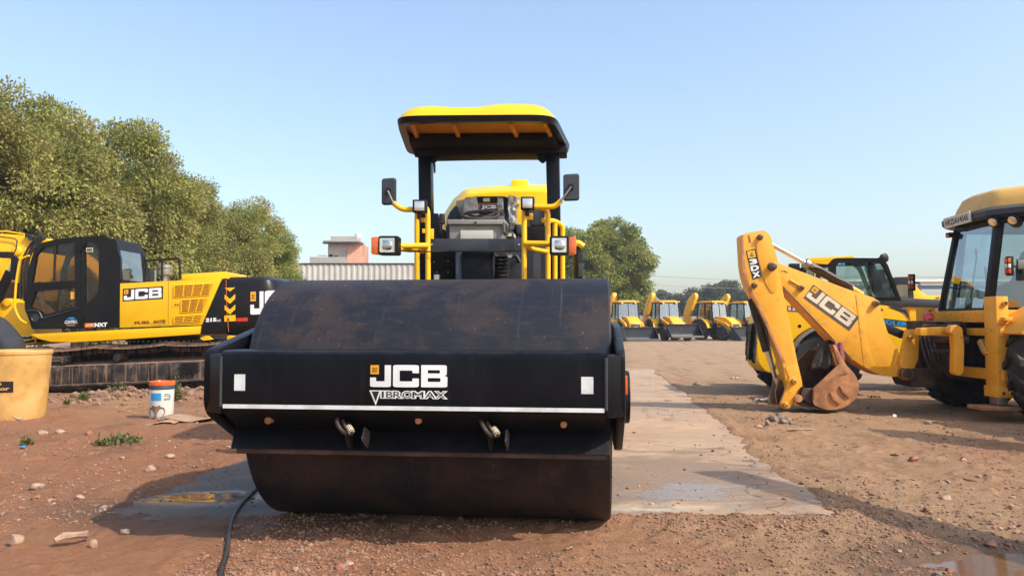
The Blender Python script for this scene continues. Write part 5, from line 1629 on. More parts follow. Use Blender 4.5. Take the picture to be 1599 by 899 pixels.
def np_mesh(name, verts, faces, mat, smooth=True):
    me = bpy.data.meshes.new(name)
    nf, k = faces.shape
    me.vertices.add(len(verts)); me.vertices.foreach_set('co', np.asarray(verts, np.float32).ravel())
    me.loops.add(nf * k); me.loops.foreach_set('vertex_index', faces.astype(np.int32).ravel())
    me.polygons.add(nf); me.polygons.foreach_set('loop_start', np.arange(0, nf * k, k, dtype=np.int32))
    me.polygons.foreach_set('loop_total', np.full(nf, k, np.int32))
    me.polygons.foreach_set('use_smooth', np.full(nf, smooth))
    me.update(calc_edges=True); me.materials.append(mat)
    return me


# ================================================================== GROUND
SA = math.radians(5.9)
SD = np.array([math.sin(SA), math.cos(SA)]); SN = np.array([math.cos(SA), -math.sin(SA)])
SC0 = np.array([2.19, 5.02]); SW, SL = 4.88, 15.9


def slab_uv(x, y):
    return (x - SC0[0]) * SN[0] + (y - SC0[1]) * SN[1], (x - SC0[0]) * SD[0] + (y - SC0[1]) * SD[1]


PUD = (2.72, 4.02, .62, .32)


def puddle_d(x, y):
    return np.sqrt(((x - PUD[0]) / PUD[2]) ** 2 + ((y - PUD[1]) / PUD[3]) ** 2) + fbm(x * 3, y * 5, 3, 50) * .55


def ground_h(x, y):
    d = np.sqrt(x * x + y * y)
    near = 1 - sstep(14, 60, d)
    h = fbm(x * .35, y * .35, 3, 1) * .05 + (fbm(x * 1.3, y * 1.3, 4, 9) * .035 + fbm(x * 6, y * 6, 3, 20) * .026 + fbm(x * 15, y * 15, 2, 31) * .022 * (.5 + np.clip(fbm(x * .7, y * .7, 2, 90) * 3, -.3, 1)) + np.maximum(fbm(x * 9, y * 9, 2, 95) - .12, 0) * .10) * near
    h = h - .004
    # churned soil mound in front of the excavator tracks
    m = np.exp(-(((x + 5.6) / 1.5) ** 2 + ((y - 12.9) / .55) ** 2)) * .15 + np.exp(-(((x + 3.9) / .6) ** 2 + ((y - 12.6) / .6) ** 2)) * .05
    h = h + m * (1 + 1.6 * fbm(x * 3, y * 3, 3, 70))
    u, v = slab_uv(x, y)
    e = fbm(x * 1.4, y * 1.4, 4, 40) * .34 + fbm(x * 8, y * 8, 2, 44) * .13
    inside = np.minimum(np.minimum(-u, u + SW), np.minimum(v + .02 - .085 * u, SL - v)) + e * .8
    k = sstep(-.02, .22, inside)
    h = h * (1 - k) + (-.05) * k
    rimk = np.exp(-((inside - .02) / .14) ** 2)
    h = h + rimk * .012
    # shallow puddle hollow and ruts at the lower right
    p = 1 - sstep(.55, 1.25, puddle_d(x, y)); h = h * (1 - p) + p * -.035
    # keep clear of what stands on it
    flat = np.exp(-(((x - .1) / 3.2) ** 2 + ((y - 5.6) / 1.4) ** 2)); h = np.where(h > .012, .012 + (h - .012) * (1 - .7 * flat), h)
    return h


def gsp(core0, core1, step, lo, hi, g=1.09):
    c = list(np.arange(core0, core1 + 1e-6, step))
    s = step; r = []
    x = core1
    while x < hi: s *= g; x += s; r.append(x)
    s = step; l = []
    x = core0
    while x > lo: s *= g; x -= s; l.append(x)
    return np.array(l[::-1] + c + r)


gx = gsp(-4.6, 4.6, .024, -6000, 6000, 1.05); gy = gsp(3.4, 8.6, .024, -3000, 9000, 1.04)
XX, YY = np.meshgrid(gx, gy)
ZZ = ground_h(XX, YY)
nx_, ny_ = len(gx), len(gy)
idx = np.arange(nx_ * ny_).reshape(ny_, nx_)
gf_ = np.stack([idx[:-1, :-1], idx[:-1, 1:], idx[1:, 1:], idx[1:, :-1]], -1).reshape(-1, 4)


def ground_mat():
    m = NT('red_brown_earth')
    o = m.obj()
    n0 = m.noise(o, .22, 4, .6); n1 = m.noise(o, 1.1, 6, .65, .3); n2 = m.noise(o, 7, 6, .7); n3 = m.noise(o, 45, 4, .7)
    sep = m.n('ShaderNodeSeparateXYZ'); m.l(o, sep.inputs[0])
    red, tan, dark = (0.335, 0.146, 0.072), (0.40, 0.245, 0.135), (0.165, 0.086, 0.048)
    sd_ = m.ramp(sep.outputs[0], -1.0, 3.0, -.12, .16)
    col = m.mix(m.ramp(m.math('ADD', n0, sd_), .35, .68), red, tan)
    far = m.ramp(sep.outputs[1], 8, 26)
    col = m.mix(m.math('MULTIPLY', far, .75), col, (0.40, 0.27, 0.165))
    col = m.mix(m.math('MULTIPLY', m.ramp(n1, .50, .72), .6), col, dark)
    col = m.mix(m.math('MULTIPLY', m.ramp(n2, .45, .75), .45), col, (0.42, 0.255, 0.15))
    col = m.mix(m.math('MULTIPLY', m.ramp(n3, .52, .72), .55), col, dark)
    # loose grit: two sizes of small chips, some pale, some red
    for sc, lo, hi, c1, c2 in ((75, .22, .12, (.40, .20, .12), (.13, .065, .04)), (28, .17, .10, (.46, .28, .19), (.24, .1, .055))):
        vo = m.n('ShaderNodeTexVoronoi'); vo.inputs['Scale'].default_value = sc; m.l(o, vo.inputs['Vector'])
        s2 = m.n('ShaderNodeSeparateColor'); m.l(vo.outputs['Color'], s2.inputs[0])
        k = m.math('MULTIPLY', m.ramp(vo.outputs['Distance'], lo, hi), m.ramp(s2.outputs[0], .45, .6))
        col = m.mix(m.math('MULTIPLY', k, .7), col, m.mix(s2.outputs[1], c1, c2))
    # damp, dark margin round the puddle
    mp = m.mapv(o, (1 / .95, 1 / .5, 1), (-PUD[0] / .95, -PUD[1] / .5, 0))
    ln = m.n('ShaderNodeVectorMath', operation='LENGTH'); m.l(mp, ln.inputs[0])
    dmp = m.math('ADD', ln.outputs['Value'], m.math('MULTIPLY', m.math('SUBTRACT', n1, .5), 1.2))
    wet = m.ramp(dmp, 1.35, .85)
    shade_mp = m.mapv(o, (1 / 1.5, 1 / .75, 1), (1.75 / 1.5, -5.25 / .75, 0))  # front-left patch paints the roller's shade on the soil as well as damp
    shade_ln = m.n('ShaderNodeVectorMath', operation='LENGTH'); m.l(shade_mp, shade_ln.inputs[0])
    wet = m.math('MAXIMUM', wet, m.ramp(m.math('ADD', shade_ln.outputs['Value'], m.math('MULTIPLY', m.math('SUBTRACT', n1, .5), 1.0)), 1.1, .6))
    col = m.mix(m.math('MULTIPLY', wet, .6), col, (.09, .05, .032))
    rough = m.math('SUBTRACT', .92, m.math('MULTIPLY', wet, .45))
    # pressed wheel tracks crossing the yard
    wv = m.n('ShaderNodeTexWave', wave_type='BANDS', bands_direction='X'); wv.inputs['Scale'].default_value = .32; wv.inputs['Distortion'].default_value = 6.5; wv.inputs['Detail'].default_value = 3; wv.inputs['Detail Scale'].default_value = .6
    m.l(m.mapv(o, (1, .25, 1), (0, 0, 0), (0, 0, .5)), wv.inputs['Vector'])
    col = m.mix(m.math('MULTIPLY', m.math('MULTIPLY', m.ramp(wv.outputs['Fac'], .72, .95), m.ramp(n1, .42, .6)), .26), col, dark)
    n4 = m.noise(o, 16, 7, .8)
    col = m.mix(m.math('MULTIPLY', m.ramp(n4, .56, .68), .55), col, (.10, .052, .030))
    hgt = m.math('ADD', m.math('MULTIPLY', n4, .6), m.math('MULTIPLY', n3, .35))
    hgt = m.math('ADD', hgt, m.math('MULTIPLY', m.noise(o, 120, 3, .7), .25))
    m.pbsdf(col, rough, 0, m.bump(hgt, 1.0, .04), spec=.2)
    return m.m


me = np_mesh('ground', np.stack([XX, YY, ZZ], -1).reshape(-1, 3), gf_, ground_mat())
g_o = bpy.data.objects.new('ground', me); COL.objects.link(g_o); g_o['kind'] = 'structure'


# ------------------------------------------------------------------ concrete slab
def slab_mat():
    m = NT('worn_damp_concrete')
    o = m.obj()
    n0 = m.noise(o, .5, 5, .6); n1 = m.noise(o, 2.4, 6, .65, .5); n2 = m.noise(o, 14, 5, .7); n3 = m.noise(o, 90, 3, .7)
    st = m.noise(m.mapv(o, (1.0, 2.6, 1), (0, 0, 0), (0, 0, .25)), 1.2, 6, .68, .6); st2 = m.noise(m.mapv(o, (5, 26, 1)), 1.0, 4, .7, .3)
    dry = m.mix(m.ramp(n0, .35, .65), (.46, .305, .185), (.36, .25, .165))
    dry = m.mix(m.math('MULTIPLY', m.ramp(n1, .48, .66), .65), dry, (.34, .20, .115))
    dry = m.mix(m.math('MULTIPLY', m.ramp(n2, .5, .8), .4), dry, (.50, .355, .235))
    dry = m.mix(m.math('MULTIPLY', m.ramp(n3, .56, .68), .6), dry, (.18, .115, .075))
    dry = m.mix(m.math('MULTIPLY', m.ramp(st, .52, .72), .35), dry, (.52, .385, .255))
    dry = m.mix(m.math('MULTIPLY', m.ramp(st, .45, .30), .35), dry, (.29, .205, .14))
    vc = m.n('ShaderNodeTexVoronoi', feature='DISTANCE_TO_EDGE'); vc.inputs['Scale'].default_value = .33
    dv = m.n('ShaderNodeVectorMath', operation='ADD'); m.l(o, dv.inputs[0]); nz = m.n('ShaderNodeTexNoise'); nz.inputs['Scale'].default_value = 2.5; m.l(o, nz.inputs['Vector']); m.l(nz.outputs['Color'], dv.inputs[1]); m.l(dv.outputs[0], vc.inputs['Vector'])
    dry = m.mix(m.ramp(vc.outputs['Distance'], .006, .002), dry, (.12, .08, .055))
    grime = m.noise(o, 1.7, 6, .7)
    def blob(cx, cy, rx, ry, rot=0.0, k=.9):
        mp = m.mapv(o, (1, 1, 1), (-cx, -cy, 0))
        mr = m.mapv(mp, (1 / rx, 1 / ry, 1), (0, 0, 0), (0, 0, 0))
        l_ = m.n('ShaderNodeVectorMath', operation='LENGTH'); m.l(mr, l_.inputs[0])
        return m.math('ADD', l_.outputs['Value'], m.math('ADD', m.math('MULTIPLY', m.math('SUBTRACT', st, .5), k), m.math('MULTIPLY', m.math('SUBTRACT', n1, .5), k * .7)))
    damp = m.math('MAXIMUM', m.ramp(blob(-2.0, 6.1, 1.9, 1.8), 1.1, .8), m.math('MULTIPLY', m.ramp(blob(1.2, 6.3, 1.3, 1.5, k=2.6), 1.15, .5), .55))
    film = m.math('MAXIMUM', m.math('MULTIPLY', m.ramp(blob(-2.2, 5.56, .62, .30, k=1.0), 1.0, .5), m.ramp(st2, .36, .47, .35, 1.0)), m.math('MULTIPLY', m.ramp(blob(1.35, 5.7, 1.25, .9, k=3.4), .62, .15), .8))
    film = m.math('MAXIMUM', film, m.math('MULTIPLY', m.ramp(blob(-1.3, 5.7, .6, .42, k=.6), 1.1, .3), .55))
    wetc = m.mix(m.ramp(n1, .4, .7), (.105, .074, .055), (.165, .112, .078))
    dry = m.mix(m.math('MULTIPLY', m.ramp(blob(.95, 5.28, .75, .16, k=1.2), 1.0, .4), .8), dry, (.60, .49, .36))
    dry = m.mix(m.math('MULTIPLY', m.ramp(grime, .52, .62), .35), dry, (.33, .20, .12))
    col = m.mix(damp, dry, wetc)
    grit = m.math('MULTIPLY', m.ramp(m.noise(o, 30, 4, .75), .60, .66), damp)
    col = m.mix(grit, col, (.035, .024, .018))
    filmk = m.math('MULTIPLY', film, m.math('SUBTRACT', 1.0, m.math('MULTIPLY', grit, 1.0)), True)
    rough = m.math('SUBTRACT', m.math('SUBTRACT', .85, m.math('MULTIPLY', damp, .22)), m.math('MULTIPLY', filmk, .60), True)
    bst = m.math('SUBTRACT', 1.0, m.math('MULTIPLY', filmk, .985))
    h = m.math('MULTIPLY', m.math('ADD', m.math('MULTIPLY', n2, .5), m.math('MULTIPLY', n3, .25)), bst)
    b = m.pbsdf(col, rough, 0, m.bump(h, .5, .02), spec=.5)
    return m.m


us = np.arange(-SW, .001, .08); vs_ = np.arange(-.16, SL + .2, .08)
UU, VV = np.meshgrid(us, vs_)
VV = VV + .085 * UU * np.clip(1 - VV / 3, 0, 1)
SX = SC0[0] + UU * SN[0] + VV * SD[0]; SY = SC0[1] + UU * SN[1] + VV * SD[1]
SZ = fbm(SX * .8, SY * .8, 3, 77) * .006
idx = np.arange(UU.size).reshape(UU.shape)
sf_ = np.stack([idx[:-1, :-1], idx[:-1, 1:], idx[1:, 1:], idx[1:, :-1]], -1).reshape(-1, 4)
me = np_mesh('concrete_pavement', np.stack([SX, SY, SZ], -1).reshape(-1, 3), sf_, slab_mat())
s_o = bpy.data.objects.new('concrete_pavement', me); COL.objects.link(s_o); s_o['kind'] = 'structure'

# ------------------------------------------------------------------ puddle water
m = NT('muddy_water')
m.pbsdf((.17, .085, .04), .06, 0, m.bump(m.noise(m.obj(), 9, 2), .03, .01), spec=.32)
n = 40
vsx = [(PUD[0], PUD[1], -.017)] + [(PUD[0] + PUD[2] * 1.35 * math.cos(2 * math.pi * i / n), PUD[1] + PUD[3] * 1.35 * math.sin(2 * math.pi * i / n), -.017) for i in range(n)]
me = bpy.data.meshes.new('puddle'); me.from_pydata(vsx, [], [(0, 1 + i, 1 + (i + 1) % n) for i in range(n)]); me.materials.append(m.m)
p_o = bpy.data.objects.new('puddle_water', me); COL.objects.link(p_o); p_o['kind'] = 'structure'

# ================================================================== STONES
ICO = None
def ico(sub=1):
    bm = bmesh.new(); bmesh.ops.create_icosphere(bm, subdivisions=sub, radius=1)
    v = np.array([q.co[:] for q in bm.verts]); f = np.array([[q.index for q in p.verts] for p in bm.faces]); bm.free()
    return v, f
iv, if_ = ico(1)


def gz(x, y):
    return float(ground_h(np.array([x]), np.array([y]))[0])


def scatter(name, N, area, smin, smax, mats, seed, power=2.2, dens=.07, clus=2.2):
    r = np.random.default_rng(seed)
    V_, F_, Mi = [], [], []
    n0 = N * 9
    ya = area[2] * (area[3] / area[2]) ** (r.random(n0) ** 1.15); xa = r.uniform(-.7, .7, n0) * ya if area[0] is None else r.uniform(area[0], area[1], n0)
    ua, va = slab_uv(xa, ya)
    insa = (-ua > .1) & (ua > -SW + .1) & (va - .085 * ua > .15) & (va < SL)
    ok = ~(insa & (r.random(n0) > dens)) & (r.random(n0) < .35 + fbm(xa * .9, ya * .9, 3, 60) * clus) & (puddle_d(xa, ya) > 1.0)
    xa, ya, insa = xa[ok][:N], ya[ok][:N], insa[ok][:N]
    za = np.where(insa, 0.0, ground_h(xa, ya))
    for k in range(len(xa)):
        x, y, z = xa[k], ya[k], za[k]
        s = smin * (smax / smin) ** (r.random() ** power)
        a = r.uniform(0, 6.28); sc = s * np.array([r.uniform(.7, 1.4), r.uniform(.6, 1.1), r.uniform(.4, .75)])
        w = iv * (1 + r.uniform(-.22, .22, (len(iv), 1))) * sc
        c_, s_ = math.cos(a), math.sin(a)
        w = np.stack([w[:, 0] * c_ - w[:, 1] * s_, w[:, 0] * s_ + w[:, 1] * c_, w[:, 2]], -1) + (x, y, z + sc[2] * .35)
        V_.append(w); F_.append(if_ + len(iv) * k); Mi.append(np.full(len(if_), r.choice(len(mats), p=[.12, .60, .18, .10])))
    me = np_mesh(name, np.concatenate(V_), np.concatenate(F_), M[mats[0]], False)
    for q in mats[1:]: me.materials.append(M[q])
    me.polygons.foreach_set('material_index', np.concatenate(Mi).astype(np.int32))
    o = bpy.data.objects.new(name, me); COL.objects.link(o); o['kind'] = 'stuff'
    o['label'] = 'loose red and tan gravel scattered over the bare earth'
    return o


scatter('gravel', 15000, (None, None, 3.6, 17), .003, .017, ['rock', 'clod', 'rock_red', 'rock_grey'], 5, 2.4)
o_ = scatter('rubble', 300, (None, None, 3.8, 15), .014, .034, ['rock', 'clod', 'rock_red', 'rock_grey'], 8, 2.4)
o2_ = scatter('gravel', 14000, (-1.7, 2.5, 3.65, 5.25), .003, .014, ['clod', 'clod', 'rock_red', 'clod'], 21, 2.0, .03, .9); o2_['label'] = 'dense fine red grit in front of the roller drum'
o3_ = scatter('gravel', 260, (-3.0, -.9, 5.0, 7.6), .006, .020, ['clod', 'rock_grey', 'clod', 'rock_grey'], 22, 1.8, 1.0); o3_['label'] = 'dark crumbs of mud on the wet concrete beside the drum'
o_['label'] = 'small broken stones strewn over the bare earth'


def rock(px, py, wpx, hpx, label, mat='rock', seed=0, flat=.8):
    Y = H * F / (py - 504)
    p = at(px, py, Y); z = gz(p.x, p.y)
    sx = wpx / F * Y / 2 * .9; sz = hpx / F * Y / 2
    r = random.Random(seed)
    bm = bmesh.new(); bmesh.ops.create_icosphere(bm, subdivisions=3, radius=1)
    dirs = [V((r.gauss(0, 1), r.gauss(0, 1), r.gauss(0, 1))).normalized() for _ in range(11)]
    cut = [r.uniform(.62, .92) for _ in dirs]
    for v in bm.verts:
        c = v.co
        for d, k in zip(dirs, cut):
            e = c.dot(d) - k
            if e > 0: c -= d * e
        v.co = V((c.x * sx * 1.15, c.y * sx * flat * 1.15, c.z * sz * 1.25))
    bm.transform(Matrix.Rotation(r.uniform(-.4, .4), 4, 'Z'))
    for f in bm.faces: f.smooth = False
    me = bpy.data.meshes.new('rock'); bm.to_mesh(me); bm.free(); me.materials.append(M[mat])
    o = bpy.data.objects.new('rock', me); COL.objects.link(o); o.location = (p.x, p.y, z + sz * .55)
    o['group'] = 'stones lying on the earth'
    return tag(o, label, 'stone', 'stones lying on the earth')


for a in (
    (26, 846, 22, 17, 'pale stone at the lower left edge, left of a long bone-like stone', 'rock', 1),
    (146, 847, 14, 15, 'small upright pale stone just right of a long bone-like stone', 'rock', 3),
    (195, 828, 18, 11, 'grey stone lying on the front edge of the roller shadow', 'rock_grey', 4),
    (58, 760, 24, 11, 'pale stone cluster on the left soil above the lone red stone', 'rock', 5),
    (57, 775, 15, 9, 'lone small red stone on the soil at the left', 'rock_red', 6),
    (124, 776, 17, 8, 'flat pale stone between the barrel and the roller shadow tip', 'rock', 7),
    (235, 734, 17, 11, 'pinkish stone beside the edge of the wet concrete at left', 'rock', 8),
    (264, 714, 20, 7, 'flat pale stone at the back of the wet concrete patch', 'rock', 9),
    (191, 716, 9, 7, 'small round pale stone in front of the low weeds', 'rock', 10),
    (66, 680, 18, 8, 'broad tan stone right of the barrel foot', 'rock', 11),
    (95, 676, 20, 8, 'tan stone in the middle of the soil between barrel and pail', 'rock', 12),
    (140, 678, 15, 8, 'reddish tan stone in front of the soil mound', 'rock_red', 13),
    (23, 655, 32, 14, 'chunky whitish stone at the foot of the yellow barrel', 'rock', 14),
    (1198, 664, 10, 13, 'upright grey stone in front of the dark rubble heap on the right', 'rock_grey', 15),
    (1184, 667, 12, 6, 'low tan stone left of the upright grey stone', 'rock', 16),
    (1211, 683, 5, 4, 'tiny red stone below the dark rubble heap', 'rock_red', 17),
    (1482, 884, 13, 9, 'single reddish stone at the near edge of the puddle', 'rock_red', 18),
    (1547, 846, 20, 8, 'reddish clod between the puddle and the right edge', 'rock_red', 19),
    (1477, 772, 20, 10, 'broken tan clod alone on the right-hand soil', 'rock', 20),
    (1426, 722, 17, 8, 'brown clod beside a scrap of green', 'rock_red', 21),
    (1506, 715, 12, 6, 'small red clod near the right edge behind the tan clod', 'rock_red', 22),
    (1450, 661, 12, 6, 'pale chip on the soil below the stabiliser foot', 'rock', 23),
    (1397, 649, 8, 5, 'white pebble on the soil between bucket and stabiliser', 'white_dirty', 24),
    (1089, 600, 14, 6, 'grey block on the far right edge of the concrete slab', 'rock_grey', 25),
    (1404, 857, 9, 5, 'small tan stone on the soil left of the puddle', 'rock', 26),
    (545, 880, 16, 6, 'flat pale stone in the gravel below the roller drum', 'rock', 27),
):
    rock(*a[:5], a[5], a[6])
# heap of dark rubble
for i, (x, y, w, h) in enumerate(((1208, 657, 16, 12), (1222, 659, 15, 9), (1238, 661, 12, 8), (1230, 656, 14, 8), (1201, 655, 12, 8), (1216, 653, 12, 9))):
    o = rock(x, y, w, h, 'dark grey lump in the small rubble heap beside the concrete on the right', 'rock_grey', 60 + i)
    o['group'] = 'lumps of the dark rubble heap'
# bone-like long stone
p = at(110, 845, H * F / (845 - 504))
b = MB(); b.tube([p + V((-.06, -.05, .02)), p + V((-.03, -.02, .035)), p + V((.03, .03, .03)), p + V((.075, .045, .03))], [.014, .024, .018, .024], 'rock', 8)
tag(b.build('rock', None, world=False, origin=p), 'long pale bone-like stone at the lower left', 'stone', 'stones lying on the earth')
# stick
Y = H * F / (673 - 504); p = at(1250, 673, Y); p.z = gz(p.x, p.y) + .012
b = MB(); b.tube([p + V((-.16, .01, 0)), p + V((.02, 0, .004)), p + V((.16, .02, 0))], [.012, .013, .01], 'rock', 7); tag(b.build('stick', None, world=False, origin=p), 'pale straight stick on the soil right of the dark rubble heap', 'stick')
# scrap of green, bit of blue and a white rag
def scrap(px, py, w, h, name, label, m, seed, up=.02):
    Y = H * F / (py - 504); p = at(px, py, Y); p.z = gz(p.x, p.y) + .008
    r_ = random.Random(seed); b = MB(); nx, ny = 6, 5; g = []
    sw = w / F * Y; sh = h
    for j in range(ny + 1):
        for i in range(nx + 1):
            g.append(p + V(((i / nx - .5) * sw + r_.uniform(-.1, .1) * sw / nx, (j / ny - .5) * sh, abs(math.sin(i * 1.3 + seed) * math.cos(j * .9)) * up + r_.uniform(0, up * .4))))
    b.add(g, [(j * (nx + 1) + i, j * (nx + 1) + i + 1, (j + 1) * (nx + 1) + i + 1, (j + 1) * (nx + 1) + i) for j in range(ny) for i in range(nx)], m)
    o = b.build(name, None, world=False, origin=p); mod = o.modifiers.new('thickness', 'SOLIDIFY'); mod.thickness = .004
    return tag(o, label, name.split('_')[-1])
scrap(1396, 713, 9, .06, 'plastic_scrap', 'crumpled pale green scrap on the right-hand soil', 'leaf_weed', 1)
scrap(36, 699, 7, .05, 'plastic_scrap', 'tiny blue scrap on the soil below the barrel', 'print_blue', 2)
scrap(1193, 627, 32, .14, 'paper_bag', 'crumpled white bag on the ground at the foot of the digging arm', 'white_dirty', 3, .06)
scrap(1147, 590, 14, .12, 'paper_scrap', 'white paper scrap far out on the earth left of the digging arm', 'white_dirty', 4, .03)
scrap(1365, 620, 16, .14, 'paper_scrap', 'buff paper scrap behind the rusty bucket', 'cardboard', 5, .04)
# flattened cardboard by the pail
def sheet(px, py, w, d, rot, label, seed, lift=.012):
    Y = H * F / (py - 504); p = at(px, py, Y); p.z = gz(p.x, p.y) + lift
    b = MB(); r_ = random.Random(seed); nx, ny = 8, 4; g = []
    Rz = Matrix.Rotation(rot, 3, 'Z')
    for j in range(ny + 1):
        for i in range(nx + 1):
            e = 1 + (r_.uniform(-.08, .08) if i in (0, nx) or j in (0, ny) else 0)
            g.append(p + Rz @ V(((i / nx - .5) * w * e, (j / ny - .5) * d * e, .022 * math.sin(i * .7 + seed) + r_.uniform(0, .01))))
    b.add(g, [(j * (nx + 1) + i, j * (nx + 1) + i + 1, (j + 1) * (nx + 1) + i + 1, (j + 1) * (nx + 1) + i) for j in range(ny) for i in range(nx)], 'cardboard')
    o = b.build('cardboard_sheet', None, world=False, origin=p); mod = o.modifiers.new('thickness', 'SOLIDIFY'); mod.thickness = .008
    return tag(o, label, 'cardboard')
sheet(295, 656, .62, .42, -.15, 'larger flattened cardboard sheet lying between the pail and the roller', 1, .03)
sheet(252, 661, .36, .22, .1, 'smaller cardboard piece flat on the soil at the foot of the pail', 4)
# loop of wire by the mound
Y = H * F / (640 - 504); p = at(208, 640, Y); p.z = gz(p.x, p.y) + .015
b = MB(); b.tube([p + V((.16 * math.cos(t), .3 * math.sin(t), .02 * math.sin(3 * t))) for t in np.linspace(0, 5.6, 30)], .006, 'rust', 6)
tag(b.build('wire_loop', None, world=False, origin=p), 'thin rusty loop of wire lying left of the pail', 'wire')
# black cable from the drum towards the camera
b = MB()
cp = [(425, 738), (411, 751), (392, 769), (372, 789), (360, 812), (357, 838), (355, 862), (347, 890), (338, 925)]
pts = []
for x, y in cp:
    Y = H * F / (y - 504); p = at(x, y, Y)
    u_, v_ = slab_uv(p.x, p.y)
    p.z = max(gz(p.x, p.y), .0) + .013; pts.append(p)
b.tube(pts, .0125, 'hose', 10, .25)
tag(b.build('cable', None, world=False, origin=pts[4]), 'black cable running from under the roller drum towards the viewer', 'cable')


# ================================================================== VEGETATION
def leaf_mesh(name, P, D, N, ln, wd, tint, mat):
    """diamond leaves: base points P, directions D, normals N"""
    S = np.cross(D, N); S /= np.linalg.norm(S, axis=1, keepdims=True) + 1e-9
    ln = ln[:, None]; wd = wd[:, None]
    mid = P + D * ln * .45
    sag = N * ln * -.10
    Vv = np.stack([P, mid + S * wd * .5, P + D * ln + sag, mid - S * wd * .5], 1).reshape(-1, 3)
    Fv = np.arange(len(Vv)).reshape(-1, 4)
    me = np_mesh(name, Vv, Fv, mat, False)
    at_ = me.color_attributes.new('tint', 'FLOAT_COLOR', 'POINT')
    c = np.zeros((len(Vv), 4), np.float32); c[:, 0] = np.repeat(tint[:, 0], 4); c[:, 1] = np.repeat(tint[:, 1], 4); c[:, 3] = 1
    at_.data.foreach_set('color', c.ravel())
    return me


def unit(v): return v / (np.linalg.norm(v, axis=-1, keepdims=True) + 1e-9)


def crown(name, seed, rx, ry, z0, z1, n_lobe, n_clump, per, leaf, mat, dry=.15, clump_r=(.35, .8), low=True):
    """a crown built of lobes; clumps of leaves sit on and inside the lobes, leaving gaps between them"""
    r = np.random.default_rng(seed)
    zc = (z0 + z1) / 2; rz = (z1 - z0) / 2
    lob = []
    for i in range(n_lobe):
        an = i * 2.399 + r.uniform(-.4, .4); zz = -0.75 + 1.6 * (i + .5) / n_lobe + r.uniform(-.12, .12)
        d = np.array([math.cos(an) * math.sqrt(max(.05, 1 - zz * zz)), math.sin(an) * math.sqrt(max(.05, 1 - zz * zz)), zz])
        k = r.uniform(.52, .80)
        c = np.array([d[0] * rx * k, d[1] * ry * k, zc + d[2] * rz * k])
        lob.append((c, r.uniform(.26, .46) * min(rx, rz), r.uniform(-.28, .28)))
    Ps, Ds, Ns, Ts, Ls = [], [], [], [], []
    cl = []
    for k in range(n_clump):
        c, rad, lt = lob[r.integers(len(lob))]
        d = unit(r.normal(size=3) + np.array([0, 0, .35]))
        p = c + d * rad * r.uniform(.75, 1.05) * np.array([1, 1, .85])
        if p[2] < z0 * .6: continue
        cl.append(p)
        cr = r.uniform(*clump_r)
        n = int(per * r.uniform(.6, 1.3) * (cr / .55) ** 1.5)
        dd = unit(r.normal(size=(n, 3)))
        rr = r.random((n, 1)) ** .45
        q = p + dd * rr * cr * np.array([1.15, 1.15, .72])
        out = unit(dd * .8 + unit(p - np.array([0, 0, zc])) * .6 + r.normal(size=(n, 3)) * .5 + np.array([0, 0, -.35]))
        nn = unit(r.normal(size=(n, 3)) * .7 + np.array([0, 0, .8]) + dd * .5)
        Ps.append(q); Ds.append(out); Ns.append(nn)
        t0 = r.uniform(.05, .85) + lt; t1 = max(0, r.normal(dry, .25))
        Ts.append(np.stack([np.clip(t0 + r.normal(0, .2, n), 0, 1), np.clip(t1 + r.normal(0, .12, n), 0, 1)], 1))
        Ls.append(leaf * r.uniform(.6, 1.3, n))
    P = np.concatenate(Ps); L_ = np.concatenate(Ls)
    return leaf_mesh(name, P, np.concatenate(Ds), np.concatenate(Ns), L_, L_ * r.uniform(.40, .6, len(L_)), np.concatenate(Ts), mat), cl


def trunk_mesh(seed, h, r0, cl, spread):
    r = random.Random(seed); b = MB()
    pts = [V((0, 0, -.2))]
    for i in range(1, 6): pts.append(V((r.uniform(-.15, .15) * i * .5, r.uniform(-.15, .15) * i * .5, h * i / 5)))
    b.tube(pts, [r0 * 1.25, r0, r0 * .9, r0 * .8, r0 * .6, r0 * .35], 'bark', 12)
    tg = sorted(cl, key=lambda q: r.random())[:22]
    for t in tg:
        k = r.randint(2, 5); s = pts[k]
        e = V(t); m_ = s.lerp(e, .5) + V((r.uniform(-.3, .3), r.uniform(-.3, .3), .25))
        b.tube([s, s.lerp(m_, .5) + V((0, 0, .1)), m_, e], [r0 * .38, r0 * .28, r0 * .18, r0 * .05], 'bark', 6)
    return b


KINDS = []
for i, (sd, mt, dry) in enumerate(((3, 'leaf_olive', .22), (14, 'leaf_olive', .30), (25, 'leaf_green', .12), (36, 'leaf_olive', .18))):
    me, cl = crown('crown', sd, 3.5, 3.5, .9, 7.9, 15, 480, 390, .118, M[mt], dry, (.3, .7))
    KINDS.append((me, cl))
TREES = [
    (-17.4, 17.0, 0, .80, .3, 'tall olive neem tree at the far left, cut by the edge of the photo'),
    (-15.5, 23.4, 1, 1.12, 1.2, 'tall olive tree behind the excavator boom, second of the row from the left'),
    (-16.2, 28.8, 3, 1.21, 2.5, 'tallest olive tree of the row, rising above the excavator cab'),
    (-15.5, 34.3, 0, .98, 4.1, 'dry yellowish tree behind the engine hood of the excavator'),
    (-15.6, 40.0, 1, 1.07, .5, 'rounded olive tree between the engine hood and the last tree of the row'),
    (-16.5, 47.5, 2, 1.08, 3.3, 'greenest tree, at the right end of the row beside the white sheet wall'),
]
for x, y, k, s, rz, lab in TREES:
    me, cl = KINDS[k]
    t = thing('neem_tree', lab, 'tree', (x, y, 0), rz, 'row of trees behind the excavator')
    t.scale = (s * .86, s * .86, s)
    o = bpy.data.objects.new('crown', me); COL.objects.link(o); o.parent = t
    trunk_mesh(int(y), 5.0, .26, cl, 3).build('trunk', t, world=False)
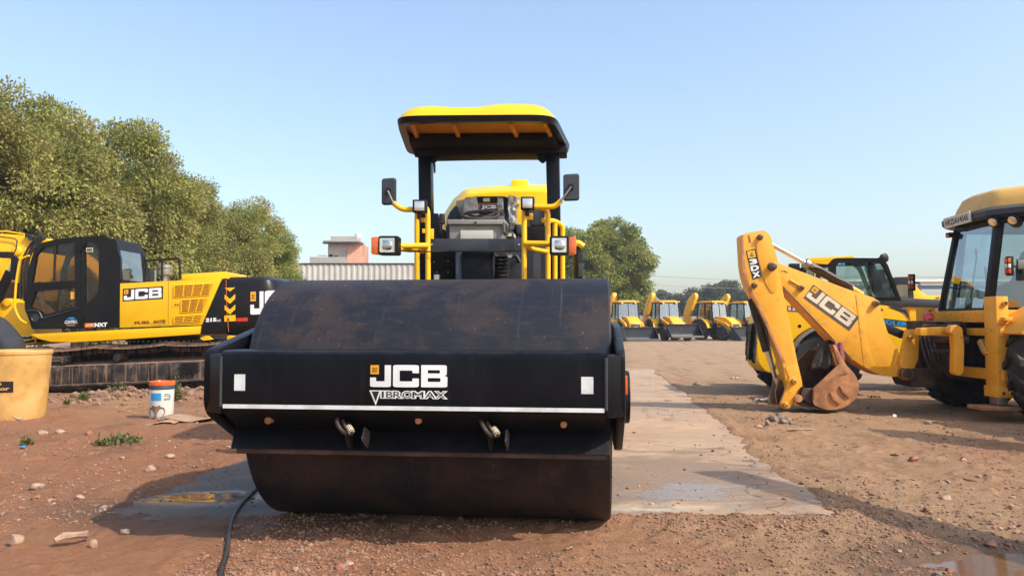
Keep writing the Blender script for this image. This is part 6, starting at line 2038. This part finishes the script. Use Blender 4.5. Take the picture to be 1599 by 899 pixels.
# low shrubs under the row
me_s, cl_s = crown('foliage', 51, 2.2, 1.6, .1, 2.6, 7, 110, 130, .15, M['leaf_olive'], .3, (.3, .6))
for i, (x, y, s, lab) in enumerate(((-16.5, 20.5, 1.0, 'dull olive shrub under the trees behind the excavator boom'), (-14.4, 26.0, 1.1, 'olive shrub under the trees behind the excavator cab'),
                                    (-13.6, 31.5, 1.2, 'olive shrub under the trees behind the engine cover'), (-13.8, 37, 1.1, 'olive shrub behind the counterweight'),
                                    (-14.4, 44, 1.3, 'small shrub at the foot of the white sheet wall'))):
    t = thing('shrub', lab, 'shrub', (x, y, 0), i * 1.3, 'shrubs under the tree row'); t.scale = (s, s, s)
    o = bpy.data.objects.new('foliage', me_s); COL.objects.link(o); o.parent = t
    b = MB()
    for a in range(5): b.tube([V((0, 0, -.1)), V((math.cos(a * 1.26) * .3, math.sin(a * 1.26) * .3, .8)), V((math.cos(a * 1.26) * .9, math.sin(a * 1.26) * .7, 1.7))], [.05, .04, .015], 'bark', 6)
    b.build('stem', t, world=False)
# big tree behind the row of backhoes
me, cl = crown('crown', 88, 5.7, 5.0, 1.4, 11.7, 19, 600, 190, .25, M['leaf_green'], .06, (.45, 1.0))
t = thing('broad_tree', 'broad bushy green tree right of the roller, standing behind the row of parked backhoes', 'tree', (8.5, 76, 0), .4)
o = bpy.data.objects.new('crown', me); COL.objects.link(o); o.parent = t
trunk_mesh(5, 7.0, .4, cl, 4).build('trunk', t, world=False)
# middle-distance bushy trees on the right
me2, cl2 = crown('crown', 99, 4.2, 3.6, .5, 6.6, 9, 170, 90, .34, M['leaf_far'], .2, (.45, .95))
for x, y, s, rz, lab in ((38.5, 145, 1.45, .3, 'round dull green tree above the two right backhoes'), (30.5, 150, 1.2, 1.7, 'smaller grey green tree left of the round dull one'),
                         (18.5, 98, .72, 2.2, 'low bushy tree in the gap between the broad tree and the second backhoe'),
                         (49, 165, 1.2, .9, 'bluish tree beside the raised digging arm'), (25.0, 140, .95, 4.0, 'low tree seen over the second backhoe cab')):
    t = thing('bushy_tree', lab, 'tree', (x, y, 0), rz, 'bushy trees far behind the backhoes'); t.scale = (s, s, s)
    o = bpy.data.objects.new('crown', me2); COL.objects.link(o); o.parent = t
    trunk_mesh(int(x), 3.5, .22, cl2, 3).build('trunk', t, world=False)
# far wood
r = np.random.default_rng(4)
NL = 26000
x = r.uniform(-30, 190, NL); yb = 235 + r.uniform(-10, 14, NL)
top = 6.5 + 4.5 * fbm(x * .06, x * 0 + 1, 3, 3) * 2 + 2.6 * fbm(x * .3, x * 0 + 5, 2, 4) * 2
z = top * r.random(NL) ** .7 + r.uniform(-.3, .3, NL)
me = leaf_mesh('treeline', np.stack([x, yb, z], -1), unit(r.normal(size=(NL, 3)) + np.array([0, -.3, 0])), unit(r.normal(size=(NL, 3)) + np.array([0, -.5, .8])),
               r.uniform(.6, 1.6, NL), r.uniform(.4, .9, NL), np.stack([np.clip(.5 + .9 * fbm(x * .12, z * .3, 3, 8) + r.normal(0, .15, NL), 0, 1), np.clip(r.normal(.15, .12, NL), 0, 1)], 1), M['leaf_far'])
o = bpy.data.objects.new('treeline', me); COL.objects.link(o); o['kind'] = 'stuff'; o['label'] = 'far hazy line of woodland along the horizon'


# weeds
def weed(px, py, w, h, n, label, seed):
    Y = H * F / (py - 504); p = at(px, py, Y); z = gz(p.x, p.y)
    r = np.random.default_rng(seed)
    R_ = w / F * Y / 2; hh = h / F * Y
    P = np.stack([r.normal(0, R_ * .55, n), r.normal(0, R_ * .4, n), np.abs(r.normal(0, hh * .38, n))], -1)
    D = unit(np.stack([r.normal(0, .6, n), r.normal(0, .6, n), r.uniform(.2, 1, n)], -1)); N = unit(r.normal(size=(n, 3)) + np.array([0, -.3, .8]))
    l_ = r.uniform(.025, .075, n)
    me = leaf_mesh('weed', P, D, N, l_, l_ * .38, np.stack([r.random(n), np.clip(r.normal(.15, .2, n), 0, 1)], 1), M['leaf_weed'])
    o = bpy.data.objects.new('weed', me); COL.objects.link(o); o.location = (p.x, p.y, z)
    return tag(o, label, 'weed', 'weeds on the soil')


weed(277, 628, 20, 32, 420, 'leafy green weed growing right behind the paint pail', 1)
weed(131, 626, 18, 16, 200, 'low green weed on the soil mound near the barrel', 2)
weed(186, 622, 20, 14, 160, 'sparse weed in the middle of the soil mound', 3)
weed(192, 690, 46, 12, 330, 'low spreading weed on the open soil in front of the pail', 4)
weed(160, 692, 26, 8, 110, 'thin dry weed left of the low spreading weed', 5)
weed(42, 695, 14, 12, 90, 'small weed tuft below the yellow barrel', 6)
weed(106, 634, 12, 9, 80, 'tiny weed between the barrel and the soil mound', 7)
# clods on the mound
r_ = random.Random(12)
def clods():
    V_, F_ = [], []; k = 0; r = np.random.default_rng(3)
    while k < 420:
        x = r.normal(-5.4, 1.15); y = r.normal(12.7, .4)
        s = r.uniform(.015, .06) * (1 if r.random() < .8 else 1.6)
        w = iv * (1 + r.uniform(-.25, .25, (len(iv), 1))) * s * np.array([1, .9, .7]) + (x, y, gz(x, y) + s * .2)
        V_.append(w); F_.append(if_ + len(iv) * k); k += 1
    me = np_mesh('soil_clods', np.concatenate(V_), np.concatenate(F_), M['mud'], False)
    o = bpy.data.objects.new('soil_clods', me); COL.objects.link(o); o['kind'] = 'stuff'; o['label'] = 'crumbled tan clods on the soil mound before the tracks'
clods()

# ================================================================== FAR BACKHOES
def make_backhoe():
    t = thing('parked_backhoe', 'x', 'backhoe loader', (0, 0, 0))
    t['label'] = ''
    B = lambda b, n, p=t, bv=.02: b.build(n, p, bv, world=False)
    X = V((1, 0, 0)); Yv = V((0, 1, 0))
    for y, d in ((-.9, -1), (.9, 1)):
        b = MB(); tyre(b, (0, y, .72), (0, d, 0), .74, .44, lugs=14, seg=24); w = B(b, 'rear_wheel', bv=0)
        b = MB(); rim(b, (0, y, .72), (0, d, 0), .42, .4, 'yellow_far'); B(b, 'rim', w, 0)
        b = MB(); tyre(b, (2.15, y * .95, .5), (0, d, 0), .52, .32, lugs=12, seg=20); w = B(b, 'front_wheel', bv=0)
        b = MB(); rim(b, (2.15, y * .95, .5), (0, d, 0), .30, .3, 'yellow_far'); B(b, 'rim', w, 0)
        b = MB(); b.prism([(.9 * math.cos(a), y - .25, .72 + .82 * math.sin(a)) for a in np.linspace(.2, 2.7, 10)] + [(.97 * math.cos(a), y - .25, .72 + .9 * math.sin(a)) for a in np.linspace(2.7, .2, 10)], Yv * .5, 'yellow_far'); B(b, 'mudguard', bv=0)
    b = MB(); b.box((1.0, 0, .75), (3.2, .7, .55), 'black_matt'); B(b, 'chassis')
    b = MB(); b.prism(fillet([(1.1, -.42, .95), (1.1, -.42, 1.72), (2.0, -.42, 1.62), (2.55, -.42, 1.25), (2.6, -.42, .75)], .08), Yv * .84, 'yellow_far'); hd = B(b, 'bonnet')
    b = MB(); b.hexa([(2.56, -.34, .75), (2.64, -.34, .75), (2.64, .34, .75), (2.56, .34, .75), (2.52, -.34, 1.18), (2.59, -.34, 1.18), (2.59, .34, 1.18), (2.52, .34, 1.18)], 'slate'); b.rect(V((2.65, -.12, .92)), Yv * .24, V((0, 0, .06)), 'cream', .0); B(b, 'front_grille', hd)
    b = MB()
    c8 = [(-.45, -.80, 1.30), (1.15, -.80, 1.05), (1.15, .80, 1.05), (-.45, .80, 1.30)]
    t8 = [(-.35, -.72, 2.70), (.95, -.72, 2.70), (.95, .72, 2.70), (-.35, .72, 2.70)]
    for p, q_ in zip(c8, t8): b.bar(p, q_, .07, .07, 'black_matt', up=(0, 1, 0))
    b.bar((.35, -.80, 1.2), (.3, -.74, 2.7), .06, .06, 'black_matt', up=(0, 1, 0)); b.bar((.35, .80, 1.2), (.3, .74, 2.7), .06, .06, 'black_matt', up=(0, 1, 0)); b.bar((1.15, 0, 1.1), (.95, 0, 2.7), .04, .04, 'black_matt', up=(0, 1, 0))
    for a, c in ((0, 1), (1, 2), (2, 3), (3, 0)): b.bar(c8[a], c8[c], .07, .08, 'black_matt'); b.bar(t8[a], t8[c], .07, .07, 'black_matt')
    b.box((.4, 0, 1.15), (1.5, 1.5, .16), 'black_matt')
    cab = B(b, 'cab', bv=0)
    for n_, qd in (('windscreen', (1, 2)), ('rear_window', (3, 0)), ('side_window', (0, 1)), ('side_window', (2, 3))):
        b = MB(); b.add([c8[qd[0]], c8[qd[1]], t8[qd[1]], t8[qd[0]]], [(0, 1, 2, 3)], 'glass_pale' if n_ == 'windscreen' else 'glass'); B(b, n_, cab, 0)
    b = MB(); b.prism(fillet([(-.15, -.25, 1.25), (.3, -.25, 1.25), (.3, -.25, 1.6), (.0, -.25, 1.65), (-.1, -.25, 2.2), (-.25, -.25, 2.2)], .05), Yv * .5, 'cloth_black'); b.tube([(.75, 0, 1.3), (.7, 0, 1.9)], .05, 'slate', 6); B(b, 'seat', cab, 0)
    b = MB(); b.box((.3, 0, 2.76), (1.6, 1.6, .09), 'yellow_far'); b.box((.3, 0, 2.83), (1.2, 1.25, .08), 'yellow_far'); rf = B(b, 'roof', cab, .03)
    for y in (-.5, .5):
        b = MB(); b.box((1.12, y, 2.66), (.08, .16, .1), 'lamp_glass'); B(b, 'work_lamp', cab, .01)
    for y in (-.62, .62):
        b = MB(); b.prism(fillet([(.9, y - .06, 1.45), (1.05, y - .06, 1.6), (2.2, y - .06, 1.25), (3.1, y - .06, .55), (3.05, y - .06, .35), (2.85, y - .06, .45), (2.1, y - .06, 1.0)], .08), Yv * .12, 'yellow_far')
        B(b, 'loader_arm')
        b = MB(); b.cyl((1.5, y * 1.0, 1.15), (2.7, y, .95), .05, 'black_matt', 8); b.cyl((2.7, y, .95), (3.1, y, .75), .03, 'chrome', 8); B(b, 'loader_ram', bv=0)
    b = MB()
    lb = fillet([(3.15, -1.15, .98), (3.10, -1.15, .18), (3.25, -1.15, .06), (4.1, -1.15, .05)], .12)
    b.prism(lb + [p + V((.03, 0, .03)) for p in reversed(lb)], Yv * 2.3, 'slate')
    for y in (-1.17, 1.15): b.prism([(3.15, y, .98), (3.1, y, .15), (3.25, y, .05), (4.1, y, .05), (3.75, y, .5)], Yv * .025, 'slate')
    b.box((4.12, 0, .055), (.12, 2.34, .03), 'steel'); B(b, 'loader_bucket', bv=0)
    def shift(b): bmesh.ops.translate(b.bm, verts=b.bm.verts, vec=(0, -.55, 0)); [setattr(v.co, 'y', v.co.y - .22 * (3.4 - v.co.z)) for v in b.bm.verts]
    b = MB(); b.prism(fillet([(-.95, -.02, .55), (-1.25, -.02, .6), (-1.75, -.02, 2.0), (-1.55, -.02, 3.0), (-1.05, -.02, 3.52), (-.80, -.02, 3.42), (-.85, -.02, 3.1), (-1.15, -.02, 2.6), (-1.3, -.02, 2.0)], .12), Yv * .3, 'yellow_far'); shift(b); B(b, 'boom')
    b = MB(); b.prism(fillet([(-.85, .0, 3.45), (-.72, .0, 3.2), (-1.45, 0, 1.0), (-1.75, 0, .65), (-1.95, 0, .8), (-1.6, 0, 1.6)], .1), Yv * .24 + V((0, .03, 0)), 'yellow_far'); b.cyl((-1.0, .13, 3.3), (-1.85, .13, 1.6), .05, 'chrome', 8); shift(b); B(b, 'dipper')
    b = MB(); b.prism(fillet([(-1.75, -.25, .75), (-2.3, -.25, .9), (-2.45, -.25, .5), (-2.2, -.25, .25), (-1.7, -.25, .35)], .1), Yv * .7, 'slate'); shift(b); B(b, 'digging_bucket')
    b = MB(); b.box((-.8, 0, .9), (.12, 2.2, .7), 'yellow_far'); B(b, 'rear_frame')
    for y in (-1.05, 1.05):
        b = MB(); b.box((-.85, y, 1.0), (.16, .16, 1.3), 'yellow_far'); b.box((-.85, y, .3), (.3, .3, .06), 'slate'); B(b, 'stabiliser_leg')
    return t


proto = make_backhoe()
ROW = ((974, 56.0, -80, 'backhoe of the far row partly hidden behind the end of the roller drum'),
       (1036, 56.0, -78, 'second backhoe of the far row, its wide black loader bucket raised off the ground'),
       (1107, 57.0, -58, 'third backhoe of the far row, turned to show both side wheels'),
       (1157, 58.5, -60, 'last backhoe of the far row, half hidden by the worn digging arm'))
for i, (px_, Y, a, lab) in enumerate(ROW):
    o = proto if i == 0 else copy_tree(proto)
    o.location = ((px_ - 799.5) * Y / F, Y, 0); o.rotation_euler = (0, 0, math.radians(a)); o['label'] = lab; o['group'] = 'backhoes parked in a far row'
    if i == 1:
        for c in o.children:
            if c.name.startswith('loader_bucket'): c.location.z = .22

# second excavator-like machine beyond the telehandler
F0 = at(1425, 500, 30)
G = thing('far_excavator', 'yellow machine with a dark hooded cab seen between the telehandler and the near backhoe', 'excavator', (F0.x, 30, 0))
b = MB(); b.prism(fillet(poly_at([(1392, 486), (1392, 440), (1396, 433), (1420, 432), (1425, 438), (1427, 462), (1427, 486)], 30), .1), DY * 1.1, 'black_cab', [fillet(poly_at([(1399, 464), (1400, 444), (1418, 444), (1419, 464)], 30), .06)])
cb = b.build('cab', G, .02)
b = MB(); b.prism(poly_at([(1400, 463), (1401, 445), (1417, 445), (1418, 463)], 30.4), DY * .2, 'amber_under'); b.build('cab_interior', cb)
b = MB(); b.add(poly_at([(1399, 464), (1400, 444), (1418, 444), (1419, 464)], 30.02), [(0, 1, 2, 3)], 'glass'); b.build('side_window', cb)
b = MB(); b.prism(fillet(poly_at([(1420, 500), (1420, 463), (1430, 444), (1436, 453), (1448, 461), (1500, 461), (1500, 500)], 30.2), .08), DY * 1.8, 'yellow'); b.box(at(1465, 465, 30.15), (.1, .06, .1), 'pin'); b.build('body', G, .03)
b = MB(); b.box((F0.x + .6, 31, .5), (3.0, 2.2, .9), 'track'); b.build('track', G, .2)
b = MB(); b.tube(poly_at([(1418, 434), (1419.5, 428)], 30.5), .03, 'black_matt', 6); b.build('exhaust', G)

# ================================================================== WALLS, HOUSES, SHED, WIRES
b = MB()
x0, x1, zt_ = -21.5, -6.0, 5.85
n = int((x1 - x0) / .11)
top_, bot_ = [], []
for i in range(n + 1):
    x = x0 + i * .11; y = 60 + (.05 if (i % 4) in (0, 1) else 0)
    bot_.append(V((x, y, 0))); top_.append(V((x, y, zt_ + .0)))
b.loft([bot_, top_], 'sheet', closed=False)
b.loft([[p + V((0, .02, 0)) for p in bot_], [p + V((0, .02, 0)) for p in top_]], 'sheet', closed=False)
b.bar((x0, 60.02, zt_ + .02), (x1, 60.02, zt_ + .02), .12, .10, 'slate')
tag(b.build('sheet_wall', None, world=False, smooth=False, origin=(-14, 60, 0)), 'tall white corrugated sheet wall behind the trees left of the roller', 'wall')
HS = thing('brick_house', 'unfinished grey and red brick house rising above the white sheet wall', 'house', (-21.5, 92, 0))
hy = 90
def hp(px, py, Y=hy): return at(px, py, Y)
b = MB()
P = [hp(484, 430), hp(576, 430), hp(576, 412.5), hp(484, 412.5)]
xs0, xs1 = hp(484, 440).x, hp(542, 440).x; xs2 = hp(576, 440).x
z1h, z2h, z3h = hp(0, 413).z, hp(0, 400).z, hp(0, 378).z
b.box(((xs0 + xs1) / 2, hy + 3, z1h / 2), (xs1 - xs0, 6, z1h), 'plaster'); 
b.hexa([V((xs1, hy, 0)), V((xs2 - 1.2, hy - .4 + 2, 0)), V((xs2 - 1.2, hy + 6, 0)), V((xs1, hy + 6, 0)), V((xs1, hy, z3h)), V((xs2 - 1.2, hy + 1.6, z3h)), V((xs2 - 1.2, hy + 6, z3h)), V((xs1, hy + 6, z3h))], 'brick')
wl = b.build('wall', HS)
b = MB(); xa, xb_ = hp(511, 440).x, hp(552, 440).x
b.box(((xa + xs1) / 2, hy + 2.4, (z1h + z3h) / 2), (xs1 - xa - .02, 4.5, z3h - z1h), 'plaster'); up_ = b.build('upper_wall', HS)
b = MB(); b.box(((xs0 + xs1) / 2 - .02, hy - .1, (z1h + z2h) / 2 - .1), (xs1 - xs0, .12, z2h - z1h), 'plaster'); b.box(((xs0 + xs1) / 2, hy - .2, z1h - .1), (xs1 - xs0 + .3, .5, .14), 'slate'); b.build('parapet', HS)
b = MB(); b.box(((xa + xb_) / 2 + .2, hy + .9, z3h + .08), (xb_ - xa + 1.2, 3.0, .18), 'plaster'); b.box(((xa + xb_) / 2, hy - .3, z3h - .14), (xb_ - xa + .9, .8, .16), 'slate'); b.box(((xa + xb_) / 2 + .4, hy + 1, z3h + .4), (xb_ - xa, 2.6, .5), 'plaster'); b.build('roof_slab', HS)
b = MB(); 
for x_, w_, h_ in ((516, 6, 10), (524, 5, 6)): q_ = hp(x_, 402); b.box((q_.x, hy + .13, q_.z), (w_ * hy / F, .06, h_ * hy / F), 'dark_gap')
b.build('window', up_)
b = MB(); b.bar(hp(496, 399), hp(510, 399), .06, .06, 'slate'); b.bar(hp(496, 403), hp(510, 403), .06, .06, 'slate'); b.build('roof_rail', HS)
TK = hp(559, 376.5, 92)
b = MB(); b.lathe([(.02, 0), (.38, 0), (.40, .08), (.38, .30), (.40, .34), (.38, .60), (.25, .72), (.12, .74), (.12, .8), (.02, .8)], (TK.x, 92, z3h + .64), (0, 0, 1), 'white', 20)
tag(b.build('water_tank', None, world=False, origin=(TK.x, 92, z3h + .64)), 'white round water tank on the roof of the brick house', 'water tank')
b = MB(); q_ = at(614, 412, 75); b.box((q_.x, 75, 3.1), (1.5, .8, 6.4), 'white'); b.box((q_.x + .7, 75, 6.4), (.12, .3, .5), 'slate'); b.box((q_.x, 75, 6.5), (.9, .5, .3), 'white')
tag(b.build('roof_box', None, world=False, origin=(q_.x, 75, 0)), 'white stair head just showing over the top of the sheet wall', 'stair head')
WH = thing('pale_house', 'pale house half hidden between the broad tree and the second far backhoe', 'house', (23.0, 118, 0))
b = MB(); b.prism([(18.5, 118, 0), (23.6, 118, 0), (23.6, 118, 3.6), (20.6, 118, 6.1), (18.5, 118, 6.1)], (0, 8, 0), 'pale_wall'); wl = b.build('wall', WH)
b = MB(); b.bar((20.4, 117.8, 6.25), (23.9, 117.8, 3.5), .5, .15, 'plaster', up=(0, 1, 0)); b.build('roof_edge', WH)
# boundary wall behind the far row
b = MB(); b.box((24, 88, .95), (44, .25, 2.1), 'grey_wall')
for i in range(12): b.box((3.6 + i * 3.7, 87.85, 1.0), (.35, .12, 2.25), 'grey_wall')
tag(b.build('boundary_wall', None, world=False, origin=(24, 88, 0)), 'low grey concrete boundary wall running behind the far backhoes', 'wall')
# long shed with a white roof at the right
SH = thing('long_shed', 'long open shed with a thin white roof on the skyline at the right', 'shed', (62, 120, 0))
b = MB()
za, zb_ = at(0, 437, 120).z, at(0, 444, 120).z
b.prism([(44, 118, za), (82, 118, za), (82, 118, za - .35), (44, 118, za - .35)], (0, 8, 0), 'white'); b.build('roof', SH)
b = MB(); b.box((63, 118.5, zb_ - .5), (38, .3, .6), 'navy'); b.bar((44, 118.3, za + .35), (82, 118.3, za + .35), .08, .08, 'steel'); b.build('beam', SH)
for i in range(9):
    b = MB(); b.box((45 + i * 4.5, 118.6, zb_ / 2), (.3, .3, zb_), 'pole'); b.build('column', SH)
# power line
def pole(x, y, h, label):
    t = thing('power_pole', label, 'pole', (x, y, 0), 0, 'power poles')
    b = MB(); b.tube([V((0, 0, -.3)), V((0, 0, h))], [.18, .11], 'pole', 10); b.build('pole', t, world=False)
    b = MB(); b.box((0, -.15, h - .3), (2.0, .12, .12), 'pole'); b.box((0, -.15, h - 1.9), (2.0, .12, .12), 'pole'); b.build('cross_arm', t, world=False)
    for k in (-.8, .8):
        for z in (h - .2, h - 1.8):
            b = MB(); b.lathe([(.02, 0), (.07, .02), (.05, .1), (.07, .14), (.02, .2)], (k, -.15, z), (0, 0, 1), 'rust', 10); b.build('insulator', t, world=False)
pole(19.5, 140, 10.2, 'grey power pole hidden in the broad green tree')
pole(92, 140, 10.2, 'grey power pole standing behind the near backhoe cab')
for k, (dz, dy) in enumerate(((0, -.8), (-1.6, -.8), (-.05, .8))):
    b = MB(); pts = []
    for i in range(25):
        s = i / 24; pts.append(V((19.5 + 72.5 * s, 139.85 + dy * .0, 10.2 + dz - 1.4 * 4 * s * (1 - s) * .9)) + V((dy, 0, 0)))
    b.tube(pts, .028, 'pole', 5)
    tag(b.build('power_line', None, world=False, origin=pts[12]), 'thin grey power cable crossing the sky behind the far backhoes', 'cable', 'power cables')

# ------------------------------------------------------------------ added, unseen machines outside the right edge, there to throw shade over the soil
o = copy_tree(proto); o.location = (8.25, 7.5, 0); o.rotation_euler = (0, 0, math.radians(8)); o['label'] = 'added unseen backhoe beyond the right edge, put there to shade the soil'
HO = thing('shade_hoist', 'added unseen yellow hoist beyond the lower right edge, its long raised jib casting shade', 'hoist', (4.6, 2.5, 0))
b = MB()
for sx in (-1, 1): b.bar((sx * .45, -.5, .16), (sx * .45, .9, .16), .1, .12, 'yellow_worn')
b.bar((-.45, -.5, .16), (.45, -.5, .16), .1, .12, 'yellow_worn'); b.build('base_frame', HO, .01, world=False)
b = MB(); b.bar((0, -.5, .2), (0, -.3, 1.5), .14, .14, 'yellow_worn'); b.build('mast', HO, .01, world=False)
b = MB(); b.bar((0, -.35, 1.2), (0, 2.25, 3.25), .22, .26, 'yellow_worn', up=(1, 0, 0)); b.build('jib', HO, .01, world=False)
b = MB(); b.cyl((0, -.4, .5), (0, .5, 1.9), .05, 'chrome', 12); b.build('ram', HO, world=False)
for sx in (-.45, .45):
    for y in (-.5, .85):
        b = MB(); tyre(b, (sx, y, .1), (1, 0, 0), .1, .06, seg=16); b.build('wheel', HO, world=False)
# ================================================================== LIGHT AND SKY
w = bpy.data.worlds.new('World'); SC.world = w; w.use_nodes = True
nt = w.node_tree; nt.nodes.clear()
out = nt.nodes.new('ShaderNodeOutputWorld'); bg = nt.nodes.new('ShaderNodeBackground'); sky = nt.nodes.new('ShaderNodeTexSky')
SUN = V((.80, -.50, .90)).normalized()
sky.sky_type = 'NISHITA'; sky.sun_disc = False
sky.sun_elevation = math.asin(SUN.z); sky.sun_rotation = math.atan2(SUN.x, SUN.y)
sky.altitude = 0; sky.air_density = 1.2; sky.dust_density = 2.4; sky.ozone_density = 2.0
nt.links.new(sky.outputs[0], bg.inputs[0]); bg.inputs[1].default_value = .15
nt.links.new(bg.outputs[0], out.inputs[0])
sd = bpy.data.lights.new('sun', 'SUN'); sd.energy = 2.75; sd.angle = math.radians(.53); sd.color = (1.0, .93, .82)
so = bpy.data.objects.new('sun', sd); COL.objects.link(so); so.location = (20, -15, 30)
so.rotation_euler = (-SUN).to_track_quat('-Z', 'Y').to_euler()
SC.view_settings.view_transform = 'Standard'; SC.view_settings.look = 'None'; SC.view_settings.gamma = 1; SC.view_settings.exposure = .85
SC.render.engine = 'CYCLES'
SC.cycles.max_bounces = 8; SC.cycles.transparent_max_bounces = 16; SC.cycles.glossy_bounces = 4; SC.cycles.diffuse_bounces = 3
SC.cycles.use_denoising = True
SC.cycles.caustics_reflective = False; SC.cycles.caustics_refractive = False
SC.cycles.sample_clamp_indirect = 6

# ================================================================== AIR
b = MB(); b.box((60, 170, 48.0), (640, 420, 100), 'white')
hz = b.build('haze', None, world=False, smooth=False)
hz['kind'] = 'stuff'; hz['label'] = 'thin pale dust haze in the air'
hm = bpy.data.materials.new('haze_air'); hm.use_nodes = True; hm.node_tree.nodes.clear()
ho = hm.node_tree.nodes.new('ShaderNodeOutputMaterial'); hv = hm.node_tree.nodes.new('ShaderNodeVolumePrincipled')
hv.inputs['Color'].default_value = (.80, .88, 1.0, 1); hv.inputs['Density'].default_value = .0007; hv.inputs['Anisotropy'].default_value = .2
hm.node_tree.links.new(hv.outputs[0], ho.inputs['Volume'])
hz.data.materials.clear(); hz.data.materials.append(hm)
SC.cycles.volume_bounces = 0
